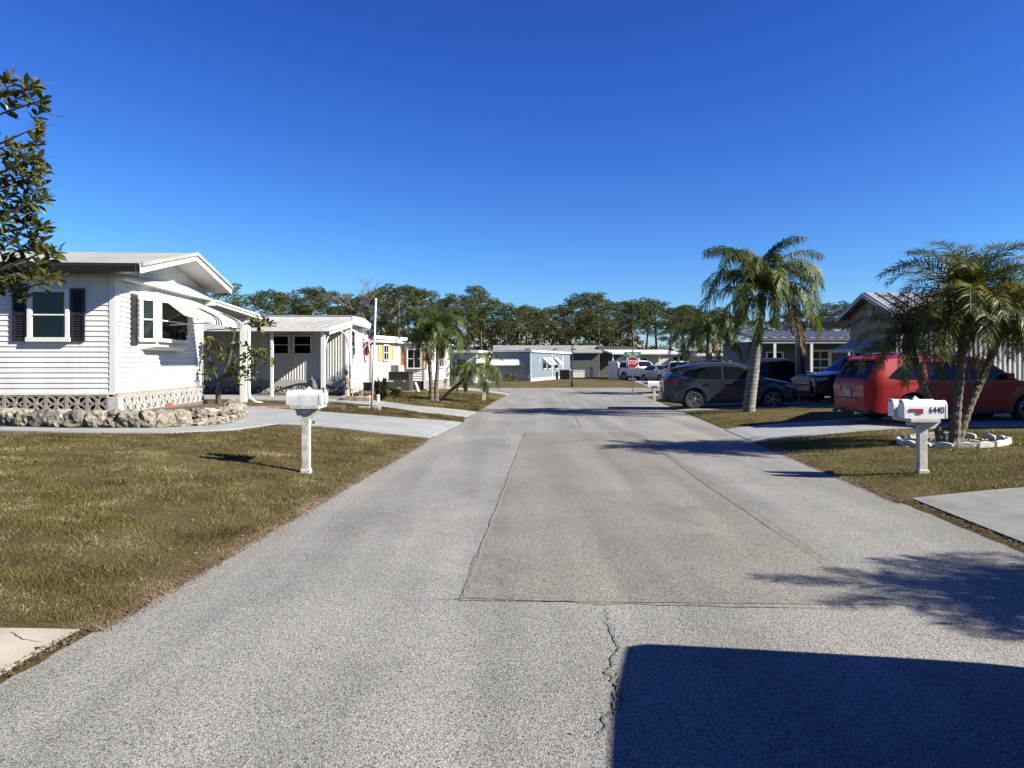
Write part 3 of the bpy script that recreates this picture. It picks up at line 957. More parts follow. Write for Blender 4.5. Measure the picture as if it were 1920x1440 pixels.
# bay window on the road-facing end
BY, BWD = 2.45, 2.6
bay = MB()
zb_, zt_ = hz(1.93), hz(3.08)
o0, o1, bd, sp3 = BY - BWD / 2, BY + BWD / 2, 0.30, 0.30
pl_ = [(0.0, o0), (bd, o0 + sp3), (bd, o1 - sp3), (0.0, o1)]
bay.add([(x, y, zb_ + 0.08) for x, y in pl_] + [(x, y, zb_ + 0.2) for x, y in pl_], [(0, 1, 2, 3), (7, 6, 5, 4), (0, 4, 5, 1), (1, 5, 6, 2), (2, 6, 7, 3), (3, 7, 4, 0)])
bay.add([(x * 0.6, lerp(y, BY, 0.06), zb_) for x, y in pl_] + [(x, y, zb_ + 0.078) for x, y in pl_], [(0, 1, 2, 3), (7, 6, 5, 4), (0, 4, 5, 1), (1, 5, 6, 2), (2, 6, 7, 3), (3, 7, 4, 0)])
bay.add([(x, y, zt_) for x, y in pl_] + [(x * 0.9, y, zt_ + 0.12) for x, y in pl_], [(0, 1, 2, 3), (7, 6, 5, 4), (0, 4, 5, 1), (1, 5, 6, 2), (2, 6, 7, 3), (3, 7, 4, 0)])
for x, y in pl_[1:3]: bay.box(x - 0.09, x + 0.005, y - 0.07, y + 0.07, zb_ + 0.2, zt_)
bay_o = bay.build('bay_frame', M_TRIM, h1)
window(h1, (bd / 2, o0 + sp3 / 2, zb_ + 0.21), math.atan2(sp3, bd), math.hypot(bd, sp3) - 0.05, zt_ - zb_ - 0.23, frame=0.05)
window(h1, (bd, BY, zb_ + 0.21), R(90), BWD - 0.74, zt_ - zb_ - 0.23, frame=0.06, vert=1)
window(h1, (bd / 2, o1 - sp3 / 2, zb_ + 0.21), R(180) - math.atan2(sp3, bd), math.hypot(bd, sp3) - 0.05, zt_ - zb_ - 0.23, frame=0.05)
for y in (o0 - 0.27, o1 + 0.27): shutter(h1, (0.018, y, hz(2.02)), R(90), 0.34, 1.08, M_BLACK)
vb = MB(); vb.box(0.012, 0.03, 3.1, 3.24, hz(1.28), hz(1.36)); vb.build('vent', M_SOFFIT, h1)
# striped awning over the bay: ridged white sheet with black bands near its rolled edge
aw = MB()
ya, yb = 1.85, 4.55
prof = [(0.05, 3.27), (0.45, 3.11), (0.9, 2.92), (1.16, 2.80), (1.30, 2.72), (1.38, 2.62), (1.39, 2.53)]
ns = 24
for i in range(ns):
    y0, y1 = lerp(ya, yb, i / ns), lerp(ya, yb, (i + 0.92) / ns)
    for (x0, z0), (x1, z1) in zip(prof, prof[1:]):
        aw.add([(x0, y0, hz(z0)), (x0, y1, hz(z0)), (x1, y1, hz(z1)), (x1, y0, hz(z1))], [(0, 1, 2, 3)])
        aw.add([(x0, y1, hz(z0) - 0.012), (x0, lerp(ya, yb, (i + 1) / ns), hz(z0) - 0.012), (x1, lerp(ya, yb, (i + 1) / ns), hz(z1) - 0.012), (x1, y1, hz(z1) - 0.012)], [(0, 1, 2, 3)])
awn = aw.build('awning', M_TRIM, h1, fix=False)
for c0 in (0.07, 0.14, 0.21, 0.74, 0.81, 0.88):
    st = MB()
    y0, y1 = lerp(ya, yb, c0), lerp(ya, yb, c0 + 0.04)
    for (x0, z0), (x1, z1) in zip(prof[2:], prof[3:]):
        st.add([(x0 + 0.004, y0, hz(z0) + 0.006), (x0 + 0.004, y1, hz(z0) + 0.006), (x1 + 0.006, y1, hz(z1) + 0.004), (x1 + 0.006, y0, hz(z1) + 0.004)], [(0, 1, 2, 3)])
    st.build('awning_stripe', M_STRIPE, awn, fix=False)
for y in (ya, yb):
    sd = MB()
    sd.add([(0.05, y, hz(3.26))] + [(x, y, hz(z)) for x, z in prof[1:]] + [(0.75, y, hz(2.72))], [tuple(range(8))])
    sd.build('awning_cheek', M_TRIM, awn, fix=False)
ar = MB()
for y in (ya + 0.02, yb - 0.02): ar.bar((0.43, y, hz(2.50)), (1.37, y, hz(2.56)), 0.025)
ar.build('awning_arm', M_STEEL, awn)
# carport on the far side
cp = MB()
cz0, cz1 = hz(3.22), hz(2.98)
C = [(-WL, 5.6), (0.35, 5.6), (0.9, 8.4), (-WL, 8.4)]
cp.add([(C[0][0], C[0][1], cz0), (C[1][0], C[1][1], cz0), (C[2][0], C[2][1], cz1), (C[3][0], C[3][1], cz1)] + [(C[0][0], C[0][1], cz0 + 0.16), (C[1][0], C[1][1], cz0 + 0.16), (C[2][0], C[2][1], cz1 + 0.16), (C[3][0], C[3][1], cz1 + 0.16)],
       [(0, 3, 2, 1), (4, 5, 6, 7), (0, 1, 5, 4), (1, 2, 6, 5), (2, 3, 7, 6), (3, 0, 4, 7)])
cpo = cp.build('carport_roof', M_TRIM, h1)
rl = MB()
for k, (dx, dzz) in enumerate(((0.02, 0.02), (0.05, 0.10))):
    rl.bar((C[1][0] + dx, C[1][1], cz0 + dzz + 0.02), (C[2][0] + dx, C[2][1] + 0.02, cz1 + dzz + 0.02), 0.03, 0.05)
rl.build('carport_fascia', M_TRIM, cpo)
uc = MB(); uc.add([(C[0][0], 5.65, cz0 - 0.006), (C[1][0] - 0.02, 5.65, cz0 - 0.006), (C[2][0] - 0.02, 8.36, cz1 - 0.004), (C[3][0], 8.36, cz1 - 0.004)], [(0, 1, 2, 3)])
uc.build('carport_soffit', M_SOFFIT, cpo, fix=False)
for (x, y) in ((0.52, 7.8), (-4.2, 8.2), (-8.5, 8.2)):
    ps = MB(); zt = lerp(cz0, cz1, (y - 5.6) / 2.8) - 0.008
    ps.box(x - 0.10, x + 0.10, y - 0.06, y + 0.06, hz(0.36), zt); ps.build('post', M_TRIM, h1, bevel=0.008)
ds = MB(); ds.tube([(0.67, 7.86, hz(2.9)), (0.67, 7.86, hz(0.75)), (0.70, 7.86, hz(0.58)), (0.86, 7.84, hz(0.45)), (1.1, 7.8, hz(0.40))], 0.045, 8)
ds.build('downspout', M_TRIM, h1, smooth=True)

# ------------------------------------------------------------------ stone planter in front of it
sp = thing('stone_planter', 'low wall of rough coral stones curving round the nearest white house', 'planter', (-8, 14.6, 0.36))
Lp = [(-13.5, 14.75), (-10, 14.62), (-8.3, 14.55), (-7.2, 14.75), (-6.45, 15.5), (-6.15, 16.5), (-6.3, 17.7), (-6.9, 18.9)]
def along(P, s):
    for a, c in zip(P, P[1:]):
        a, c = Vector(a), Vector(c); d = (c - a).length
        if s <= d: return a.lerp(c, s / d), (c - a).normalized()
        s -= d
    return Vector(P[-1]), (Vector(P[-1]) - Vector(P[-2])).normalized()
total = sum((Vector(c) - Vector(a)).length for a, c in zip(Lp, Lp[1:]))
def stone_mesh(seed):
    bm = bmesh.new()
    bmesh.ops.create_icosphere(bm, subdivisions=3, radius=0.5)
    for v in bm.verts:
        p = v.co * 1.0
        k = max(abs(p.x), abs(p.y), abs(p.z))
        p = p.lerp(p / k * 0.42, 0.55)
        n1 = noise.noise(p * 2.6 + Vector((seed * 9.1, 0, 0)))
        n2 = noise.noise(p * 7 + Vector((0, seed * 5.3, 0)))
        n3 = noise.noise(p * 15 + Vector((0, 0, seed * 4.3)))
        v.co = p * (1 + 0.24 * n1 + 0.17 * n2 + 0.13 * n3)
    me = bpy.data.meshes.new('stone'); bm.to_mesh(me); bm.free()
    me.materials.append(M_STONE)
    return me
stones = [stone_mesh(i) for i in range(7)]
sseq = 0.0
k = 0
while sseq < total - 0.1:
    w = random.uniform(0.24, 0.40)
    p, d = along(Lp, sseq + w / 2)
    a = math.atan2(d.y, d.x)
    gzz = gz(p.x, p.y)
    two = random.random() < (0.45 if p.x > -8.0 else 0.12)
    hh = 0.355
    if two:
        h1_ = random.uniform(0.16, 0.21)
        put('stone', stones[k % 7], sp, (p.x + 8, p.y - 14.6, gzz + h1_ / 2 - 0.38), (random.uniform(-.2, .2), random.uniform(-.2, .2), a + random.choice((0, math.pi))), (w * 1.22, 0.42, h1_ * 1.25))
        h2 = hh - h1_
        w2 = w * random.uniform(0.8, 1.0)
        put('stone', stones[(k + 3) % 7], sp, (p.x + 8 + random.uniform(-.03, .03), p.y - 14.57, gzz + h1_ + h2 / 2 - 0.39), (random.uniform(-.3, .3), random.uniform(-.3, .3), a + random.choice((0, math.pi))), (w2 * 1.25, 0.36, h2 * 1.3))
    else:
        put('stone', stones[k % 7], sp, (p.x + 8, p.y - 14.6, gzz + hh * 0.45 - 0.37), (random.uniform(-.2, .2), random.uniform(-.2, .2), a + random.choice((0, math.pi))), (w * 1.25, 0.44, hh * 1.12))
    k += 1
    sseq += w * 0.94
fill = MB()
inner = [(x + 0.02, y + 0.06) for x, y in Lp] + [(-7.8, 19.6), (-8.1, 16), (-13.5, 16)]
fill.prism([(x + 8, y - 14.6) for x, y in inner][::-1], -0.3, 0.24, axis='z')
fill.build('soil_fill', M_MULCH, sp)
# something orange lying on the stones
tl = MB(); tl.add([(0, 0, 0), (0.14, 0.02, 0.03), (0.2, 0.1, 0.0), (0.1, 0.16, 0.05), (-0.05, 0.1, 0.02), (0.07, 0.08, 0.09), (0.03, -0.05, 0.01)], [(0, 1, 5), (1, 2, 5), (2, 3, 5), (3, 4, 5), (4, 0, 5), (0, 6, 1)])
tag(put('toy', tl.mesh('toy', mat('orange_plastic', (0.75, 0.14, 0.05), 0.45), fix=False), None, (-6.98, 15.45, 0.76)), 'small orange scrap lying on the stone planter', 'toy')

# ------------------------------------------------------------------ second house on the left: ribbed white home behind the carport
H2 = (-6.46, 30.0); h2b = 0.41
h2 = thing('white_house', 'white ribbed metal mobile home with flat awning porch behind the flagpole', 'house', (H2[0], H2[1], h2b), R(2.0))
def z2(z): return z - h2b
W2 = 9.0
c = MB(); c.box(-W2, -0.03, 0.03, 4.4, z2(0.3), z2(3.18)); c.build('wall_core', M_DARK, h2)
ribbed(h2, 'ribbed_wall', (-W2, 0.02, 0), 0, W2 - 0.06, z2(0.98), z2(3.15), 0.105, M_WHITE)
ew = MB(); ew.box(-0.028, 0.0, 0.03, 4.4, z2(0.72), z2(3.16)); ew.build('end_wall', M_WHITE, h2)
b = MB(); b.box(-W2, 0.0, -0.015, 0.03, z2(0.72), z2(0.975)); b.build('base_board', M_SOFFIT, h2)
b = MB(); b.box(-0.07, 0.012, -0.02, 0.06, z2(0.71), z2(3.16)); b.build('corner_post', M_TRIM, h2)
sb = star_block(0.40, 0.33, 0.08, M_BLOCKW)
for i in range(17): put('screen_block', sb, h2, (-0.2 - i * 0.402, 0.06, z2(0.40)), (0, 0, 0))
b = MB(); b.box(-0.03, 0.01, 0.07, 4.4, z2(0.35), z2(0.715)); b.build('skirt', M_BLOCKW, h2)
rf = MB()
rf.prism([(-0.35, z2(3.17)), (4.75, z2(3.17)), (4.75, z2(3.34)), (2.2, z2(3.50)), (-0.35, z2(3.42))], -W2, 0.28, axis='x'); rf.build('roof', M_ROOFW, h2)
rf = MB(); rf.box(-W2, 0.285, -0.40, -0.353, z2(3.24), z2(3.44)); rf.build('fascia', M_TRIM, h2)
rf = MB(); rf.box(-W2, 0.27, -0.44, -0.025, z2(3.10), z2(3.14)); rf.build('porch_gap_panel', M_SOFFIT, h2)  # added panel blocking sun that leaked in behind the porch roof
rf = MB(); rf.box(-W2, 0.285, -0.415, -0.352, z2(3.442), z2(3.475)); rf.build('drip_edge', M_ROOFW, h2)
rf = MB(); rf.prism([(-0.41, z2(3.16)), (4.78, z2(3.16)), (4.78, z2(3.36)), (2.2, z2(3.52)), (-0.41, z2(3.44))], 0.286, 0.32, axis='x'); rf.build('rake_board', M_TRIM, h2)
for x in (-2.62, -1.27):
    pass
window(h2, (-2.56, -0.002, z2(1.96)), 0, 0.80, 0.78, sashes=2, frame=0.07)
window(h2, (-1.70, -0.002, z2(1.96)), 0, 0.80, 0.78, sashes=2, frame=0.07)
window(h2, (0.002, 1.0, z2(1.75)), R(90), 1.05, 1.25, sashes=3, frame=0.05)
aw = MB()   # small sloping awning on the end window, with its stays
aw.add([(0.02, 0.35, z2(3.02)), (0.02, 1.75, z2(3.02)), (0.72, 1.75, z2(2.5)), (0.72, 0.35, z2(2.5)), (0.72, 1.75, z2(2.44)), (0.72, 0.35, z2(2.44))], [(0, 1, 2, 3), (3, 2, 4, 5)])
awn = aw.build('awning', M_TRIM, h2, fix=False)
ar = MB(); ar.bar((0.03, 0.38, z2(2.2)), (0.7, 0.38, z2(2.46)), 0.022); ar.bar((0.03, 1.72, z2(2.2)), (0.7, 1.72, z2(2.46)), 0.022); ar.build('awning_arm', M_TRIM, awn)
# porch roof of the second house
px0, py0, pz0, pz1 = -W2, -3.55, 3.20, 2.80
pr_ = MB()
pr_.add([(px0, py0, z2(pz1)), (0.03, py0, z2(pz1)), (0.30, -0.42, z2(pz0)), (px0, -0.42, z2(pz0)), (px0, py0, z2(pz1) + 0.05), (0.03, py0, z2(pz1) + 0.05), (0.30, -0.42, z2(pz0) + 0.05), (px0, -0.42, z2(pz0) + 0.05)],
        [(0, 3, 2, 1), (4, 5, 6, 7), (0, 1, 5, 4), (1, 2, 6, 5), (2, 3, 7, 6), (3, 0, 4, 7)])
for i in range(24):
    x = lerp(px0 + 0.1, -0.02, i / 23)
    xb = x + 0.24 * (i / 23)
    pr_.bar((x, py0, z2(pz1) + 0.062), (xb, -0.44, z2(pz0) + 0.062), 0.05, 0.022)
po = pr_.build('porch_roof', M_ROOFW, h2)
b = MB(); b.box(px0, 0.05, py0 - 0.05, py0 - 0.003, z2(pz1) - 0.07, z2(pz1) + 0.06); b.build('porch_gutter', M_TRIM, po)
b = MB(); b.add([(0.035, py0, z2(pz1) - 0.05), (0.305, -0.40, z2(pz0) - 0.05), (0.305, -0.40, z2(pz0) + 0.08), (0.035, py0, z2(pz1) + 0.06), (0.075, py0, z2(pz1) - 0.05), (0.345, -0.40, z2(pz0) - 0.05), (0.345, -0.40, z2(pz0) + 0.08), (0.075, py0, z2(pz1) + 0.06)],
                 [(0, 1, 2, 3), (7, 6, 5, 4), (0, 4, 5, 1), (1, 5, 6, 2), (2, 6, 7, 3), (3, 7, 4, 0)]); b.build('porch_fascia', M_TRIM, po)
cpn = MB()   # ribbed corner valance tapering down beside the porch
vs, fs = [], []
for i in range(15):
    t = i / 14
    x, y = lerp(0.0, 0.28, t), lerp(-3.3, -0.45, t)
    zb = lerp(lerp(pz1, pz0, t) - 0.17, 1.0, max(0, (t - 0.93) / 0.07) ** 1.2)
    off = 0.02 * (i % 2)
    vs += [(x + off, y - off, z2(zb)), (x + off, y - off, z2(lerp(pz1, pz0, t) - 0.05))]
for i in range(14): fs.append((2 * i, 2 * i + 2, 2 * i + 3, 2 * i + 1))
cpn.add(vs, fs).build('corner_valance', M_WHITE, h2, fix=False)
for x, y, zf, w in ((-0.20, -3.40, 0.33, 0.13), (-1.95, -3.4, 0.33, 0.09), (-5.4, -3.4, 0.33, 0.09)):
    b = MB(); b.box(x - w / 2, x + w / 2, y - w / 2, y + w / 2, z2(zf), z2(pz1) - 0.005); b.build('porch_post', M_TRIM, h2)
br = MB()
for s, ex in ((1, 0.62),):
    path = [(-0.20 + s * 0.05 + 0.10 * (1 - math.cos(a)), -3.34 + 0.9 * (1 - math.cos(a)), z2(1.95 + 0.78 * math.sin(a))) for a in np.linspace(0, math.pi / 2, 10)]
    br.tube(path, 0.025, 6)
path = [(0.24 - 0.12 * (1 - math.cos(a)), -0.62 - 1.3 * (1 - math.cos(a)), z2(1.75 + 1.05 * math.sin(a))) for a in np.linspace(0, math.pi / 2, 10)]
br.tube(path, 0.03, 6)
br.tube([(0.24, -0.62, z2(0.4)), (0.24, -0.62, z2(2.95))], 0.04, 6)
br.build('scroll_bracket', M_TRIM, h2, smooth=True)
lt = MB(); lt.lathe([(0.02, 0.0), (0.09, 0.04), (0.1, 0.2), (0.05, 0.28), (0.015, 0.3)], 8, c=(-1.95, -0.12, z2(2.72))); lt.build('porch_lamp', M_SOFFIT, h2)

# ------------------------------------------------------------------ third house on the left
h3b = 0.33
h3 = thing('white_house', 'white mobile home with yellow shutters and an addition, third house on the left', 'house', (-5.55, 33.6, h3b), 0)
M_YEL = mat('yellow_shutter', (0.72, 0.50, 0.22), 0.6, var=0.15, scale=8)
M_ORA = mat('orange_shutter', (0.62, 0.30, 0.07), 0.6, var=0.15, scale=8)
def z3(z): return z - h3b
def wallbox(par, name, a, c, z0, z1, m, t=0.06):
    """a straight wall panel between two plan points"""
    a, c = Vector(a), Vector(c); d = (c - a).normalized(); s = Vector((-d.y, d.x)) * t
    b = MB(); b.prism([tuple(a), tuple(c), tuple(c + s), tuple(a + s)], z0, z1, axis='z')
    return b.build(name, m, par)
# plan points (local)
A0, A1 = Vector((-0.6, 0.4)), Vector((0.26, 2.88))          # wing facing the road
B0, B1 = Vector((1.42, 2.9)), Vector((2.19, 7.4))           # longer end wall beyond the setback
core = MB(); core.prism([(-5, 0.45), (-0.65, 0.45), (0.2, 2.95), (1.34, 2.97), (2.1, 7.4), (-5, 7.4)], 0.0, z3(2.5), axis='z'); core.build('wall_core', M_DARK, h3)
def lapwall2(par, a, c, z0, z1, lap, m, proud=0.014):
    a, c = Vector(a), Vector(c); d = c - a
    lap_wall(par, (a.x, a.y, 0), math.atan2(d.y, d.x), d.length, z0, z1, lap, m, proud)
lapwall2(h3, A0, A1, z3(0.78), z3(2.72), 0.097, M_WHITE)
lapwall2(h3, A1, B0, z3(0.78), z3(2.55), 0.118, M_WHITE, 0.03)
lapwall2(h3, B0, B1, z3(0.78), z3(2.50), 0.0956, M_WHITE)
lapwall2(h3, (-5, 0.4), A0, z3(0.78), z3(2.72), 0.097, M_WHITE)
for p, top in ((A0, 2.74), (A1, 2.74), (B0, 2.52), (B1, 2.52)):
    b = MB(); b.box(p.x - 0.06, p.x + 0.05, p.y - 0.05, p.y + 0.06, z3(0.4), z3(top)); b.build('corner_post', M_TRIM, h3)
rf = MB(); rf.prism([(-5, 0.2), (-0.45, 0.2), (0.44, 2.7), (1.5, 2.72), (2.4, 7.6), (-5, 7.6)], z3(2.56), z3(2.62), axis='z')
rf.prism([(-5, 0.21), (-0.46, 0.21), (0.47, 3.7), (-5, 3.7)], z3(2.721), z3(2.86), axis='z'); rf.build('roof', M_TRIM, h3)
for q, w_ in ((0.25, 1.0),):
    p = A0.lerp(A1, 0.42); an = math.atan2((A1 - A0).y, (A1 - A0).x)
    window(h3, (p.x + 0.02, p.y, z3(1.75)), an, 0.55, 0.72, frame=0.04, vert=2, curtain=(0, 1, M_CURTW))
    for s in (-1, 1):
        q = p + (A1 - A0).normalized() * s * 0.5
        shutter(h3, (q.x + 0.022, q.y, z3(1.74)), an, 0.36, 0.76, M_YEL, False)
    p = A0.lerp(A1, 0.72)
    ac = MB(); ac.box(-0.3, 0.3, -0.4, 0, 0, 0.36)
    ac.build('window_cooler', M_CONCT, h3, (p.x + 0.02, p.y, z3(1.18)), (0, 0, an))
    p = A1.lerp(B0, 0.55); an = math.atan2((B0 - A1).y, (B0 - A1).x)
    window(h3, (p.x, p.y - 0.031, z3(1.38)), an, 0.70, 0.92, frame=0.04, vert=2, curtain=(0, 1, M_CURTW))
    for s, mm in ((-1, M_ORA), (1, M_ORA)):
        q = p + (B0 - A1).normalized() * s * 0.50
        shutter(h3, (q.x, q.y - 0.031, z3(1.36)), an, 0.24, 0.98, mm, False)
    p = B0.lerp(B1, 0.62); an = math.atan2((B1 - B0).y, (B1 - B0).x)
    window(h3, (p.x + 0.02, p.y, z3(1.42)), an, 0.95, 0.85, frame=0.05, vert=2, curtain=(0, 1, M_CURTW))
    for s in (-1, 1):
        q = p + (B1 - B0).normalized() * s * 0.68
        shutter(h3, (q.x + 0.022, q.y, z3(1.42)), an, 0.34, 0.85, M_YEL, False)
sb3 = flower_block(0.42, 0.40, 0.08, M_BLOCKW)
an = math.atan2((B1 - B0).y, (B1 - B0).x)
for i in range(10):
    p = B0.lerp(B1, (i + 0.55) / 10.6)
    put('screen_block', sb3, h3, (p.x + 0.02, p.y, z3(0.34)), (0, 0, an))
wallbox(h3, 'skirt', A0, A1, z3(0.25), z3(0.775), M_DARK)
wallbox(h3, 'skirt', A1, B0, z3(0.25), z3(0.775), M_DARK)
# big outdoor cooling unit
acu = thing('air_conditioner', 'large dark grey air conditioner cabinet beside the yellow shuttered house', 'air conditioner', on(-4.95, 33.5), R(6))
M_ACG = mat('dark_grey_cabinet', (0.055, 0.05, 0.047), 0.5, var=0.2, scale=5)
M_ACT = mat('tan_grey_cabinet', (0.17, 0.15, 0.125), 0.55, var=0.2, scale=5)
b = MB(); b.box(-0.46, 0.46, 0, 0.62, 0.06, 0.56); b.box(-0.44, 0.44, 0.02, 0.6, 0.56, 0.86); b.build('cabinet', M_ACG, acu, bevel=0.008)
b = MB(); b.box(0.462, 0.62, 0.03, 0.6, 0.06, 0.85); b.build('side_cabinet', M_ACT, acu, bevel=0.008)
b = MB()
for i in range(26): b.box(-0.42 + i * 0.034, -0.408 + i * 0.034, 0.004, 0.018, 0.58, 0.84)
b.build('grille', M_ACG, acu)
b = MB(); b.box(-0.48, 0.66, -0.02, 0.64, 0.861, 0.89); b.build('top_cover', M_ACG, acu)
b = MB(); b.box(-0.56, 0.7, -0.08, 0.7, -0.05, 0.055); b.build('plinth', M_CONCT, acu)
b = MB(); b.box(-0.42, -0.22, -0.012, -0.002, 0.46, 0.50); b.box(0.22, 0.28, -0.012, -0.002, 0.46, 0.5); b.box(-0.06, 0.1, -0.012, -0.002, 0.14, 0.20); b.build('plate', M_TRIM, acu)
b = MB(); b.tube([(0.72, 0.2, 0.4), (0.8, 0.1, 0.2), (0.86, 0.05, 0.0)], 0.06, 8); b.build('duct', M_TRIM, acu)

# ------------------------------------------------------------------ house behind the cross street: pale blue, end in shade
M_BLUE = mat('pale_blue_siding', (0.22, 0.28, 0.345), 0.55, var=0.12, scale=1.2)
hb = thing('blue_house', 'pale blue mobile home with white awnings across the street end', 'house', (1.5, 62, 0.05), R(-17))
b = MB(); b.box(-3.25, -0.03, 0.03, 14.4, 0.1, 2.5); b.build('wall_core', M_DARK, hb)
lap_wall(hb, (-3.3, 0, 0), 0, 3.27, 0.62, 2.46, 0.16, M_BLUE, 0.03)
lap_wall(hb, (0, 0.02, 0), R(90), 14.4, 0.34, 2.44, 0.21, M_BLUE, 0.02)
b = MB(); b.prism([(-0.2, 2.46), (14.6, 2.46), (14.6, 2.62), (-0.2, 2.62)], -3.45, 0.16, axis='x'); b.build('roof', M_TRIM, hb)
b = MB(); b.box(-0.06, 0.03, -0.035, 0.06, 0.3, 2.455); b.build('corner_post', M_TRIM, hb)
b = MB(); b.box(-0.02, 0.03, 7.1, 7.2, 0.34, 2.455); b.build('joint_strip', M_TRIM, hb)
b = MB(); b.box(-3.3, 0.0, -0.02, 0.03, 0.0, 0.28); b.box(-0.02, 0.02, 0.031, 14.4, 0.0, 0.34); b.build('skirt', M_BLOCKW, hb)
sb4 = flower_block(0.3, 0.32, 0.08, M_BLOCKW)
for i in range(10): put('screen_block', sb4, hb, (-3.1 + i * 0.31, -0.01, 0.285), (0, 0, 0))
b = MB(); b.add([(-3.25, -0.05, 1.95), (-0.95, -0.05, 1.95), (-0.95, -0.75, 1.42), (-3.25, -0.75, 1.42), (-0.95, -0.75, 1.34), (-3.25, -0.75, 1.34)], [(0, 1, 2, 3), (3, 2, 4, 5)]); b.add([(-0.95, -0.05, 1.95), (-0.95, -0.75, 1.42), (-0.95, -0.05, 1.42)], [(0, 1, 2)])
b.build('awning', M_TRIM, hb, fix=False)
for y in (4.3, 6.0, 8.6):
    window(hb, (0.02, y, 1.05), R(90), 0.9, 0.95, frame=0.05)
    a_ = MB(); a_.add([(0.03, y - 0.55, 2.05), (0.03, y + 0.55, 2.05), (0.6, y + 0.55, 1.5), (0.6, y - 0.55, 1.5), (0.6, y - 0.55, 1.44), (0.6, y + 0.55, 1.44)], [(0, 1, 2, 3), (3, 2, 5, 4)]); a_.add([(0.03, y - 0.55, 2.05), (0.6, y - 0.55, 1.5), (0.03, y - 0.55, 1.6)], [(0, 1, 2)])
    a_.build('awning', M_TRIM, hb, fix=False)
b = MB(); b.box(0.025, 0.06, 11.0, 11.25, 1.0, 2.2); b.build('vent_pipe', M_TRIM, hb)
b = MB(); b.box(0.025, 0.06, 2.5, 2.62, 1.5, 2.0); b.build('vent_pipe', M_TRIM, hb)
au = thing('air_conditioner', 'small black air conditioner beside the pale blue house wall', 'air conditioner', on(4.35, 70.0, 0), R(-17))
b = MB(); b.box(0, 0.9, 0, 0.9, 0.0, 0.85); b.build('cabinet', M_ACG, au, bevel=0.02)
b = MB()
for i in range(9): b.box(-0.012, 0.912, -0.012, 0.0, 0.1 + i * 0.08, 0.13 + i * 0.08)
b.build('grille', M_BLACK, au)
b = MB(); b.box(-0.04, 0.94, -0.04, 0.94, 0.851, 0.9); b.build('top_cover', M_TRIM, au)

# ------------------------------------------------------------------ long grey house behind it
M_GREY = mat('grey_siding', (0.115, 0.12, 0.125), 0.6, var=0.12, scale=1.0)
M_SHIN = mat('light_grey_shingle', (0.36, 0.355, 0.35), 0.9, col2=(0.26, 0.255, 0.25), scale=1.4, bump=0.2)
hg = thing('grey_house', 'long grey mobile home with pale shingle roof behind the blue house', 'house', (9.3, 82, 0.05), R(2))
b = MB(); b.box(-11.0, 0, 0, 6.5, 0.0, 2.75); b.build('wall', M_GREY, hg)
b = MB(); b.prism([(0.0, 2.751), (6.5, 2.751), (3.25, 3.45)], -0.05, 0.012, axis='x'); b.box(0.002, 0.02, 0.0, 6.5, 0.0, 2.75); b.build('end_wall', M_TRIM, hg)
b = MB(); b.add([(-11.3, -0.4, 2.70), (0.35, -0.4, 2.70), (0.35, 3.25, 3.52), (-11.3, 3.25, 3.52), (0.35, 6.9, 2.7), (-11.3, 6.9, 2.7)], [(0, 1, 2, 3), (3, 2, 4, 5)])
b.add([(-11.3, -0.4, 2.60), (0.35, -0.4, 2.60), (0.35, -0.4, 2.70), (-11.3, -0.4, 2.70)], [(0, 1, 2, 3)])
b.build('roof', M_SHIN, hg, fix=False)
for x in (-7.6, -4.6, -2.6):
    b = MB(); b.box(x - 0.22, x + 0.22, 0.8, 1.1, 2.95, 3.13); b.build('roof_vent', M_GREY, hg)
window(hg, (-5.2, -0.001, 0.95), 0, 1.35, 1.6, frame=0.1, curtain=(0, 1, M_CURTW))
b = MB(); b.box(-4.1, -3.95, -0.06, -0.002, 0.4, 2.6); b.build('downspout', M_TRIM, hg)
b = MB(); b.box(-3.9, -1.0, -1.4, -0.05, 0.0, 0.55); b.build('porch_wall', M_GREY, hg)
b = MB(); b.box(0.05, 4.3, 1.0, 6.0, 2.95, 3.35); b.box(4.0, 4.1, 1.0, 1.1, 0, 2.948); b.box(0.1, 4.25, 5.8, 5.9, 0, 2.948); b.build('carport', M_GREY, hg)
b = MB(); b.box(1.6, 1.75, -6.0, -5.85, 0, 1.5)
for (x, y, z, s, lab) in ((6.7, 79, 0.05, 0.9, 'white utility box beside the grey house wall'),):
    u = MB(); u.box(-0.75, 0.75, 0, 0.6, 0, 0.75); u.box(-0.8, 0.8, -0.03, 0.63, 0.751, 0.83)
    tag(u.build('utility_box', M_TRIM, None, (x, y, z), bevel=0.02), lab, 'utility box')
for (x, y, h_, lab) in ((8.0, 77.5, 1.25, 'thin white post standing left of the grey house gable'), (11.1, 80.5, 1.65, 'stout white post at the corner of the grey house')):
    u = MB(); u.lathe([(0.16, 0), (0.16, h_ * 0.8), (0.2, h_ * 0.82), (0.2, h_ * 0.9), (0.08, h_)], 10)
    tag(u.build('white_post', M_TRIM, None, (x, y, 0.05), smooth=False), lab, 'post')

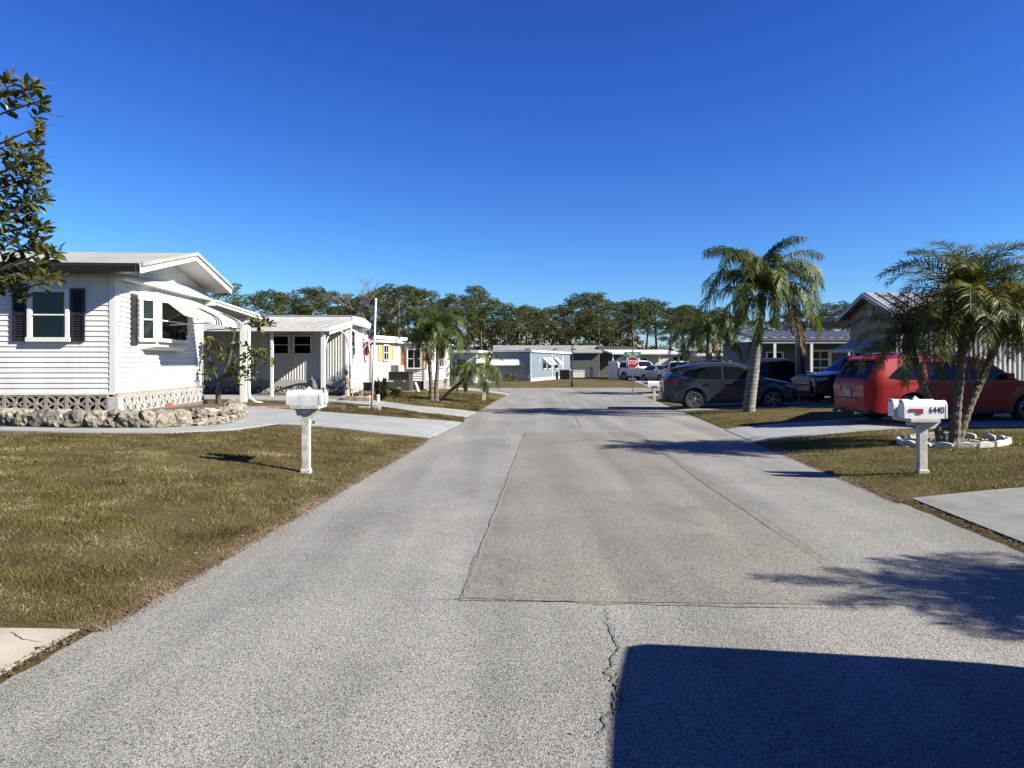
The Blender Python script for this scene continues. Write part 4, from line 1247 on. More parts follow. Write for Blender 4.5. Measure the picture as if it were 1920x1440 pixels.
# ------------------------------------------------------------------ white house with carport, right of the grey one
hw = thing('white_house', 'white mobile home with carport behind the stop sign', 'house', (10.2, 72, 0.05), R(3))
M_WSH = mat('off_white_siding', (0.55, 0.56, 0.58), 0.55, var=0.1, scale=1.5)
b = MB(); b.box(1.4, 10.5, 3.0, 7.0, 0, 2.72); b.build('wall', M_WSH, hw)
b = MB(); b.prism([(-0.6, 2.38), (4.9, 2.74), (4.9, 2.9), (-0.6, 2.52)], -0.9, 5.6, axis='x'); b.build('carport_roof', M_TRIM, hw)
b = MB(); b.box(5.7, 11.0, 2.6, 7.4, 2.73, 2.98); b.build('roof', M_ROOFW, hw)
for x in (-0.8, 0.55, 1.65, 3.6, 5.4):
    b = MB(); b.box(x - 0.06, x + 0.06, -0.4, -0.28, 0, 2.39); b.build('post', M_TRIM, hw)
window(hw, (2.9, 2.999, 1.0), 0, 0.7, 1.1, frame=0.08)
window(hw, (8.2, 2.999, 1.0), 0, 1.3, 1.1, frame=0.07, vert=2)
b = MB(); b.box(5.8, 6.7, 2.94, 2.998, 0.1, 2.2); b.build('door', M_DARK, hw)
b = MB(); b.box(-0.75, 1.6, -0.32, -0.27, 0.0, 0.1); b.build('kerb', M_CONCT, hw)
# panel screen at the carport edge
b = MB()
for i in range(9): b.box(i * 0.155, i * 0.155 + 0.145, -0.02, 0.02, 0, 1.75)
b.box(-0.02, 1.42, 0.021, 0.06, 0.3, 0.42); b.box(-0.02, 1.42, 0.021, 0.06, 1.35, 1.47)
fo = thing('white_fence', 'short white picket screen at the end of the far carport', 'fence', (8.75, 69.5, 0.05), R(-62))
for i in range(9):
    q = MB(); q.box(0, 0.145, -0.02, 0.02, 0, 1.75); q.build('picket', M_TRIM, fo, (i * 0.155, 0, 0))
q = MB(); q.box(-0.02, 1.42, 0.021, 0.06, 0.3, 0.42); q.build('rail', M_TRIM, fo)
q = MB(); q.box(-0.02, 1.42, 0.021, 0.06, 1.35, 1.47); q.build('rail', M_TRIM, fo)
for i, x in enumerate((9.6, 10.25)):
    q = thing('wheelie_bin', ['dark rubbish bin at the left end of the far carport', 'dark rubbish bin right of its twin under the far carport'][i], 'bin', (x, 69.9, 0.05), 0.1, 'bins under the far carport')
    b = MB(); b.add([(-0.22, -0.25, 0.06), (0.22, -0.25, 0.06), (0.22, 0.25, 0.06), (-0.22, 0.25, 0.06), (-0.29, -0.33, 1.0), (0.29, -0.33, 1.0), (0.29, 0.33, 1.0), (-0.29, 0.33, 1.0)], [(0, 3, 2, 1), (4, 5, 6, 7), (0, 1, 5, 4), (1, 2, 6, 5), (2, 3, 7, 6), (3, 0, 4, 7)]); b.build('body', M_BLACK, q)
    b = MB(); b.prism([(-0.36, 1.002), (0.36, 1.002), (0.34, 1.08), (-0.3, 1.12)], -0.31, 0.31, axis='x'); b.build('lid', M_BLACK, q)
    for s in (-1, 1):
        b = MB(); b.lathe([(0.09, -0.03), (0.09, 0.03)], 10, axis='x', c=(s * 0.24, 0.25, 0.09)); b.build('wheel', M_BLACK, q)

# ------------------------------------------------------------------ right side: tan gabled house with metal roof
M_TAN = mat('tan_siding', (0.38, 0.30, 0.20), 0.65, var=0.1, scale=1.5)
M_DGREY = mat('dark_blue_grey_siding', (0.12, 0.13, 0.14), 0.65, var=0.12, scale=1.2)
M_PALEG = mat('pale_grey_trim', (0.60, 0.61, 0.62), 0.5, var=0.08, scale=3)
def gable_home(label, loc, rotz, length, w, zeave, zridge, mface, mside, base, carport=None):
    """long house whose gable end is at local x = 0 and faces -X; it runs along +X"""
    t = thing('tan_house', label, 'house', (loc[0], loc[1], base), rotz)
    z = lambda q: q - base
    c = MB(); c.box(0.05, length, 0.03, w - 0.03, 0, z(zeave)); c.build('wall_core', M_DARK, t)
    f = MB(); f.prism([(0, 0), (w, 0), (w, z(zeave)), (w / 2, z(zridge) - 0.02), (0, z(zeave))], 0.0, 0.045, axis='x'); f.build('gable_wall', mface, t)
    n = int((zridge - base) / 0.3)
    for i in range(1, n):
        zz = i * 0.3
        half = w / 2 if zz < z(zeave) else w / 2 * (z(zridge) - zz) / (zridge - zeave)
        if half < 0.15: continue
        q = MB(); q.box(-0.014, -0.001, w / 2 - half + 0.01, w / 2 + half - 0.01, zz, zz + 0.028); q.build('siding_joint', mface, t)
    ribbed(t, 'ribbed_wall', (0.06, 0.0, 0), 0, length, 0.1, z(zeave), 0.16, mside, 0.03)
    o = 0.35
    seam_roof(t, 'roof', [(-0.3, -o, z(zeave) - 0.08), (length + 0.2, -o, z(zeave) - 0.08), (length + 0.2, w / 2, z(zridge) + 0.06), (-0.3, w / 2, z(zridge) + 0.06)], M_ROOFM, 0.42)
    seam_roof(t, 'roof', [(length + 0.2, w + o, z(zeave) - 0.08), (-0.3, w + o, z(zeave) - 0.08), (-0.3, w / 2 + .004, z(zridge) + 0.06), (length + 0.2, w / 2 + .004, z(zridge) + 0.06)], M_ROOFM, 0.42)
    rk = MB()
    for ya in (-o - 0.02, w + o + 0.02):
        rk.add([(-0.34, ya, z(zeave) - 0.22), (-0.34, w / 2, z(zridge) - 0.10), (-0.34, w / 2, z(zridge) + 0.05), (-0.34, ya, z(zeave) - 0.08),
                (-0.303, ya, z(zeave) - 0.22), (-0.303, w / 2, z(zridge) - 0.10), (-0.303, w / 2, z(zridge) + 0.05), (-0.303, ya, z(zeave) - 0.08)], [(0, 1, 2, 3), (7, 6, 5, 4), (0, 4, 5, 1), (1, 5, 6, 2), (2, 6, 7, 3), (3, 7, 4, 0)])
    rk.build('rake_board', M_PALEG, t)
    v = MB(); v.box(-0.05, -0.002, w / 2 - 0.16, w / 2 + 0.16, z(zridge) - 0.78, z(zridge) - 0.36)
    vo_ = v.build('gable_vent', M_PALEG, t)
    lv = MB()
    for i in range(6): lv.box(-0.058, -0.051, w / 2 - 0.13, w / 2 + 0.13, z(zridge) - 0.75 + i * 0.062, z(zridge) - 0.72 + i * 0.062)
    lv.build('slats', M_SOFFIT, vo_)
    return t
R1b = 0.18
r1 = gable_home('tan gabled house with silver metal roof behind the red car', (12.05, 24.1), R(3.0), 11.0, 2.95, 3.28, 3.92, M_TAN, M_WHITE, R1b)
# scalloped awning and window on its gable end, corner bracket, carport on the far side
q = MB(); 
q.add([(-0.02, 1.15, 2.25), (-0.02, 2.75, 2.25), (-0.75, 2.75, 1.92), (-0.75, 1.15, 1.92)], [(0, 1, 2, 3)])
nsc = 9
for i in range(nsc):
    y0, y1 = lerp(1.15, 2.75, i / nsc), lerp(1.15, 2.75, (i + 1) / nsc)
    q.add([(-0.752, y0, 1.92), (-0.752, y1, 1.92), (-0.755, y1, 1.84), (-0.755, (y0 + y1) / 2, 1.78), (-0.755, y0, 1.84)], [(0, 1, 2, 3, 4)])
q.add([(-0.02, 1.15, 2.25), (-0.75, 1.15, 1.92), (-0.75, 1.15, 1.86), (-0.02, 1.15, 1.95)], [(0, 1, 2, 3)])
q.build('awning', M_PALEG, r1, fix=False)
window(r1, (-0.002, 1.95, 1.0), R(-90), 1.25, 1.0, frame=0.07, vert=2)
q = MB(); q.prism([(0.5, 3.0), (2.95, 3.0), (2.95, 2.1)], 0, 0.02, axis='x')
b = MB(); b.add([(-0.25, 3.0, 2.98), (11, 3.0, 2.98), (11, 6.6, 2.86), (-0.9, 6.6, 2.86), (-0.25, 3.0, 3.10), (11, 3.0, 3.10), (11, 6.6, 3.0), (-0.9, 6.6, 3.0)], [(0, 3, 2, 1), (4, 5, 6, 7), (0, 1, 5, 4), (1, 2, 6, 5), (2, 3, 7, 6), (3, 0, 4, 7)])
cpo = b.build('carport_roof', mat('grey_carport_metal', (0.22, 0.23, 0.24), 0.5, var=0.15, scale=3), r1)
for x, y in ((-0.35, 6.1), (5.0, 6.2)):
    b = MB(); b.box(x - 0.09, x + 0.09, y - 0.09, y + 0.09, 0, 2.87); b.build('post', M_DGREY, r1)
b = MB(); b.tube([(-0.62, 6.5, 2.85), (-0.6, 6.45, 2.66), (-0.5, 6.22, 2.45), (-0.5, 6.2, 0.1)], 0.045, 8); b.build('downspout', M_PALEG, r1, smooth=True)
# neighbour just outside the right edge of the frame: its shadow lies over the red car
r0 = gable_home('tan gabled house just beyond the right edge, shading the red car', (14.45, 14.4), 0, 10.0, 6.0, 3.95, 5.0, M_TAN, M_WHITE, 0.3)

# ------------------------------------------------------------------ dark grey porch house further along on the right
hd = thing('grey_house', 'dark blue grey house with white porch posts behind the tall palm', 'house', (12.0, 37.2, 0.16), R(0))
b = MB(); b.box(0, 9.5, 1.7, 6.5, 0, 2.55); b.build('wall', M_DGREY, hd)
seam_roof(hd, 'roof', [(-0.3, -0.1, 2.68), (9.8, -0.1, 2.68), (9.8, 4.2, 3.18), (-0.3, 4.2, 3.18)], M_ROOFM, 0.45, 0.07, 0.05)
b = MB(); b.box(-0.25, 9.7, -0.06, 0.06, 2.43, 2.60); b.build('porch_beam', M_PALEG, hd)
b = MB(); b.box(-0.3, 9.75, -0.1, -0.065, 2.56, 2.70); b.build('gutter', M_DGREY, hd)
for x in (0.72, 2.5, 4.35, 6.2, 8.2):
    b = MB(); b.box(x - 0.06, x + 0.06, -0.055, 0.055, 0, 2.428); b.build('porch_post', M_TRIM, hd)
b = MB(); b.box(3.05, 4.15, 1.62, 1.698, 0.1, 2.15); do = b.build('door', M_TRIM, hd)
for i in range(2):
    for k in range(3):
        b = MB(); b.box(3.19 + i * 0.42, 3.55 + i * 0.42, 1.60, 1.618, 0.85 + k * 0.42, 1.2 + k * 0.42); b.build('pane', M_DARK, do)
window(hd, (1.3, 1.699, 0.95), 0, 0.9, 1.1, frame=0.07)
b = MB(); b.box(-0.2, 9.6, -0.05, 1.69, -0.2, 0.08); b.build('porch_floor', M_CONC, hd)

# ------------------------------------------------------------------ small cream house and a white one further right
hc = thing('cream_house', 'small cream house with flat white roof behind the parked crossover', 'house', (12.9, 49.6 + 3, 0.1), R(-4))
M_CREAM = mat('cream_siding', (0.58, 0.52, 0.42), 0.65, var=0.1, scale=1.4)
b = MB(); b.box(0, 6.5, 0, 5, 0, 2.0); b.build('wall', M_CREAM, hc)
b = MB(); b.box(-0.3, 6.8, -0.3, 5.3, 2.002, 2.2); b.build('roof', M_TRIM, hc)
window(hc, (1.25, -0.001, 0.75), 0, 1.35, 1.05, frame=0.07, vert=2)
window(hc, (3.6, -0.001, 0.75), 0, 1.1, 1.05, frame=0.07)
hq = thing('white_house', 'white flat roofed mobile home seen between the palms behind the pickup', 'house', (17.2, 74, 0.05), R(2))
b = MB(); b.box(0, 9, 0, 4, 0, 2.75); b.build('wall', M_WSH, hq)
b = MB(); b.box(-0.3, 9.3, -0.5, 4.3, 2.752, 3.0); b.build('roof', M_TRIM, hq)
window(hq, (2.0, -0.001, 1.0), 0, 1.3, 1.2, frame=0.08, vert=2)
window(hq, (5.2, -0.001, 1.0), 0, 1.3, 1.2, frame=0.08, vert=2)
# pale houses glimpsed at the far left end, between the leaning palm and the blue house
hv = thing('white_house', 'white house end glimpsed behind the leaning palm', 'house', (-4.4, 58, 0.05), R(-6))
b = MB(); b.box(-6, 1.7, 0, 8, 0, 2.35); b.build('wall', M_WHITE, hv)
b = MB(); b.box(-6.2, 1.95, -0.25, 8.2, 2.352, 2.55); b.build('roof', M_TRIM, hv)
window(hv, (0.6, -0.001, 0.9), 0, 0.9, 1.0, frame=0.06)
b = MB(); b.box(-1.0, -0.2, -0.05, -0.002, 0.05, 2.0); b.build('door', M_DARK, hv)
# ------------------------------------------------------------------ palms
M_FROND = leaf_mat('palm_frond_green', [(0.035, 0.062, 0.016), (0.08, 0.125, 0.024), (0.14, 0.18, 0.034), (0.26, 0.25, 0.06)], trans=0.34, rough=0.5, spec=0.3, nscale=1.1)
M_FRONDD = leaf_mat('date_palm_green', [(0.04, 0.062, 0.017), (0.095, 0.13, 0.027), (0.20, 0.21, 0.038), (0.50, 0.39, 0.085)], trans=0.3, rough=0.5, spec=0.3, nscale=1.6)  # the date palms' own leaf colours, green to gold
M_DRYF = leaf_mat('dry_palm_frond', [(0.14, 0.08, 0.035), (0.28, 0.18, 0.08), (0.42, 0.30, 0.15)], trans=0.2, rough=0.7, spec=0.2, nscale=2)

def frond_mesh(length, elev, bend, leaf, n, mat_, hang=0.5, wid=0.024, seed=0, spread=1.0, fwd=0.5, base=0.10):
    """one feather frond: arching rib from the origin towards +X, leaflets down both sides"""
    rd = random.Random(seed)
    V, T = [], []
    pts, ang, p = [], elev, Vector((0, 0, 0))
    steps = 22
    for i in range(steps + 1):
        pts.append((p.copy(), ang))
        ds = length / steps
        p = p + Vector((math.cos(ang), 0, math.sin(ang))) * ds
        ang -= bend / steps * (0.5 + 1.2 * i / steps)
        ang = max(ang, R(-86))
    def tri(a, b, c): V.extend([a, b, c])
    # rib
    for (a, aa), (b, bb) in zip(pts, pts[1:]):
        w = 0.018 * (1 - 0.8 * pts.index((a, aa)) / steps)
        for s in (-1, 1):
            nrm = Vector((-math.sin(aa), 0, math.cos(aa)))
            o = Vector((0, s * w, 0)); u = nrm * w
            tri(a + o, b + o, b + u); tri(a + o, b + u, a + u)
    for i in range(n):
        t = base + (1 - base) * (i + 0.5) / n
        k = t * steps; j = min(int(k), steps - 1)
        p = pts[j][0].lerp(pts[j + 1][0], k - j); aa = lerp(pts[j][1], pts[j + 1][1], k - j)
        tang = Vector((math.cos(aa), 0, math.sin(aa))); nrm = Vector((-math.sin(aa), 0, math.cos(aa)))
        ll = leaf * (0.35 + 0.65 * math.sin(math.pi * min(1, 0.12 + t * 0.86)) ** 0.7) * rd.uniform(0.85, 1.12)
        for s in (-1, 1):
            side = Vector((0, s, 0)) * spread
            d = (side + tang * (fwd + 0.5 * t) + nrm * rd.uniform(-0.5, 0.75) + tang * rd.uniform(-0.2, 0.25)).normalized()
            mid = p + d * ll * 0.5 + Vector((0, 0, -hang * ll * 0.12))
            d2 = (d + Vector((0, 0, -hang * rd.uniform(0.8, 1.5)))).normalized()
            tip = mid + d2 * ll * 0.5
            w = wid * rd.uniform(0.8, 1.2)
            wv = tang.cross(d).normalized().cross(d) * w * 0.5
            if wv.length < 1e-4: wv = tang * w * 0.5
            tri(p - wv * 0.7, p + wv * 0.7, mid + wv); tri(p - wv * 0.7, mid + wv, mid - wv); tri(mid - wv, mid + wv, tip)
    return np_mesh('frond', [tuple(q) for q in V], 3, mat_)

def trunk_tube(path, radii, ring=0.0, n=12, sub=10, seed=0):
    P = [Vector(p) for p in path]
    pts, rs = [], []
    m_ = (len(P) - 1) * sub
    for i in range(m_ + 1):
        t = i / sub; k = min(int(t), len(P) - 2); f = t - k
        a, b = P[max(k - 1, 0)], P[k]; c, d = P[k + 1], P[min(k + 2, len(P) - 1)]
        q = 0.5 * ((2 * b) + (c - a) * f + (2 * a - 5 * b + 4 * c - d) * f * f + (3 * b - a - 3 * c + d) * f ** 3)
        pts.append(q); rs.append(lerp(radii[k], radii[k + 1], f) * (1 + (ring if i % 2 else -ring)))
    b = MB(); b.tube(pts, rs, n)
    return b

def palm_crown(root, loc, metas, count, az0, seed, scale=1.0, tilt=0.0):
    """fronds by golden-angle turns; metas = list of (mesh, share), lowest last"""
    rd = random.Random(seed)
    tot = 0; marks = []
    for m_, s in metas: tot += s; marks.append((tot, m_))
    for i in range(count):
        q = (i + 0.5) / count * tot
        m_ = next(mm for t_, mm in marks if q <= t_ + 1e-6)
        put('frond', m_, root, loc, (rd.uniform(-0.12, 0.12), rd.uniform(-0.1, 0.1), az0 + i * 2.39996 + rd.uniform(-0.2, 0.2)), scale * rd.uniform(0.88, 1.1))

# tall queen palm in front of the crossover
QL = [frond_mesh(3.0, R(82), R(110), 0.62, 92, M_FROND, 1.5, 0.028, 1), frond_mesh(3.2, R(70), R(150), 0.66, 96, M_FROND, 1.2, 0.028, 2),
      frond_mesh(3.3, R(54), R(170), 0.66, 96, M_FROND, 1.5, 0.028, 3), frond_mesh(3.3, R(32), R(150), 0.62, 96, M_FROND, 1.9, 0.028, 4, 0.8),
      frond_mesh(3.0, R(6), R(115), 0.56, 90, M_FROND, 2.0, 0.027, 5, 0.6), frond_mesh(2.6, R(-28), R(75), 0.48, 70, M_DRYF, 2.0, 0.02, 6, 0.5)]
def queen_palm(label, base, top_off, height, r0, crown, scale, seed, n=24, dry=2):
    t = thing('palm_tree', label, 'palm tree', base)
    b = trunk_tube([(0, 0, -0.15), (0.0, 0, 0.25), (top_off[0] * 0.45, top_off[1] * 0.4, height * 0.5), (top_off[0], top_off[1], height)], [r0 * 1.18, r0 * 1.05, r0 * 0.92, r0 * 0.62], 0.035, 14, 14)
    b.build('trunk', M_PALMGREY, t, smooth=True)
    c = MB(); c.lathe([(r0 * 0.62, -0.05), (r0 * 0.8, 0.15), (r0 * 0.62, 0.45), (r0 * 0.3, 0.85), (0.02, 1.1)], 12, c=(top_off[0], top_off[1], height)); c.build('crownshaft', mat('crownshaft_green', (0.16, 0.17, 0.07), 0.6, var=0.3, scale=6), t, smooth=True)
    palm_crown(t, (top_off[0], top_off[1], height + 0.35), [(QL[0], 7), (QL[1], 8), (QL[2], 4), (QL[3], 4), (QL[4], 4), (QL[5], dry)], n, seed, seed, scale)
    return t
pA = on((1405 - 960) / F * 24.0, 24.0)
queen_palm('tall queen palm with smooth pale grey trunk in front of the dark crossover', (pA.x, pA.y, pA.z), (0.40, 0.0), 3.3, 0.185, None, 0.86, 3, 36, 2)
queen_palm('shadowed palm with hanging fronds left of the tall palm, behind the crossover', on(10.2, 39.8), (0.0, 0), 2.6, 0.2, None, 0.85, 11, 24, 4)

# clump of three slender date palms by the numbered mailbox
DL = [frond_mesh(1.5, R(78), R(85), 0.30, 78, M_FRONDD, 0.25, 0.014, 11, 1, 0.55), frond_mesh(1.55, R(60), R(105), 0.32, 80, M_FRONDD, 0.3, 0.014, 12, 1, 0.55),
      frond_mesh(1.55, R(36), R(110), 0.32, 80, M_FRONDD, 0.35, 0.014, 13, 1, 0.55), frond_mesh(1.5, R(16), R(105), 0.31, 78, M_FRONDD, 0.5, 0.014, 14, 1, 0.5),
      frond_mesh(1.35, R(-12), R(85), 0.28, 70, M_FRONDD, 0.8, 0.014, 15, 0.8, 0.5), frond_mesh(1.2, R(-38), R(60), 0.24, 60, M_DRYF, 1.0, 0.010, 16, 0.7, 0.5)]
def date_clump(label, base, stems, seed):
    t = thing('date_palm', label, 'palm tree', base)
    for k, (off, top, r, n, sc) in enumerate(stems):
        path = [(off[0], off[1], -0.1), (lerp(off[0], top[0], 0.3), lerp(off[1], top[1], 0.3), top[2] * 0.3), (lerp(off[0], top[0], 0.68), lerp(off[1], top[1], 0.68), top[2] * 0.64), top]
        b = trunk_tube(path, [r * 1.35, r, r * 0.95, r * 1.05], 0.08, 10, 12)
        # old leaf bases as short pegs up the stem
        rd = random.Random(seed + k)
        P = [Vector(p) for p in path]
        for i in range(90):
            u = (i + 0.5) / 90 * (len(P) - 1); j = min(int(u), len(P) - 2)
            p = P[j].lerp(P[j + 1], u - j); a = i * 2.4
            d = Vector((math.cos(a), math.sin(a), 0.75)).normalized()
            b.bar(p + d * r * 0.55, p + d * (r * 1.15 + rd.uniform(0.01, 0.03)), 0.035, 0.018)
        b.build('trunk', M_PALMBRN, t)
        hd_ = MB(); hd_.lathe([(r * 0.9, -0.32), (r * 1.9, -0.16), (r * 2.0, 0.0), (r * 1.3, 0.14), (0.02, 0.26)], 10, c=top)
        hd_.build('leaf_boots', M_PALMBRN, t)
        palm_crown(t, top, [(DL[0], 7), (DL[1], 8), (DL[2], 7), (DL[3], 6), (DL[4], 4), (DL[5], 2)], n, seed * 1.3 + k, seed + k, sc)
    return t
pB = at(1785, 832)
def rel(px, py, D, b): 
    q = pt(px, py, D); return (q.x - b.x, q.y - b.y, q.z - b.z)
DB = pB.y
stems = [((-0.15, 0.0), rel(1705, 640, DB + 0.1, pB), 0.066, 24, 0.76), ((0.0, -0.05), rel(1812, 572, DB - 0.1, pB), 0.078, 48, 1.08), ((0.12, 0.12), rel(1882, 602, DB + 0.35, pB), 0.074, 40, 0.98)]
dclump = date_clump('clump of three slender date palms in a scalloped ring beside mailbox 6440', (pB.x, pB.y, pB.z), stems, 5)
date_clump('clump of date palms just outside the right edge, casting shadow on the road', on(8.35, 3.95), stems, 9)

# twin and leaning palm on the second left lawn
TL = [frond_mesh(1.9, R(80), R(105), 0.42, 60, M_FROND, 0.6, 0.024, 21), frond_mesh(2.0, R(62), R(130), 0.44, 60, M_FROND, 0.8, 0.024, 22),
      frond_mesh(2.0, R(32), R(125), 0.44, 60, M_FROND, 1.0, 0.024, 23), frond_mesh(1.9, R(8), R(105), 0.42, 56, M_FROND, 1.3, 0.024, 24, 0.8),
      frond_mesh(1.6, R(-25), R(70), 0.36, 50, M_FROND, 1.5, 0.023, 25, 0.7), frond_mesh(1.4, R(-40), R(60), 0.26, 36, M_DRYF, 1.2, 0.022, 26, 0.6)]
pC = at(812, 753)
t = thing('palm_tree', 'twin trunked feather palm on the lawn behind the second driveway', 'palm tree', pC)
for k, (o, tp) in enumerate((((-0.06, 0), (-0.12, 0.0, 2.45)), ((0.1, 0.05), (0.16, 0.1, 2.58)))):
    trunk_tube([(o[0], o[1], -0.1), (o[0] * 1.1, o[1], 0.6), (tp[0], tp[1], 1.3), tp], [0.12, 0.085, 0.075, 0.08], 0.06, 9, 10).build('trunk', M_PALMBRN, t)
    palm_crown(t, tp, [(TL[0], 4), (TL[1], 5), (TL[2], 5), (TL[3], 5), (TL[4], 3), (TL[5], 2 if k == 0 else 1)], 20, 1 + k, 31 + k, 0.82)
pD = at(826, 752)
t = thing('palm_tree', 'slim palm leaning low to the right beside the twin trunked palm', 'palm tree', pD)
tp = (1.16, 0.3, 1.28)
trunk_tube([(0, 0, -0.05), (0.28, 0.05, 0.32), (0.78, 0.2, 0.72), tp], [0.06, 0.055, 0.06, 0.065], 0.06, 9, 10).build('trunk', M_PALMBRN, t)
palm_crown(t, tp, [(TL[1], 2), (TL[2], 4), (TL[3], 5), (TL[4], 4)], 22, 0.4, 41, 0.72)
# pale chips scattered round their feet
V = []
for i in range(260):
    a, r = random.random() * 6.28, abs(random.gauss(0, 0.38))
    x, y = pC.x + 0.1 + 1.5 * r * math.cos(a), pC.y + 0.8 * r * math.sin(a)
    z = gz(x, y) + 0.025; s = random.uniform(0.02, 0.05); a = random.random() * 6
    for j in range(3): V.append((x + s * math.cos(a + 2.1 * j), y + s * math.sin(a + 2.1 * j), z + random.uniform(0, 0.03)))
tag(put('wood_chips', np_mesh('wood_chips', V, 3, mat('pale_chips', (0.55, 0.45, 0.32), 0.9, var=0.3, scale=9))), 'pale chips scattered round the twin palm', 'chips', kind='stuff')

# ------------------------------------------------------------------ pines and thicket behind the houses
M_PINE = leaf_mat('pine_needles', [(0.028, 0.042, 0.012), (0.058, 0.080, 0.020), (0.095, 0.118, 0.028), (0.15, 0.155, 0.045)], trans=0.22, rough=0.6, spec=0.2, nscale=0.35)
M_OAK = leaf_mat('scrub_leaves', [(0.03, 0.038, 0.014), (0.065, 0.07, 0.022), (0.11, 0.105, 0.035), (0.15, 0.12, 0.05)], trans=0.15, rough=0.6, spec=0.2, nscale=0.4)
M_RUST = leaf_mat('rusty_scrub_leaves', [(0.05, 0.04, 0.02), (0.09, 0.065, 0.03), (0.13, 0.09, 0.04), (0.16, 0.13, 0.06)], trans=0.15, rough=0.7, spec=0.1, nscale=0.4)
M_TWIG = mat('bare_grey_twig', (0.26, 0.22, 0.19), 0.9, var=0.2, scale=2)

def tuft_cloud(clumps, per, size, seed, flat=0.75, aspect=0.35):
    g = np.random.default_rng(seed)
    out = []
    for (cx, cy, cz, r) in clumps:
        n = max(8, int(per * r * r))
        d = g.normal(size=(n, 3)); d /= np.linalg.norm(d, axis=1)[:, None]
        rr = r * g.uniform(0.25, 1.0, n) ** 0.5
        c = np.array([cx, cy, cz]) + d * rr[:, None] * np.array([1, 1, flat])
        u = d + g.normal(size=(n, 3)) * 0.6; u /= np.linalg.norm(u, axis=1)[:, None]
        w = np.cross(u, g.normal(size=(n, 3))); w /= np.linalg.norm(w, axis=1)[:, None]
        s = size * g.uniform(0.6, 1.4, n)[:, None]
        tri = np.stack([c - w * s * aspect, c + w * s * aspect, c + u * s], axis=1)
        out.append(tri.reshape(-1, 3))
    return np.concatenate(out)

def pine_meshes(seed, h, wood=M_PINEBARK, crown_from=0.5, rad=2.2, leafm=M_PINE, nlimb=24, per=330):
    rd = random.Random(seed)
    lean = (rd.uniform(-0.05, 0.05) * h, rd.uniform(-0.05, 0.05) * h)
    b = MB()
    tp = [(0, 0, -0.2), (lean[0] * 0.2, lean[1] * 0.2, h * 0.33), (lean[0] * 0.6, lean[1] * 0.6, h * 0.66), (lean[0], lean[1], h * 0.95)]
    b.tube(tp, [0.19, 0.15, 0.11, 0.04], 7)
    clumps = []
    for i in range(nlimb):
        t = crown_from + (0.97 - crown_from) * (i / (nlimb - 1)) ** 0.8
        z = h * t
        a = i * 2.4 + rd.uniform(-0.5, 0.5)
        prof = math.sin(math.pi * min(1, 0.16 + 0.74 * (t - crown_from) / (1 - crown_from))) ** 0.8
        r = rad * prof * rd.uniform(0.55, 1.15)
        ox, oy = interp(t, [(0, 0), (0.33, lean[0] * 0.2), (0.66, lean[0] * 0.6), (1, lean[0])]), interp(t, [(0, 0), (0.33, lean[1] * 0.2), (0.66, lean[1] * 0.6), (1, lean[1])])
        e = (ox + r * math.cos(a), oy + r * math.sin(a), z + r * rd.uniform(0.1, 0.45))
        b.tube([(ox, oy, z - 0.2), ((ox + e[0]) / 2, (oy + e[1]) / 2, lerp(z, e[2], 0.35)), e], [0.06, 0.04, 0.015], 4, cap=False)
        cr = rd.uniform(0.45, 0.85) * (0.7 + 0.3 * prof)
        clumps.append((e[0], e[1], e[2] + 0.1, cr))
        for q in range(rd.randint(1, 2)):
            f = rd.uniform(0.45, 0.95)
            clumps.append((lerp(ox, e[0], f) + rd.uniform(-.6, .6), lerp(oy, e[1], f) + rd.uniform(-.6, .6), lerp(z, e[2], f) + rd.uniform(-.2, .45), cr * rd.uniform(0.5, 0.85)))
    clumps.append((lean[0], lean[1], h * 0.96, 0.8))
    for i in range(4):           # dead stubs lower down
        z = h * rd.uniform(0.28, crown_from); a = rd.random() * 6.3; r = rd.uniform(0.5, 1.4)
        b.tube([(lean[0] * .3, lean[1] * .3, z), (lean[0] * .3 + r * math.cos(a), lean[1] * .3 + r * math.sin(a), z + rd.uniform(-0.2, 0.5))], [0.035, 0.01], 4, cap=False)
    V = tuft_cloud(clumps, per, 0.24, seed, 0.5, 0.16)
    return b.mesh('trunk', wood, fix=False, smooth=True), np_mesh('crown', V, 3, leafm)
PINES = [pine_meshes(100 + i, 11.0, crown_from=[0.45, 0.55, 0.38, 0.5, 0.6, 0.42][i], rad=[2.3, 2.0, 2.5, 2.2, 1.9, 2.6][i]) for i in range(6)]
def region(px): return next(t_ for lim, t_ in ((450, 'behind the nearest white house roof'), (570, 'above the ribbed white house, left of its middle'), (660, 'above the ribbed white house near the flagpole'), (790, 'behind the flagpole and yellow shuttered house'), (915, 'right behind the twin palm, left of the blue house'), (1065, 'above the blue house, left of the lamp post'), (1160, 'above the grey house roof, left of the stop sign'), (1255, 'directly above the stop sign'), (1345, 'beside the gap of sky right of the stop sign'), (1480, 'behind the tall queen palm'), (1620, 'left of the tan gable roof'), (9999, 'behind the tan gabled house and palm clump')) if px < lim)
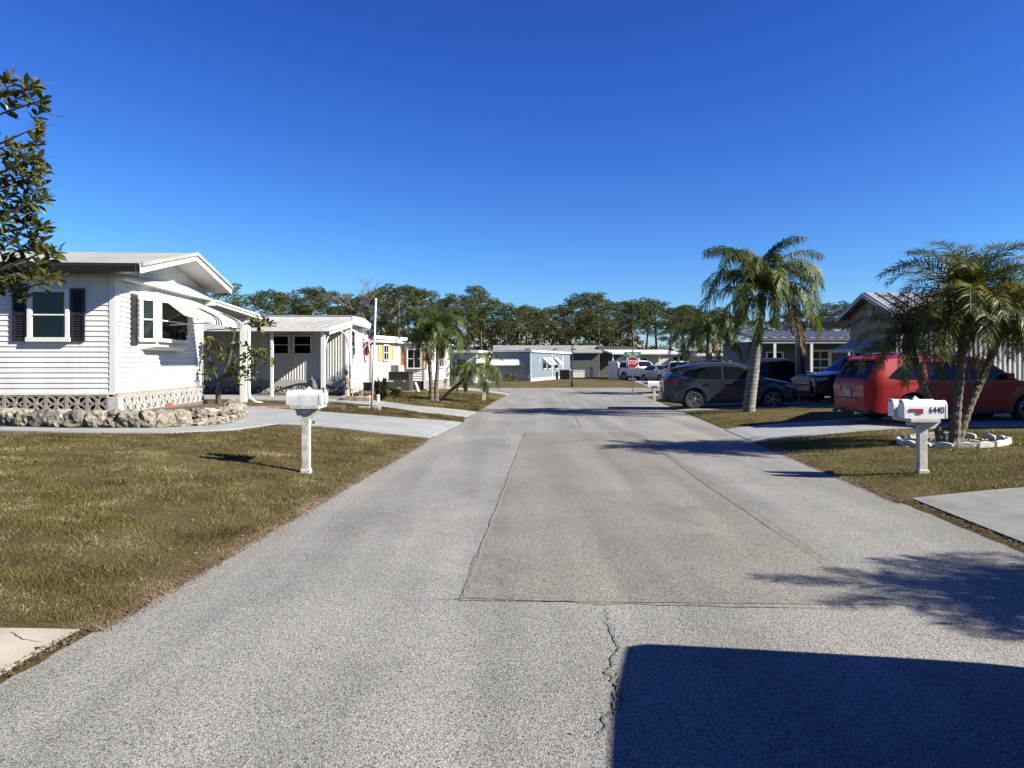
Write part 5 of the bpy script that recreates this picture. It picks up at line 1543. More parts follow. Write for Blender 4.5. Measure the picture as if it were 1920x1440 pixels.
# crown tops as the picture shows them: (column, row of the top, distance)
TOPS = [(425, 545, 70), (470, 560, 84), (505, 546, 92), (540, 570, 98), (585, 540, 80), (605, 556, 96), (635, 552, 88), (662, 566, 100), (690, 548, 84), (715, 536, 92), (745, 534, 80), (770, 548, 96), (800, 552, 90), (832, 556, 102), (855, 552, 86), (880, 556, 98), (903, 552, 92), (925, 566, 104), (945, 570, 88), (968, 572, 98), (990, 580, 108), (1012, 584, 92), (1035, 586, 102), (1058, 580, 110), (1078, 566, 94), (1100, 562, 104), (1124, 562, 90), (1142, 560, 100), (1165, 566, 108), (1190, 570, 94), (1210, 568, 104), (1232, 570, 112), (1255, 582, 96), (1280, 576, 104), (1300, 584, 112), (1325, 590, 98), (1350, 592, 108), (1380, 596, 102), (1412, 598, 110), (1445, 602, 98), (1478, 598, 106), (1510, 590, 100), (1535, 586, 92), (1560, 582, 96), (1590, 578, 90), (1640, 576, 100), (1700, 580, 96), (1770, 575, 104), (1840, 575, 98), (1910, 580, 100), (400, 570, 96), (340, 560, 90), (560, 574, 106), (650, 575, 108), (735, 560, 110), (820, 575, 112), (890, 575, 114), (1000, 592, 116), (1095, 580, 118), (1180, 582, 120), (1270, 592, 118), (200, 560, 92), (90, 560, 96), (-60, 555, 94), (1990, 575, 98)]
for i, (px, py, D) in enumerate(TOPS):
    x = (px - 960) / F * D
    htop = CAM_H + (HZ - py + random.uniform(-9, 8)) / F * D
    k = (i * 5 + i // 3) % 6
    s = htop / 11.0
    tr, cr = PINES[k]
    reg = region(px)
    o = thing('pine_tree', 'tall rounded pine ' + reg, 'pine tree', (x, D, 0.1), random.random() * 6.28, 'pines behind the houses')
    sxy = s * random.uniform(0.95, 1.25)
    o.scale = (sxy, sxy, s)
    put('trunk', tr, o); put('crown', cr, o)
# one bare grey crown among them
rd = random.Random(77)
bt_ = MB()
def twig(p, d, l, r, lev):
    q = p + d * l
    bt_.tube([p, (p + q) / 2 + Vector((rd.uniform(-.08, .08) * l, rd.uniform(-.08, .08) * l, 0)), q], [r, r * 0.8, r * 0.55], 4, cap=False)
    if lev == 0: return
    for k in range(3 if lev > 1 else 4):
        nd = (d + Vector((rd.uniform(-.8, .8), rd.uniform(-.8, .8), rd.uniform(-.2, .5)))).normalized()
        twig(p.lerp(q, rd.uniform(0.6, 1.0)), nd, l * rd.uniform(0.5, 0.75), r * 0.55, lev - 1)
twig(Vector((0, 0, -0.2)), Vector((0.03, 0, 1)), 5.0, 0.16, 4)
o = thing('bare_tree', 'leafless grey tree rising above the pines behind the flagpole', 'tree', ((688 - 960) / F * 78, 78, 0.1)); o.scale = (1.12, 1.12, 1.02)
bt_.build('trunk', M_TWIG, o, fix=False)

def shrub_meshes(seed, rx, rz, m_, n=26, size=0.3, per=110):
    rd = random.Random(seed)
    cl = []
    for i in range(n):
        a, r, z = rd.random() * 6.28, rx * math.sqrt(rd.random()), rz * rd.uniform(0.1, 1.0)
        r *= math.sqrt(max(0.15, 1 - (z / rz) ** 2 * 0.8))
        cl.append((r * math.cos(a), r * math.sin(a), z, rd.uniform(0.4, 0.75)))
    b = MB()
    for c_ in cl[:10]: b.tube([(0, 0, -0.1), (c_[0] * 0.4, c_[1] * 0.4, c_[2] * 0.6), c_[:3]], [0.07, 0.045, 0.012], 5, cap=False)
    return b.mesh('trunk', M_BARK, fix=False), np_mesh('crown', tuft_cloud(cl, per, size, seed, 0.8, 0.45), 3, m_)
SHR = [shrub_meshes(200, 2.2, 4.6, M_OAK), shrub_meshes(201, 2.4, 3.8, M_RUST), shrub_meshes(202, 2.0, 5.4, M_OAK, 30), shrub_meshes(203, 2.6, 3.2, M_RUST, 24)]
for i in range(64):
    px = 330 + i * 25 + random.uniform(-10, 10)
    if 1258 < px < 1305: continue          # a gap where sky shows between the trunks
    D = random.uniform(84, 116)
    k = random.choice((0, 0, 1, 2, 2, 3))
    if 1195 < px < 1262: k = 3
    o = thing('scrub_tree', ['olive scrub under the pines ', 'rusty brown scrub under the pines '][k % 2] + region(px), 'tree', ((px - 960) / F * D, D, 0.05), random.random() * 6.3, ['olive scrub under the pines', 'rusty scrub under the pines'][k % 2])
    s = random.uniform(0.7, 1.25) * (0.62 if px > 1195 else 1.0); o.scale = (s * 1.15, s * 1.15, s)
    put('trunk', SHR[k][0], o); put('crown', SHR[k][1], o)
# the wood goes on behind as one mass
V = []
g = np.random.default_rng(5)
cl = []
for i in range(560):
    px = g.uniform(-300, 2300); D = g.uniform(122, 150)
    top = interp(px, [(400, 7.5), (900, 8.5), (1150, 7.5), (1240, 3.0), (1330, 2.6), (1420, 5.5), (2300, 7.5)])
    cl.append(((px - 960) / F * D, D, g.uniform(0.5, top), g.uniform(1.0, 1.9)))
wood_o = put('distant_wood', np_mesh('distant_wood', tuft_cloud(cl, 26, 0.75, 6, 0.8, 0.45), 3, M_OAK))
tag(wood_o, 'distant wood seen as one dark mass between the pines', 'wood', kind='stuff')

# ------------------------------------------------------------------ broad-leaved trees with leaves one can pick out
M_MAG = leaf_mat('glossy_dark_leaf', [(0.04, 0.055, 0.018), (0.075, 0.095, 0.026), (0.125, 0.135, 0.036), (0.20, 0.15, 0.06)], trans=0.22, rough=0.28, spec=0.5, nscale=3)
M_PLU = leaf_mat('yellow_green_leaf', [(0.05, 0.07, 0.02), (0.10, 0.12, 0.03), (0.18, 0.18, 0.05), (0.34, 0.28, 0.10)], trans=0.28, rough=0.4, spec=0.4, nscale=3)
def leaf_mesh(l, w, m_, fold=0.25, curl=0.15):
    b = MB()
    ts = [0, 0.25, 0.55, 0.82, 1.0]; ws = [0.06, 0.75, 1.0, 0.62, 0.0]
    vs, fs = [], []
    for t, q in zip(ts, ws):
        z = -curl * l * t * t
        vs += [(t * l, -q * w / 2, z + fold * q * w / 2), (t * l, 0, z), (t * l, q * w / 2, z + fold * q * w / 2)]
    for i in range(4):
        for k in (0, 1): fs.append((i * 3 + k, i * 3 + k + 1, i * 3 + k + 4, i * 3 + k + 3))
    b.add(vs, fs)
    return b.mesh('leaf', m_, fix=False, smooth=True)
def leaf_verts(leafme):
    vs = np.array([v.co[:] for v in leafme.vertices]); fs = [tuple(p.vertices) for p in leafme.polygons]
    return vs, fs
def whorl_positions(tip, direction, n, rd, spread):
    out = []
    d = direction.normalized()
    for i in range(n):
        back = d * (-0.16 * i / n * rd.uniform(0.5, 1.2))
        a = i * 2.4 + rd.uniform(-.3, .3)
        u = d.orthogonal().normalized(); v = d.cross(u)
        el = lerp(0.95, 0.15, i / n) + rd.uniform(-.2, .2)
        ld = (u * math.cos(a) + v * math.sin(a)) * math.cos(el) + d * math.sin(el) + Vector((0, 0, 0.12))
        out.append((tip + back, ld.normalized()))
    return out
def leafy_tree(name, label, cat, base, trunk_paths, whorls, leafme, n_parts, per, seed, bark):
    rd = random.Random(seed)
    t = thing(name, label, cat, base)
    b = MB()
    for path, rad in trunk_paths: 
        b2 = trunk_tube(path, rad, 0.02, 8, 5); b.add(b2.v, b2.f)
    b.build('trunk', bark, t, smooth=True)
    vs0, fs0 = leaf_verts(leafme)
    V, Fc = [], []
    made = 0
    for wi, (p, d, vis) in enumerate(whorls):
        for (q, ld) in whorl_positions(Vector(p), Vector(d), per, rd, 1):
            s = rd.uniform(0.75, 1.25)
            rot = ld.to_track_quat('X', 'Z').to_matrix() @ Matrix.Rotation(rd.uniform(-0.9, 0.9), 3, 'X')
            if vis and made < n_parts:
                o = put('leaf', leafme, t, q, rot.to_euler(), s); made += 1
            else:
                m3 = np.array(rot) * s
                base_i = len(V)
                V.extend((vs0 @ m3.T + np.array(q)).tolist())
                Fc.extend([tuple(base_i + k for k in f) for f in fs0])
    if V:
        me = bpy.data.meshes.new('foliage'); me.from_pydata(V, [], Fc); me.materials.append(leafme.materials[0])
        me.polygons.foreach_set('use_smooth', [True] * len(me.polygons))
        tag(put('foliage', me, t), kind='stuff')
    return t
# big magnolia whose boughs reach in at the left edge
MG = leaf_mesh(0.135, 0.055, M_MAG)
mb = Vector((-8.6, 9.4, gz(-8.6, 9.4)))
VIS = [(20, 150, 8.7), (45, 158, 8.6), (68, 158, 8.6), (12, 178, 8.8), (35, 180, 8.7), (58, 182, 8.7), (82, 186, 8.6), (25, 198, 8.8), (78, 208, 8.6), (74, 236, 8.9), (72, 252, 8.9), (70, 262, 8.9),
       (18, 270, 8.9), (40, 276, 8.8), (60, 280, 8.9), (10, 292, 9.0), (34, 298, 8.8), (56, 300, 8.8), (76, 300, 8.8), (14, 318, 8.9), (40, 322, 8.8), (66, 326, 8.9), (84, 322, 8.8), (8, 340, 9), (30, 345, 8.7), (58, 345, 8.8), (74, 348, 8.9),
       (16, 366, 8.9), (44, 370, 8.8), (64, 376, 8.7), (88, 374, 8.8), (10, 390, 9), (36, 392, 8.8), (60, 398, 8.9), (14, 414, 8.8), (42, 416, 8.8), (66, 420, 8.8), (84, 428, 8.9), (10, 436, 9), (34, 440, 8.8), (60, 444, 8.7), (80, 452, 8.9),
       (14, 460, 8.8), (40, 464, 8.9), (66, 466, 8.8), (92, 470, 8.8), (108, 474, 8.9), (20, 486, 8.9), (48, 490, 8.8), (76, 494, 8.7), (10, 508, 9), (36, 512, 8.8), (62, 514, 8.9), (90, 518, 8.8), (112, 524, 8.9), (30, 536, 8.9), (44, 552, 8.9), (14, 534, 9.0)]
whorls, tpaths = [], []
tpaths.append(([(0, 0, -0.2), (0.05, -0.05, 0.9), (0.1, 0, 1.9), (0.0, 0, 3.2), (-0.1, 0, 4.6)], [0.2, 0.15, 0.13, 0.1, 0.04]))
hubs = [(0.1, 0, 1.9), (0.05, 0, 2.6), (0, 0, 3.2), (-0.05, 0, 3.8)]
rdm = random.Random(3)
for (px, py, D) in VIS:
    p = pt(px, py, D + rdm.uniform(-0.15, 0.35)) - mb
    h_ = min(hubs, key=lambda q: abs(q[2] - (p.z - 0.5)))
    d = Vector((p.x - h_[0], p.y - h_[1], (p.z - h_[2]) * 0.6 + 0.5)); d.normalize()
    whorls.append((p, (0.55 * d.x + rdm.uniform(-.4, .4), d.y * 0.4 - 0.25 + rdm.uniform(-.4, .4), d.z + rdm.uniform(-.2, .5)), True))
for (px, py, D) in VIS:          # the rest of each bough, left of the frame, is just as leafy
    p = pt(px, py, D) - mb
    h_ = Vector(min(hubs, key=lambda q: abs(q[2] - (p.z - 0.5))))
    for f in (0.2, 0.36, 0.5, 0.62, 0.74, 0.86):
        q = h_.lerp(p, f) + Vector((rdm.uniform(-.2, .2), rdm.uniform(-.45, .45), rdm.uniform(-.25, .3)))
        if (mb.x + q.x) / (mb.y + q.y) * F + 960 < -18:
            whorls.append((q, (rdm.uniform(-.6, .8), rdm.uniform(-.8, .6), rdm.uniform(0, .9)), False))
for k, (px, py, D) in enumerate(VIS):
    if k % 3 == 0:
        p = pt(px, py, D) - mb
        h_ = min(hubs, key=lambda q: abs(q[2] - (p.z - 0.5)))
        m_ = Vector(h_).lerp(p, 0.55) + Vector((0, 0, -0.12))
        tpaths.append(([h_, tuple(m_), tuple(p)], [0.035, 0.018, 0.006]))
q0, q1 = pt(30, 170, 8.7) - mb, pt(125, 215, 8.6) - mb
tpaths.append(([hubs[-1], tuple(q0), tuple(pt(80, 205, 8.6) - mb), tuple(pt(105, 218, 8.6) - mb), tuple(q1)], [0.03, 0.014, 0.006, 0.004, 0.003]))
for i in range(110):
    a = rdm.uniform(0, 6.28); r = 1.9 * math.sqrt(rdm.random()); z = rdm.uniform(1.5, 4.9)
    x, y = r * math.cos(a) - 0.3, r * math.sin(a) + 0.6
    if (mb.x + x) / (mb.y + y) * F + 960 > -30: continue
    whorls.append(((x, y, z), (math.cos(a), math.sin(a), 0.6), False))
leafy_tree('magnolia_tree', 'broad leaved evergreen tree reaching in over the left edge', 'tree', mb, tpaths, whorls, MG, 300, 13, 8, M_BARK)
# small crooked tree by the first carport
PM = leaf_mesh(0.21, 0.085, M_PLU, 0.2, 0.3)
tb = at(411, 757, 0.46)
tb = Vector((-7.05, 20.7, 0.44))
tb.x = (411 - 960) / F * tb.y
tw, tp_ = [], []
TV = [(392, 640), (402, 655), (384, 668), (396, 690), (388, 700), (412, 650), (420, 668), (430, 660), (440, 645), (436, 680), (448, 690), (458, 672), (466, 650), (470, 668), (482, 660), (490, 656), (494, 672), (500, 664), (506, 680), (476, 686), (468, 700), (452, 704), (446, 720), (440, 700), (462, 690), (430, 700), (470, 710), (436, 607), (446, 612), (432, 612), (478, 602), (488, 606), (500, 604), (508, 608), (470, 606), (496, 600), (484, 612)]
rdm = random.Random(12)
hub = {'a': rel(420, 700, tb.y, tb), 'b': rel(440, 640, tb.y, tb), 'c': rel(400, 680, tb.y, tb)}
tp_.append(([(0, 0, -0.2), rel(409, 735, tb.y, tb), rel(415, 708, tb.y, tb), rel(428, 680, tb.y, tb), rel(436, 640, tb.y, tb), rel(442, 612, tb.y, tb)], [0.085, 0.065, 0.06, 0.05, 0.035, 0.015]))
tp_.append(([rel(410, 715, tb.y, tb), rel(398, 690, tb.y - 0.2, tb), rel(388, 655, tb.y - 0.3, tb)], [0.045, 0.035, 0.012]))
tp_.append(([rel(412, 712, tb.y, tb), rel(430, 700, tb.y + 0.1, tb), rel(444, 672, tb.y + 0.2, tb), rel(470, 660, tb.y + 0.2, tb), rel(498, 655, tb.y + 0.2, tb)], [0.045, 0.04, 0.03, 0.018, 0.008]))
tp_.append(([rel(440, 618, tb.y, tb), rel(465, 606, tb.y, tb), rel(500, 602, tb.y, tb)], [0.02, 0.014, 0.006]))
tp_.append(([rel(430, 700, tb.y + 0.1, tb), rel(452, 705, tb.y, tb), rel(468, 700, tb.y, tb)], [0.02, 0.014, 0.006]))
for (px, py) in TV:
    tw.append((rel(px, py, tb.y + rdm.uniform(-0.35, 0.35), tb), (rdm.uniform(-.7, .7), rdm.uniform(-.7, .5), rdm.uniform(-0.5, 0.7)), True))
leafy_tree('frangipani_tree', 'small crooked tree with sparse yellow green leaves beside the first carport', 'tree', tb, tp_, tw, PM, 290, 8, 4, mat('dark_bark', (0.10, 0.085, 0.07), 0.9, var=0.5, scale=12, bump=0.5))

# ------------------------------------------------------------------ small plants
def clump_plant(name, label, loc, n, h, spread, m_, seed, w=0.03):
    rd = random.Random(seed)
    t = thing(name, label, 'plant', loc)
    V = []
    for i in range(n):
        a = rd.random() * 6.28; r = rd.uniform(0.0, 0.3) * spread
        p = Vector((r * math.cos(a), r * math.sin(a), rd.uniform(0, h * 0.75)))
        d = Vector((math.cos(a) * spread, math.sin(a) * spread, rd.uniform(0.2, 1.0) * h)).normalized()
        l = rd.uniform(0.4, 1.0) * h * 0.45; s = d.cross(Vector((rd.uniform(-1, 1), rd.uniform(-1, 1), 0.3))).normalized() * w
        V += [tuple(p - s * 0.5), tuple(p + s * 0.5), tuple(p + d * l * 0.5 + s), tuple(p - s * .5), tuple(p + d * l * .5 + s), tuple(p + d * l * .5 - s), tuple(p + d * l * .5 - s), tuple(p + d * l * .5 + s), tuple(p + d * l - Vector((0, 0, l * 0.1)))]
    put('foliage', np_mesh('foliage', V, 3, m_), t)
    b = MB(); b.tube([(0, 0, -0.03), (0.01, 0, h * 0.8)], [0.02, 0.008], 5); b.build('stem', M_BARK, t)
    return t
q = at(716, 752); clump_plant('shrub', 'dark spiky shrub right of the flagpole on the second lawn', q, 160, 0.85, 0.35, M_OAK, 1)
q = at(742, 744); clump_plant('shrub', 'low grassy plant behind the flagpole shrub', q, 120, 0.4, 0.5, M_PLU, 2)
clump_plant('shrub', 'small spiky plant in front of the shaded blue wall', (-0.2, 61.2, 0.1), 90, 1.0, 0.8, M_PLU, 3, 0.05)
clump_plant('shrub', 'small palm like plant beside the far white house', (15.3, 60.0, 0.1), 130, 1.9, 1.4, M_FROND, 4, 0.06)
clump_plant('shrub', 'tall leafy plant in front of the far white house', (17.0, 66.0, 0.1), 240, 3.4, 1.6, M_OAK, 5, 0.08)
# ------------------------------------------------------------------ vehicles
M_CGLASS = mat('tinted_car_glass', (0.012, 0.014, 0.018), 0.05, spec=0.28)
M_TYRE = mat('tyre_rubber', (0.018, 0.018, 0.018), 0.85, var=0.3, scale=20)
M_RIM = mat('alloy_rim', (0.55, 0.56, 0.58), 0.3, metal=0.8)
M_CPLAST = mat('black_car_plastic', (0.02, 0.02, 0.022), 0.6, var=0.2, scale=10)
M_REDL = mat('red_tail_lamp', (0.42, 0.01, 0.015), 0.2, coat=0.1, spec=0.3)
M_CLEARL = mat('clear_lamp', (0.6, 0.62, 0.65), 0.08, coat=0.6, var=0.3, scale=30)
M_CHROME = mat('bright_trim', (0.6, 0.6, 0.62), 0.2, metal=0.9)
M_PLATE = mat('number_plate', (0.55, 0.58, 0.56), 0.5, var=0.35, scale=18)
def paint(name, c, metal=0.15, rough=0.32, coat=0.4): return mat(name, c, rough, metal=metal, coat=coat, spec=0.35, var=0.06, scale=2)

def wheel_meshes(r, spokes, w=0.23):
    ty = MB(); ty.lathe([(r * 0.66, -w * 0.42), (r * 0.9, -w * 0.5), (r * 0.985, -w * 0.36), (r, -w * 0.15), (r, w * 0.15), (r * 0.985, w * 0.36), (r * 0.9, w * 0.5), (r * 0.66, w * 0.42)], 28, axis='y')
    rm = MB(); q = r * 0.68
    n = 28
    prof = [(q, -w * 0.44), (q * 0.95, -w * 0.46), (q * 0.88, -w * 0.36), (q * 0.86, -w * 0.05)]
    vs, fs = [], []
    for rr, h in prof:
        for k in range(n):
            a = 2 * math.pi * k / n; vs.append((rr * math.cos(a), h, rr * math.sin(a)))
    for i in range(len(prof) - 1):
        for k in range(n): fs.append((i * n + k, i * n + (k + 1) % n, (i + 1) * n + (k + 1) % n, (i + 1) * n + k))
    rm.add(vs, fs)
    for k in range(spokes):
        for o in (-0.13, 0.13):
            a = 2 * math.pi * k / spokes
            a1, a2 = a + o * 0.5, a + o * 1.5
            rm.bar((q * 0.12 * math.cos(a), -w * 0.36, q * 0.12 * math.sin(a)), (q * 0.93 * math.cos(a2), -w * 0.42, q * 0.93 * math.sin(a2)), q * 0.085, w * 0.12, up=(0, 1, 0))
    rm.lathe([(q * 0.2, -w * 0.3), (q * 0.2, -w * 0.42), (q * 0.12, -w * 0.46)], 12, axis='y')
    bk = MB(); bk.lathe([(q * 0.87, -w * 0.1), (q * 0.87, w * 0.3)], 24, axis='y')
    return ty.mesh('tyre', M_TYRE, smooth='auto'), rm.mesh('rim', M_RIM), bk.mesh('wheel', M_CPLAST)
WH = {}
def car(name, label, cat, loc, heading, S, group=None):
    L, W, H, belt, sill = S['L'], S['W'], S['H'], S['belt'], S['sill']
    top = S['top']; wr = S['wr']; Ra = wr + S.get('arch', 0.06); tum = S.get('tumble', 0.2)
    pm = S['paint']
    t = thing(name, label, cat, loc, heading, group)
    ends = S.get('ends', (0.8, 0.17))
    def plan(x):
        e = abs(x) / (L / 2)
        return 1 - ends[1] * max(0, (e - ends[0]) / (1 - ends[0])) ** 2.2
    def flare(x, z):
        f = 0
        for xw in (S['xr'], S['xf']):
            d = math.hypot(x - xw, z - wr)
            f += S.get('flare', 0.025) * math.exp(-((d - Ra) / 0.10) ** 2)
        return f
    def hw(x, z):
        if z < belt: s = 1 - 0.07 * ((belt - z) / belt) ** 2 - 0.012 * math.sin(math.pi * min(1, z / belt)) 
        else: s = 1 - tum * ((z - belt) / (H - belt)) ** 1.1
        return W / 2 * plan(x) * s * 0.98 + flare(x, z)
    ztop = lambda x: interp(x, top)
    def z0(x):
        z = sill + 0.12 * max(0, (abs(x) / (L / 2) - 0.86) / 0.14)
        for xw in (S['xr'], S['xf']):
            if abs(x - xw) < Ra: z = max(z, wr * 0.98 + math.sqrt(Ra * Ra - (x - xw) ** 2) * 0.98)
        return z
    xs = set(np.round(np.linspace(-L / 2, L / 2, 49), 4)) | {round(p[0], 4) for p in top}
    for xw in (S['xr'], S['xf']):
        for a in np.linspace(0, math.pi, 13): xs.add(round(xw + Ra * math.cos(a) * 0.9995, 4))
        xs |= {round(xw - Ra - 0.004, 4), round(xw + Ra + 0.004, 4)}
    for q in (0.985, 0.96, 0.92): xs |= {round(q * L / 2, 4), round(-q * L / 2, 4)}
    xs = sorted(x for x in xs if -L / 2 - 1e-6 <= x <= L / 2 + 1e-6)
    rr = 0.06
    cs = (0.985, 0.93, 0.8, 0.5, 0.0)
    def ring(x):
        zt = ztop(x); zb = min(z0(x), zt - rr - 0.03); zs = zt - rr
        if zs > belt + 0.02:
            zz = list(np.linspace(zb, belt, 7)) + list(np.linspace(belt, zs, 5))[1:]
        else: zz = list(np.linspace(zb, zs, 11))
        half = [(hw(x, z), z) for z in zz]
        w_ = half[-1][0]
        half += [(w_ * c, zt - rr * c ** 4) for c in cs]
        return [(x, -y, z) for y, z in half] + [(x, y, z) for y, z in half[-2::-1]]
    rings = [ring(x) for x in xs]
    n = len(rings[0])
    b = MB()
    vs = [p for r_ in rings for p in r_]
    fs = []
    for i in range(len(rings) - 1):
        for k in range(n - 1): fs.append((i * n + k, i * n + k + 1, (i + 1) * n + k + 1, (i + 1) * n + k))
    fs.append(tuple(range(n))); fs.append(tuple((len(rings) - 1) * n + k for k in range(n))[::-1])
    b.add(vs, fs)
    b.build('body', pm, t, smooth='auto')
    ub = MB(); ub.box(-L / 2 + 0.12, L / 2 - 0.12, -W * 0.36, W * 0.36, sill - 0.03, belt - 0.1); 
    for xw in (S['xr'], S['xf']): ub.box(xw - Ra * 0.98, xw + Ra * 0.98, -W * 0.462, W * 0.462, wr + 0.05, wr + Ra * 0.6)
    ub.build('underbody', M_CPLAST, t)
    def side_patch(nm, m_, lo, hi, off, par=t, sides=(-1, 1), nx=12, nz=4):
        out = []
        x0, x1 = max(lo[0][0], hi[0][0]), min(lo[-1][0], hi[-1][0])
        for s in sides:
            q = MB(); V, Fq = [], []
            for i in range(nx + 1):
                x = lerp(x0, x1, i / nx); za, zb = interp(x, lo), interp(x, hi)
                for k in range(nz + 1):
                    z = lerp(za, zb, k / nz); V.append((x, s * (hw(x, z) + off), z))
            for i in range(nx):
                for k in range(nz):
                    a = i * (nz + 1) + k; f = (a, a + nz + 1, a + nz + 2, a + 1)
                    Fq.append(f if s < 0 else f[::-1])
            q.add(V, Fq)
            out.append(q.build(nm, m_, par, fix=False, smooth=True))
        return out
    def top_patch(nm, m_, x0, x1, wf, off, par=t):
        q = MB(); V, Fq = [], []; nx, ny = 10, 10
        for i in range(nx + 1):
            x = lerp(x0, x1, i / nx); e = 0.02
            sl = (ztop(x + e) - ztop(x - e)) / (2 * e); nn = Vector((-sl, 0, 1)).normalized() * off
            zt = ztop(x); w_ = hw(x, zt - rr) * wf
            for k in range(ny + 1):
                c = lerp(-1, 1, k / ny) * wf
                V.append((x + nn.x, c * hw(x, zt - rr), zt - rr * abs(c) ** 4 + nn.z))
        for i in range(nx):
            for k in range(ny):
                a = i * (ny + 1) + k; Fq.append((a, a + ny + 1, a + ny + 2, a + 1))
        q.add(V, Fq)
        o = q.build(nm, m_, par, smooth=True)
        return o
    for (x0, x1) in S.get('doors', []):
        ds = side_patch('door', pm, [(x0, sill + 0.1), (x1, sill + 0.1)], [(x0, belt - 0.03), (x1, belt - 0.03)], 0.004, nx=8, nz=6)
        for d, s in zip(ds, (-1, 1)):
            h = MB(); hx = x0 + 0.12; hzz = belt - 0.13; yy = s * (hw(hx, hzz) + 0.02)
            h.box(hx - 0.02, hx + 0.15, min(yy - 0.015, yy + 0.015), max(yy - 0.015, yy + 0.015), hzz - 0.016, hzz + 0.016); h.build('handle', S.get('handle', pm), d, bevel=0.006)
            g_ = MB(); V = []
            for z in np.linspace(sill + 0.1, belt - 0.03, 7): V += [(x0 - 0.008, s * (hw(x0, z) + 0.006), z), (x0 + 0.004, s * (hw(x0, z) + 0.006), z)]
            g_.add(V, [(2 * i, 2 * i + 1, 2 * i + 3, 2 * i + 2) for i in range(6)]); g_.build('door_gap', M_CPLAST, d, fix=False)
    for lo, hi in S.get('windows', []):
        side_patch('side_window', M_CGLASS, lo, hi, 0.008)
    if S.get('chrome'):
        lo, hi = S['chrome']; side_patch('window_trim', M_CHROME, lo, hi, 0.010)
    if 'wind' in S: top_patch('windshield', M_CGLASS, S['wind'][0], S['wind'][1], 0.88, 0.008)
    if 'rearw' in S: top_patch('rear_window', M_CGLASS, S['rearw'][0], S['rearw'][1], 0.84, 0.008)
    side_patch('sill_trim', M_CPLAST, [(S['xr'] + Ra, sill), (S['xf'] - Ra, sill)], [(S['xr'] + Ra, sill + 0.08), (S['xf'] - Ra, sill + 0.08)], 0.008, nz=2)
    for xw in (S['xr'], S['xf']):
        for s in (-1, 1):
            q = MB(); V = []
            for a in np.linspace(R(-8), R(188), 23):
                for rr_, o_ in ((Ra - 0.01, 0.012), (Ra + S.get('archw', 0.05), 0.012)):
                    x, z = xw + rr_ * math.cos(a), wr + rr_ * math.sin(a); V.append((x, s * (hw(x, max(z, sill)) + o_), z))
            q.add(V, [(2 * i, 2 * i + 1, 2 * i + 3, 2 * i + 2) for i in range(22)])
            q.build('arch_trim', S.get('archm', pm), t, fix=False, smooth=True)
    key = (wr, S.get('spokes', 5))
    if key not in WH: WH[key] = wheel_meshes(*key)
    ty, rm, bk = WH[key]
    for xw in (S['xr'], S['xf']):
        for s in (-1, 1):
            w_ = put('wheel', bk, t, (xw, s * (W / 2 - 0.135), wr), (0, 0, 0 if s < 0 else math.pi))
            put('tyre', ty, w_); put('rim', rm, w_)
    def bumper(nm, sx, zA, zB, m_, outp):
        q = MB(); V, Fq = [], []
        ny = 12
        prof = [(0, zA), (outp * 0.8, zA + 0.01), (outp, lerp(zA, zB, 0.35)), (outp * 0.9, zB - 0.02), (0, zB)]
        for i in range(ny + 1):
            u = lerp(-1, 1, i / ny); y = u * W / 2 * (plan(L / 2) + 0.03)
            bx = sx * (L / 2 - 0.05 - 0.10 * abs(u) ** 5)
            for (o, z) in prof: V.append((bx + sx * (o + 0.05) * (1 - 0.5 * abs(u) ** 6), y, z))
        m = len(prof)
        for i in range(ny):
            for k in range(m - 1): Fq.append((i * m + k, i * m + k + 1, (i + 1) * m + k + 1, (i + 1) * m + k))
        q.add(V, Fq)
        return q.build(nm, m_, t, smooth='auto')
    bumper('rear_bumper', -1, sill + 0.05, sill + 0.34, pm, 0.09)
    bumper('rear_bumper_guard', -1, sill + 0.0, sill + 0.12, M_CPLAST, 0.075)
    bumper('front_bumper', 1, sill + 0.05, sill + 0.36, pm, 0.08)
    zl = S.get('tail', (0.86, 1.02))
    for s in (-1, 1):
        side_patch('tail_lamp', M_REDL, [(-L / 2 + 0.01, zl[0] + 0.02), (-L / 2 + S.get('taillen', 0.3), lerp(*zl, 0.5))], [(-L / 2 + 0.01, zl[1]), (-L / 2 + S.get('taillen', 0.3), zl[1] - 0.02)], 0.010, sides=(s,))
        q = MB(); yy = W / 2 * plan(L / 2) * 0.97
        q.box(-L / 2 - 0.012, -L / 2 - 0.001, min(s * yy, s * yy * 0.52), max(s * yy, s * yy * 0.52), zl[0], min(zl[1], ztop(-L / 2) - 0.05)); q.build('tail_lamp', M_REDL, t, bevel=0.003)
        hl = S.get('head', (0.72, 0.88))
        side_patch('headlight', M_CLEARL, [(L / 2 - 0.42, lerp(*hl, 0.55)), (L / 2 - 0.02, hl[0])], [(L / 2 - 0.42, hl[1]), (L / 2 - 0.02, hl[1] - 0.04)], 0.010, sides=(s,))
        q = MB(); q.box(L / 2 + 0.001, L / 2 + 0.014, min(s * yy, s * yy * 0.62), max(s * yy, s * yy * 0.62), hl[0], hl[1] - 0.05); q.build('headlight', M_CLEARL, t, bevel=0.003)
        mx = S['mirror']; q = MB()
        yy = s * (hw(mx, belt + 0.05) + 0.13)
        q.box(mx - 0.07, mx + 0.09, yy - 0.10, yy + 0.10, belt + 0.02, belt + 0.17); q.build('mirror', S.get('mirrorm', pm), t, bevel=0.03)
    q = MB(); q.box(L / 2 + 0.001, L / 2 + 0.03, -W * 0.26, W * 0.26, sill + 0.37, S.get('head', (0.72, 0.88))[1] - 0.06)
    g_ = q.build('grille', M_CPLAST, t)
    q = MB()
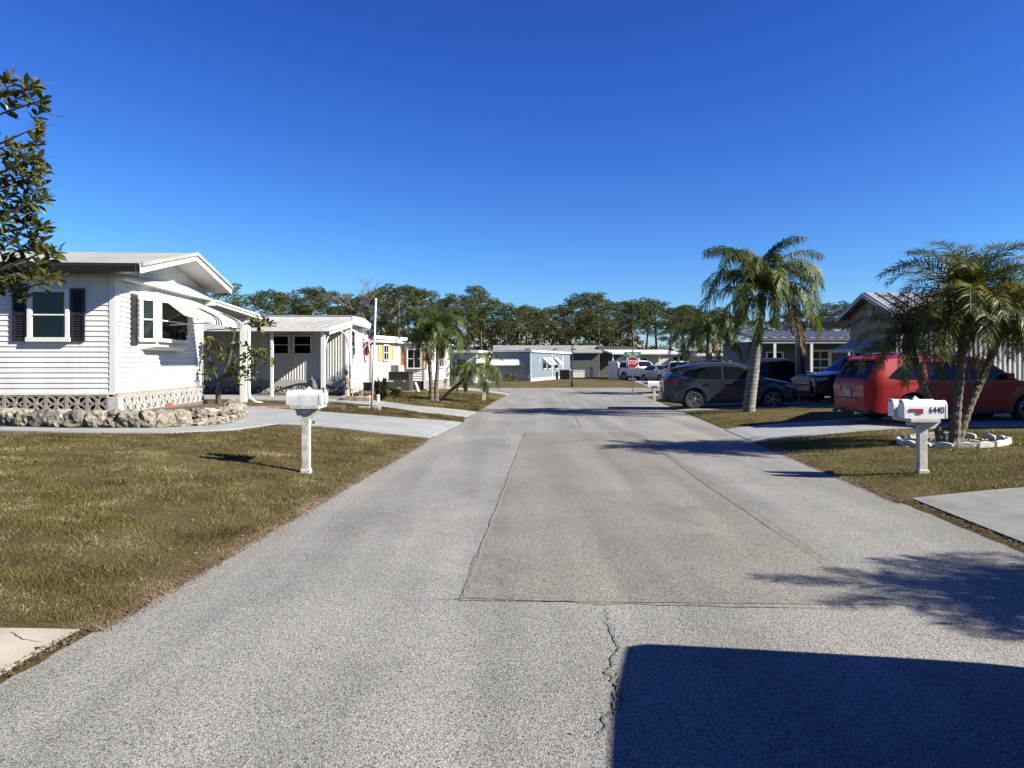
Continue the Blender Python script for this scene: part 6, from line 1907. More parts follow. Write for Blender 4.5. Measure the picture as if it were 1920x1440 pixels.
    for i in range(4): q.box(L / 2 + 0.031, L / 2 + 0.04, -W * 0.25, W * 0.25, sill + 0.41 + i * 0.07, sill + 0.43 + i * 0.07)
    q.build('grille_bars', M_CHROME, g_)
    q = MB(); zp = S.get('platez', 0.78); q.box(-L / 2 - 0.02, -L / 2 - 0.005, -0.16, 0.16, zp, zp + 0.16); q.build('number_plate', M_PLATE, t)
    for s in (-1, 1) if S.get('rails') else ():
        q = MB(); xa, xb = S['rails']
        path = [(x, s * hw(x, ztop(x) - rr) * 0.93, ztop(x) + (0.045 if 0 < i < 8 else 0.0)) for i, x in enumerate(np.linspace(xa, xb, 9))]
        q.tube(path, 0.017, 6); q.build('roof_rail', S.get('railm', M_CHROME), t, smooth=True)
    if S.get('spoiler'):
        x0, x1, zz = S['spoiler']; q = MB(); yy = hw(x1, zz) * 0.9
        q.add([(x0, -yy * 0.92, zz - 0.03), (x0, yy * 0.92, zz - 0.03), (x1, yy, zz + 0.035), (x1, -yy, zz + 0.035), (x0 + 0.02, -yy * 0.92, zz - 0.075), (x0 + 0.02, yy * 0.92, zz - 0.075), (x1, yy, zz - 0.06), (x1, -yy, zz - 0.06)], [(0, 1, 2, 3), (7, 6, 5, 4), (0, 4, 5, 1), (1, 5, 6, 2), (2, 6, 7, 3), (3, 7, 4, 0)])
        q.build('spoiler', S.get('spoilm', pm), t)
    for s in (1, -1) if S.get('exhaust') else ():
        q = MB(); q.lathe([(0.035, -0.12), (0.035, 0.0), (0.028, 0.001), (0.028, -0.1)], 10, axis='x', c=(-L / 2 - 0.0, s * W * 0.3, sill - 0.0)); q.build('exhaust', M_CHROME, t)
    return t

RED = paint('red_car_paint', (0.40, 0.005, 0.012), 0.05, 0.42, 0.12)
SUV = dict(L=4.66, W=1.80, H=1.62, belt=1.0, sill=0.26, wr=0.345, xr=-1.28, xf=1.47, tumble=0.19, paint=RED, spokes=5,
           top=[(-2.33, 0.93), (-2.29, 1.02), (-2.10, 1.33), (-1.98, 1.46), (-1.86, 1.53), (-1.5, 1.575), (-0.9, 1.61), (0.0, 1.60), (0.35, 1.56), (0.62, 1.45), (1.22, 1.05), (1.6, 0.99), (2.1, 0.90), (2.26, 0.8), (2.33, 0.66)],
           windows=[([(-1.82, 1.06), (-1.62, 1.03), (-0.98, 1.02)], [(-1.82, 1.08), (-1.6, 1.27), (-1.35, 1.385), (-0.98, 1.43)]),
                    ([(-0.90, 1.02), (0.02, 1.015)], [(-0.90, 1.435), (0.02, 1.45)]),
                    ([(0.10, 1.015), (0.98, 1.03)], [(0.10, 1.45), (0.4, 1.41), (0.62, 1.30), (0.98, 1.07)])],
           wind=(0.64, 1.2), rearw=(-2.27, -1.99), doors=[(-0.88, 0.05), (0.07, 1.06)], mirror=0.88, tail=(0.76, 0.88), taillen=0.34, platez=0.62, rails=(-1.75, 0.1), spoiler=(-2.06, -1.8, 1.525), exhaust=True)
rw = (9.03, 17.45)
hd_r = R(3)
cx, cy = rw[0] + 1.28 * math.cos(hd_r) - 0.8 * math.sin(hd_r) * 0, rw[1] + 1.28 * math.sin(hd_r)
nrm = Vector((-math.sin(hd_r), math.cos(hd_r)))
cpos = Vector((cx, cy)) + nrm * 0.75
car('red_car', 'red family wagon seen from behind, parked by the palm clump on the right', 'car', (cpos.x, cpos.y, 0.245), hd_r, SUV)

GRM = paint('slate_grey_car_paint', (0.06, 0.072, 0.098), 0.3, 0.3)
LEX = dict(L=4.50, W=1.78, H=1.65, belt=1.03, sill=0.27, wr=0.355, xr=-1.22, xf=1.40, tumble=0.24, paint=GRM, spokes=5, arch=0.055, archm=GRM,
           top=[(-2.25, 0.97), (-2.21, 1.06), (-2.06, 1.18), (-1.86, 1.38), (-1.70, 1.49), (-1.35, 1.575), (-0.7, 1.64), (0.0, 1.645), (0.35, 1.60), (0.62, 1.50), (1.2, 1.11), (1.6, 1.04), (2.05, 0.94), (2.19, 0.84), (2.25, 0.66)],
           windows=[([(-1.66, 1.18), (-1.3, 1.08), (-0.30, 1.045)], [(-1.66, 1.20), (-1.38, 1.36), (-0.9, 1.46), (-0.30, 1.50)]),
                    ([(-0.22, 1.045), (0.95, 1.07)], [(-0.22, 1.50), (0.3, 1.46), (0.6, 1.34), (0.95, 1.11)])],
           wind=(0.64, 1.18), rearw=(-2.18, -1.74), doors=[(-0.95, -0.24), (-0.22, 0.98)], mirror=0.82, tail=(0.84, 1.0), taillen=0.48, platez=0.62, rails=(-1.3, 0.1), railm=GRM, spoiler=(-2.0, -1.66, 1.43), spoilm=M_CPLAST)
rl = at(1305, 767, 0.05); hl_ = R(-5)
c0 = Vector((rl.x, 26.6)) + Vector((math.cos(hl_), math.sin(hl_))) * 1.22 + Vector((-math.sin(hl_), math.cos(hl_))) * 0.76
c0.x = (1305 - 960) / F * 26.6 + 1.22
car('grey_crossover', 'slate grey crossover parked side on behind the tall palm trunk', 'car', (c0.x, c0.y, 0.035), hl_, LEX)

NAVY = paint('navy_car_paint', (0.012, 0.016, 0.05), 0.3, 0.28)
BIG = dict(SUV, paint=NAVY, L=5.0, W=1.95, H=1.82, belt=1.12, wr=0.39, xr=-1.5, xf=1.5, sill=0.34,
           top=[(-2.5, 1.05), (-2.46, 1.2), (-2.38, 1.62), (-2.25, 1.76), (-1.6, 1.81), (0.1, 1.81), (0.45, 1.74), (1.15, 1.22), (1.6, 1.16), (2.3, 1.06), (2.44, 0.96), (2.5, 0.7)],
           windows=[([(-2.2, 1.16), (-1.2, 1.15)], [(-2.15, 1.6), (-1.2, 1.63)]), ([(-1.1, 1.15), (-0.1, 1.15)], [(-1.1, 1.63), (-0.1, 1.63)]), ([(0.0, 1.15), (0.95, 1.16)], [(0.0, 1.63), (0.4, 1.58), (0.95, 1.2)])],
           wind=(0.47, 1.13), rearw=(-2.45, -2.36), doors=[(-1.08, -0.08), (-0.06, 0.95)], mirror=0.8, head=(0.82, 1.0), tail=(0.95, 1.15), rails=(-2.0, 0.0), spoiler=None)
car('navy_car', 'dark navy sport utility vehicle nosing out from the carport beside the red car', 'car', (13.05, 28.4, 0.15), R(180 + 10), BIG)
PICK = dict(BIG, L=5.3, H=1.75, paint=paint('dark_navy_pickup_paint', (0.018, 0.022, 0.04), 0.3, 0.35), xr=-1.65, xf=1.7,
            top=[(-2.65, 1.08), (-2.6, 1.1), (-0.75, 1.1), (-0.7, 1.15), (-0.5, 1.66), (-0.3, 1.73), (0.6, 1.73), (0.85, 1.66), (1.45, 1.2), (1.9, 1.14), (2.45, 1.05), (2.6, 0.94), (2.65, 0.7)],
            windows=[([(-0.45, 1.15), (0.25, 1.15)], [(-0.4, 1.55), (0.25, 1.58)]), ([(0.33, 1.15), (1.2, 1.17)], [(0.33, 1.58), (0.7, 1.54), (1.2, 1.2)])],
            wind=(0.87, 1.42), rearw=(-0.68, -0.52), doors=[(-0.5, 0.3), (0.32, 1.2)], mirror=1.05, rails=None)
car('navy_pickup', 'dark pickup truck in shade behind the tall palm and slate crossover', 'pickup', (10.6, 32.3, 0.12), R(-3), PICK)

WHT = paint('white_car_paint', (0.72, 0.73, 0.74), 0.0, 0.35)
SIL = paint('silver_car_paint', (0.42, 0.45, 0.48), 0.4, 0.3)
BOXY = dict(BIG, paint=WHT, L=4.4, W=1.82, H=1.78, xr=-1.3, xf=1.35, top=[(-2.2, 1.08), (-2.17, 1.2), (-2.1, 1.62), (-2.0, 1.74), (-1.2, 1.78), (0.1, 1.78), (0.3, 1.72), (0.72, 1.24), (0.9, 1.18), (1.95, 1.1), (2.14, 1.0), (2.2, 0.7)],
            windows=[([(-1.95, 1.16), (-1.0, 1.15)], [(-1.92, 1.58), (-1.0, 1.6)]), ([(-0.92, 1.15), (-0.1, 1.15)], [(-0.92, 1.6), (-0.1, 1.6)]), ([(0.0, 1.15), (0.55, 1.16)], [(0.0, 1.6), (0.25, 1.56), (0.55, 1.22)])],
            wind=(0.32, 0.70), rearw=(-2.16, -2.06), doors=[(-0.9, -0.08), (-0.06, 0.56)], mirror=0.5, rails=None)
car('white_car', 'boxy white utility vehicle facing the street under the far carport', 'car', (11.25, 66.8, 0.06), R(-60), BOXY)
SED = dict(SUV, paint=SIL, L=4.3, W=1.72, H=1.42, belt=0.9, wr=0.31, xr=-1.25, xf=1.3, sill=0.2,
           top=[(-2.15, 0.8), (-2.1, 0.96), (-1.55, 1.0), (-0.9, 1.33), (-0.5, 1.41), (0.1, 1.41), (0.35, 1.36), (1.05, 0.96), (1.5, 0.88), (2.0, 0.78), (2.12, 0.68), (2.15, 0.55)],
           windows=[([(-1.25, 0.97), (-0.4, 0.92)], [(-1.2, 1.05), (-0.8, 1.25), (-0.4, 1.3)]), ([(-0.33, 0.92), (0.85, 0.94)], [(-0.33, 1.3), (0.2, 1.27), (0.85, 0.98)])],
           wind=(0.38, 1.02), rearw=(-1.5, -0.93), doors=[(-0.9, -0.35), (-0.33, 0.9)], mirror=0.7, tail=(0.7, 0.84), head=(0.58, 0.72), platez=0.5, rails=None, spoiler=None, exhaust=False)
car('silver_sedan', 'silver sedan facing the street right of the white utility vehicle', 'car', (12.3, 63.6, 0.06), R(-70), SED)
WPK = dict(PICK, paint=WHT)
car('white_pickup', 'white pickup truck with its tailgate towards the street, near the slate crossover', 'pickup', (13.9, 63.2, 0.06), R(64), WPK)
# the vehicle beside the photographer: only its shadow enters the frame
VANP = paint('dark_van_paint', (0.05, 0.05, 0.055), 0.2, 0.35)
VAN = dict(BIG, paint=VANP, L=4.8, W=1.9, H=1.84, xr=-1.5, xf=1.5, ends=(0.96, 0.04), tumble=0.06, belt=1.15,
           top=[(-2.4, 1.66), (-2.38, 1.74), (-2.3, 1.80), (-1.6, 1.84), (-0.5, 1.84), (0.6, 1.82), (0.9, 1.74), (1.5, 1.28), (1.8, 1.2), (2.25, 1.06), (2.36, 0.95), (2.4, 0.7)],
           wind=(0.92, 1.47), mirror=1.1, spoiler=None, rails=None)
del VAN['rearw']
car('parked_van', 'dark van parked beside the photographer, out of frame, shading the road corner', 'van', (3.72, 1.22, 0.0), R(-99), VAN)
# ------------------------------------------------------------------ mailboxes
M_MBW = mat('white_mailbox_enamel', (0.76, 0.76, 0.76), 0.4, var=0.06, scale=8)
M_MBG = mat('weathered_grey_white_enamel', (0.56, 0.58, 0.60), 0.6, col2=(0.40, 0.42, 0.44), scale=9, bump=0.1)
M_WOODW = mat('flaking_white_wood', (0.62, 0.60, 0.55), 0.8, col2=(0.40, 0.37, 0.32), scale=10, bump=0.25, bscale=40)
M_WOODG = mat('weathered_white_wood', (0.62, 0.62, 0.60), 0.85, col2=(0.28, 0.27, 0.25), scale=9, bump=0.3, bscale=40)
M_FLAGR = mat('red_mailbox_flag', (0.30, 0.015, 0.03), 0.45)
M_INK = mat('black_numerals', (0.012, 0.012, 0.013), 0.5)
def box_mesh(L, w, h, m_):
    b = MB(); r = w / 2
    prof = [(-w / 2, 0), (w / 2, 0)] + [(r * math.cos(a), h - r + r * math.sin(a)) for a in np.linspace(0, math.pi, 13)]
    b.prism(prof, -L / 2, L / 2, axis='x')
    return b.mesh('mailbox', m_, smooth='auto')
def mailbox(label, base, rotz, L, w, h, zbox, mb_, mw, number=None, flag=True, slope='curve'):
    """two boxes side by side on one post; the doors look towards local -X"""
    t = thing('mailbox', label, 'mailbox', base, rotz)
    b = MB(); b.box(-0.055, 0.055, -0.055, 0.055, -0.1, zbox - 0.055); b.build('post', mw, t, bevel=0.006)
    b = MB(); b.box(-0.07, 0.07, -0.07, 0.07, -0.05, 0.07); b.build('post_foot', mw, t, bevel=0.01)
    b = MB(); b.box(-0.06, 0.06, 0.20 - 0.06, 0.20 + 0.06, zbox - 0.05, zbox + h - 0.02)
    b.add([(-0.07, 0.13, zbox + h - 0.018), (0.07, 0.13, zbox + h - 0.018), (0.07, 0.27, zbox + h - 0.018), (-0.07, 0.27, zbox + h - 0.018), (0, 0.2, zbox + h + 0.055)], [(0, 3, 2, 1), (0, 1, 4), (1, 2, 4), (2, 3, 4), (3, 0, 4)])
    b.build('post_cap', mw, t)
    b = MB(); b.box(-0.2, 0.2, -0.12, 0.46, zbox - 0.052, zbox - 0.004); b.build('shelf', mw, t, bevel=0.004)
    b = MB()
    prof = [(0.058, zbox - 0.055), (0.058, zbox - 0.13), (0.10, zbox - 0.15), (0.17, zbox - 0.14), (0.2, zbox - 0.10), (0.24, zbox - 0.055)]
    if slope == 'curve':
        b.prism(prof, -0.03, 0.03); b.build('bracket', mw, t)
        b = MB(); b.box(-0.2, -0.058, -0.03, 0.03, zbox - 0.10, zbox - 0.055); b.build('bracket', mw, t)
    else:
        b.prism([(-0.2, zbox - 0.055), (-0.058, zbox - 0.055), (-0.058, zbox - 0.18), (-0.09, zbox - 0.18)], -0.03, 0.03); b.build('bracket', mw, t)
        b = MB(); b.prism([(0.058, zbox - 0.055), (0.15, zbox - 0.055), (0.12, zbox - 0.15), (0.058, zbox - 0.15)], -0.03, 0.03); b.build('bracket', mw, t)
    me = box_mesh(L, w, h, mb_)
    for k, y in enumerate((0.0, 0.33)):
        o = put('letter_box', me, t, (0.02, y, zbox))
        d = MB(); r = w / 2 + 0.004
        d.prism([(-r, 0.004), (r, 0.004)] + [(r * math.cos(a), h - w / 2 + r * math.sin(a)) for a in np.linspace(0, math.pi, 13)], -L / 2 - 0.022, -L / 2 + 0.012, axis='x')
        d.build('door', mb_, o, smooth='auto')
        bb = MB(); bb.prism([(-r, 0.004), (r, 0.004)] + [(r * math.cos(a), h - w / 2 + r * math.sin(a)) for a in np.linspace(0, math.pi, 13)], L / 2 - 0.012, L / 2 + 0.012, axis='x'); bb.build('back_rim', mb_, o, smooth='auto')
        lt_ = MB(); lt_.box(-L / 2 - 0.05, -L / 2 - 0.023, -0.012, 0.012, h - 0.03, h + 0.012); lt_.build('latch', M_STEEL, o)
        if flag:
            f = MB(); z = h * 0.42
            f.box(-L / 2 + 0.05, -L / 2 + 0.23, -w / 2 - 0.012, -w / 2 - 0.002, z, z + 0.03); f.box(-L / 2 + 0.16, -L / 2 + 0.23, -w / 2 - 0.0125, -w / 2 - 0.0015, z - 0.035, z + 0.0305)
            f.build('signal_flag', M_FLAGR, o)
        if number and k == 0:
            put('numerals', text_mesh(number, 0.13, M_INK, 'numerals', bold=0.0012, sx=0.80), o, (L / 2 - 0.135, -w / 2 - 0.003, h * 0.5 - 0.012), (R(90), 0, 0))
    return t
mR = at(1728, 889)
zb = CAM_H + (HZ - 784) / F * mR.y - mR.z
mailbox('pair of white mailboxes marked 6440 on a post before the palm clump', mR, R(-3), 0.55, 0.185, 0.25, zb, M_MBW, M_WOODW, '6440')
mL = at(574, 888)
zb = CAM_H + (HZ - 759) / F * mL.y - mL.z
# the left pair opens towards the road on its right, so the whole thing is turned half way round
def mailbox_left():
    t = mailbox('pair of weathered grey white mailboxes on a post on the left lawn', mL, R(3), 0.45, 0.17, 0.20, zb, M_MBG, M_WOODG, None, False, 'flat')
    t.scale = (-1, 1, 1)
    return t
mailbox_left()
def small_mailbox(label, base, h, rotz, m_=M_MBW):
    t = thing('mailbox', label, 'mailbox', base, rotz)
    b = MB(); b.box(-0.06, 0.06, -0.06, 0.06, -0.1, h); b.build('post', M_WOODW, t)
    b = MB(); b.prism([(-0.06, h - 0.2), (-0.16, h - 0.02), (0.16, h - 0.02), (0.06, h - 0.2)], -0.03, 0.03); b.build('bracket', M_WOODW, t)
    o = put('letter_box', box_mesh(0.5, 0.18, 0.2, m_), t, (0, 0, h + 0.005))
    b = MB(); b.prism([(-0.095, 0.004), (0.095, 0.004), (0.09, 0.16), (0.05, 0.2), (-0.05, 0.2), (-0.09, 0.16)], -0.275, -0.251, axis='x'); b.build('door', m_, o)
q = at(907, 752); small_mailbox('small white mailbox at the far end of the left lawn', q, 0.68, R(176))
q = at(1227, 757); small_mailbox('small white mailbox on the right verge near the slate crossover', q, 0.74, R(-4))

# ------------------------------------------------------------------ stop sign with street name, lamp post
sg = at(1186, 737)
t = thing('stop_sign', 'red octagonal stop sign with green street name plate on a steel post', 'sign', sg)
M_SRED = mat('stop_sign_red', (0.36, 0.012, 0.02), 0.4)
M_SWHT = mat('sign_white', (0.75, 0.75, 0.74), 0.4)
M_SGRN = mat('street_sign_green', (0.02, 0.20, 0.13), 0.4)
D = sg.y; k = D / F
zc = CAM_H + (HZ - 679.5) * k - sg.z
b = MB(); b.box(-0.025, 0.025, -0.02, 0.02, -0.1, CAM_H + (HZ - 655) * k - sg.z); b.build('post', M_STEEL, t)
def octo(r, y0, y1, cz):
    q_ = MB(); q_.prism([(r * math.cos(a), cz + r * math.sin(a)) for a in np.linspace(R(22.5), R(382.5), 9)[:-1]], y0, y1); return q_
rr_ = 11.2 * k / math.cos(R(22.5))
sp_ = octo(rr_, -0.034, -0.022, zc).build('sign_plate', M_SWHT, t)
octo(rr_ * 0.92, -0.038, -0.0345, zc).build('sign_face', M_SRED, sp_)
put('lettering', text_mesh('STOP', 10.2 * k * 1.02, M_SWHT, bold=0.006, sx=0.74), sp_, (0, -0.041, zc - 0.002), (R(90), 0, 0))
zn = CAM_H + (HZ - 664) * k - sg.z
b = MB(); b.box(-15.5 * k, 15.5 * k, -0.012, 0.0, zn - 4.0 * k, zn + 4.0 * k); np_ = b.build('name_plate', M_SGRN, t)
put('lettering', text_mesh('Park Dr', 8.0 * k, M_SWHT, bold=0.003, sx=0.8), np_, (1 * k, -0.015, zn), (R(90), 0, 0))
lp = Vector(((1073 - 960) / F * 51.5, 51.5, 0.05))
t = thing('street_lamp', 'thin black lamp post with lantern across the cross street', 'lamp', lp)
ht = CAM_H + (HZ - 645) / F * 51.5 - 0.05
M_IRON = mat('black_iron', (0.012, 0.012, 0.014), 0.5)
b = MB(); b.lathe([(0.11, -0.05), (0.11, 0.25), (0.06, 0.32), (0.045, ht * 0.7), (0.04, ht)], 10); b.build('post', M_IRON, t)
b = MB(); b.lathe([(0.06, ht + 0.001), (0.09, ht + 0.05), (0.15, ht + 0.3)], 8); b.build('lantern', mat('frosted_lantern', (0.45, 0.47, 0.5), 0.3), t)
b = MB(); b.lathe([(0.17, ht + 0.302), (0.1, ht + 0.38), (0.02, ht + 0.45)], 8); b.build('lantern_cap', M_IRON, t)

# ------------------------------------------------------------------ flagpole and flag
fp = at(697, 768)
t = thing('flagpole', 'slim white flagpole on a block base between the two left driveways', 'flagpole', fp)
Dp = fp.y; topz = CAM_H + (HZ - 564) / F * Dp - fp.z
lean = 0.12
b = MB(); b.tube([(0, 0, 0.05), (lean, 0, topz)], [0.035, 0.026], 8); b.build('pole', M_TRIM, t, smooth=True)
b = MB(); b.lathe([(0.01, -0.04), (0.04, -0.02), (0.045, 0.0), (0.03, 0.04), (0.005, 0.05)], 8, c=(lean, 0, topz + 0.03)); b.build('finial', M_TRIM, t, smooth=True)
for dx, w_, m_ in ((-0.16, 0.34, M_BLOCK), (0.2, 0.2, M_STONE)):
    b = MB(); b.box(dx - w_ / 2 - 0.05, dx + w_ / 2 - 0.05, -0.16, 0.14, -0.06, 0.10); b.build('base_block', m_, t, bevel=0.02)
M_FR = mat('flag_red', (0.42, 0.025, 0.05), 0.8); M_FW = mat('flag_white', (0.72, 0.70, 0.68), 0.8); M_FB = mat('flag_blue', (0.02, 0.025, 0.09), 0.8)
fl = MB()
nu, nv = 44, 26
hoist, fly = 0.72, 1.12
def fpos(u, v):
    z = -hoist * v - fly * u * (0.80 - 0.25 * v) * 0.98
    out = 0.02 + 0.42 * math.sin(min(1, u * 1.5) * math.pi * 0.5) * (0.35 + 0.65 * v) * (1 - 0.35 * u)
    x = -out - 0.02 * math.sin(9 * v + 3 * u)
    y = 0.07 * math.sin(v * 13 + u * 2.0) * min(1, u * 3 + 0.1) + 0.03 * math.sin(v * 27)
    return (x, y, z)
vs = [fpos(i / nu, j / nv) for i in range(nu + 1) for j in range(nv + 1)]
for i in range(nu):
    for j in range(nv):
        u, v = (i + 0.5) / nu, (j + 0.5) / nv
        fl.mi = 2 if (u < 0.4 and v < 7 / 13) else (0 if int(v * 13) % 2 == 0 else 1)
        a = i * (nv + 1) + j
        fl.f.append((a, a + 1, a + nv + 2, a + nv + 1)); fl.m.append(fl.mi)
fl.v = vs
zf = CAM_H + (HZ - 598) / F * Dp
ff = put('flag', fl.mesh('flag', [M_FR, M_FW, M_FB], fix=False, smooth=True), None, (fp.x + lean * 0.88 - 0.035, fp.y, zf))
tag(ff, 'limp red, white and blue striped flag hanging from the white flagpole', 'flag')
st = MB()
for r_ in range(4):
    for c_ in range(5):
        p = fpos(0.05 + 0.075 * c_, 0.06 + 0.12 * r_)
        st.add([(p[0] + 0.013 * math.cos(a) * (1 if k_ % 2 else 0.45), p[1] - 0.006, p[2] + 0.013 * math.sin(a) * (1 if k_ % 2 else 0.45)) for k_, a in enumerate(np.linspace(0, 2 * math.pi, 11)[:-1])], [tuple(range(10))])
st.build('stars', M_FW, ff, fix=False)

# ------------------------------------------------------------------ statue, brick box, bits beside the second house
q = Vector(((650 - 960) / F * 26.2, 26.2, gz(-5.6, 26.2)))
t = thing('garden_statue', 'small pale garden figure with a dark hat on a plinth beside the porch', 'statue', q)
M_STAT = mat('weathered_plaster', (0.46, 0.36, 0.28), 0.9, col2=(0.22, 0.16, 0.12), scale=20, bump=0.3)
M_PLIN = mat('pale_plinth', (0.55, 0.52, 0.46), 0.9, var=0.3, scale=12)
b = MB(); b.lathe([(0.15, 0.0), (0.15, 0.06), (0.11, 0.1), (0.10, 0.36), (0.15, 0.42)], 10); b.build('plinth', M_PLIN, t)
b = MB(); b.lathe([(0.02, 0.421), (0.09, 0.43), (0.075, 0.6), (0.085, 0.70), (0.095, 0.76), (0.04, 0.80), (0.035, 0.83), (0.062, 0.87), (0.06, 0.92), (0.02, 0.95)], 12)
for s in (-1, 1): b.tube([(s * 0.09, 0, 0.75), (s * 0.12, -0.03, 0.66), (s * 0.05, -0.09, 0.60)], [0.028, 0.024, 0.018], 6)
b.build('figure', M_STAT, t, smooth='auto')
b = MB(); b.lathe([(0.12, 0.925), (0.11, 0.945), (0.065, 0.95), (0.06, 1.01), (0.02, 1.02)], 12); b.build('hat', M_BLACK, t)
q = Vector(((668 - 960) / F * 25.6, 25.6, gz(-5.2, 25.6)))
t = thing('brick_planter', 'low box of red and white bricks behind the flagpole', 'planter', q)
M_BRK = mat('faded_brick', (0.42, 0.24, 0.18), 0.9, col2=(0.60, 0.52, 0.46), scale=5, bump=0.3, obj_var=0.3)
bk_ = MB(); bk_.box(-0.085, 0.085, -0.045, 0.045, 0, 0.062); bkm = bk_.mesh('brick', M_BRK, bevel=0.005)
for r_ in range(3):
    for i in range(5): put('brick', bkm, t, (-0.36 + i * 0.18 + (0.06 if r_ % 2 else -0.02), -0.25, r_ * 0.068))
    for i in range(3):
        for s in (-1, 1): put('brick', bkm, t, (s * 0.42, -0.15 + i * 0.18, r_ * 0.068), (0, 0, R(90)))
b = MB(); b.box(-0.37, 0.37, -0.2, 0.3, 0, 0.16); b.build('soil_fill', M_SOIL, t)
q = Vector(((668 - 960) / F * 26.4, 26.4, gz(-5.4, 26.4)))
t = thing('garden_chair', 'small pale garden chair beside the second house wall', 'chair', q, R(25))
b = MB(); b.box(-0.19, 0.19, -0.19, 0.19, 0.34, 0.38); b.build('seat', M_PLIN, t)
for sx in (-1, 1):
    for sy in (-1, 1):
        b = MB(); b.bar((sx * 0.17, sy * 0.17, -0.02), (sx * 0.16, sy * 0.16, 0.339), 0.03); b.build('leg', M_PLIN, t)
b = MB()
for i in range(4): b.bar((-0.15 + i * 0.1, 0.18, 0.381), (-0.15 + i * 0.1, 0.23, 0.72), 0.025)
b.bar((-0.19, 0.235, 0.73), (0.19, 0.235, 0.73), 0.04); b.build('backrest', M_PLIN, t)
q = at(709, 755)
t = thing('garden_post', 'stubby white garden post right of the flagpole', 'post', q)
b = MB(); b.lathe([(0.07, -0.03), (0.06, 0.05), (0.05, 0.2), (0.065, 0.24), (0.02, 0.28)], 10); b.build('post', M_TRIM, t)
# mulch bed with brick edge under the first carport
q = Vector((-7.0, 20.6, 0))
bedp = [at(438, 763).xy, at(470, 766).xy, at(545, 768).xy, at(640, 772).xy, at(648, 766).xy, at(545, 760).xy, at(470, 757).xy, at(440, 757).xy]
b = MB(); b.prism([tuple(p) for p in bedp], -0.2, 0.055, axis='z')
zb_ = gz(bedp[2].x, bedp[2].y)
mbd = b.build('mulch_bed', M_MULCH, None, (0, 0, zb_)); tag(mbd, kind='structure')
t = thing('brick_edging', 'row of dull red bricks edging the mulch bed by the carport', 'edging', (bedp[1].x, bedp[1].y, zb_))
for i in range(9):
    p = bedp[1].lerp(bedp[2], i / 8.5)
    put('brick', bkm, t, (p.x - bedp[1].x, p.y - bedp[1].y - 0.05, 0.03), (0, 0, R(6)), 1.05)
q = at(588, 797)
b = MB(); b.lathe([(0.03, -0.02), (0.035, 0.04), (0.02, 0.09), (0.005, 0.1)], 8)
tag(b.build('sprinkler_head', M_BLACK, None, q), 'tiny black sprinkler head at the lawn edge behind the left mailbox', 'sprinkler')

# ------------------------------------------------------------------ scalloped ring round the palm clump
t = thing('garden_edging', 'ring of white scalloped concrete edging round the palm clump', 'edging', pB)
M_EDGE = mat('whitewashed_edging', (0.66, 0.65, 0.61), 0.9, col2=(0.40, 0.38, 0.33), scale=12, bump=0.3)
ed = MB(); ed.prism([(-0.14, -0.04), (0.14, -0.04), (0.14, 0.06)] + [(0.14 * math.cos(a), 0.06 + 0.05 * math.sin(a)) for a in np.linspace(0.3, math.pi - 0.3, 7)] + [(-0.14, 0.06)], -0.03, 0.03)
edm = ed.mesh('edging_stone', M_EDGE, bevel=0.006)
for i in range(17):
    a = 2 * math.pi * i / 17 + random.uniform(-.05, .05)
    x, y = 0.86 * math.cos(a), 0.82 * math.sin(a)
    put('edging_stone', edm, t, (x, y, gz(pB.x + x, pB.y + y) - pB.z + 0.01), (random.uniform(-.12, .12), random.uniform(-.06, .06), a + math.pi / 2 + random.uniform(-.1, .1)))
b = MB(); b.prism([(0.82 * math.cos(a), 0.78 * math.sin(a)) for a in np.linspace(0, 2 * math.pi, 25)[:-1]], -0.15, 0.0, axis='z'); b.build('bed_soil', M_SOIL, t, (0, 0, 0.025))
V = []
for i in range(300):
    a, r = random.random() * 6.28, 0.55 + random.gauss(0, 0.25)
    x, y = pB.x + r * math.cos(a), pB.y + r * math.sin(a) - 0.1; z = gz(x, y) + 0.035; s = random.uniform(0.012, 0.035); a = random.random() * 6
    for j in range(3): V.append((x + s * math.cos(a + 2.1 * j), y + s * math.sin(a + 2.1 * j), z + random.uniform(0, 0.02)))
tag(put('stone_chips', np_mesh('stone_chips', V, 3, M_EDGE)), 'pale chips lying in the palm ring', 'chips', kind='stuff')

# ------------------------------------------------------------------ grass blades and litter
M_BLADE = leaf_mat('grass_blades', [(0.045, 0.032, 0.012), (0.112, 0.083, 0.033), (0.175, 0.138, 0.052), (0.20, 0.185, 0.055), (0.68, 0.60, 0.38)], trans=0.3, rough=0.6, spec=0.2, nscale=1.3)
M_BLADEG = leaf_mat('greener_blades', [(0.07, 0.062, 0.02), (0.15, 0.14, 0.042), (0.22, 0.21, 0.06), (0.42, 0.38, 0.18)], trans=0.25, rough=0.6, spec=0.2, nscale=0.8)
M_DRYG = leaf_mat('dead_edge_grass', [(0.17, 0.12, 0.07), (0.28, 0.21, 0.13), (0.46, 0.38, 0.27)], trans=0.2, rough=0.8, spec=0.1, nscale=1.5)
def np_gz(x, y):
    left = x < (xl(y) + 3.4)
    d = np.where(left, xl(y) - x, x - xr(y))
    d = np.maximum(np.minimum(d, YC0 - y), 0)
    a = np.where(left, 0.5, np.interp(y, [17, 24], [0.35, 0.2]))
    return a * (1 - np.exp(-d / 3.3))
def in_poly(x, y, P):
    ins = np.zeros(len(x), bool); n = len(P)
    for i in range(n):
        x0, y0 = P[i][0], P[i][1]; x1, y1 = P[(i + 1) % n][0], P[(i + 1) % n][1]
        c = ((y0 > y) != (y1 > y)) & (x < (x1 - x0) * (y - y0) / (y1 - y0 + 1e-12) + x0)
        ins ^= c
    return ins
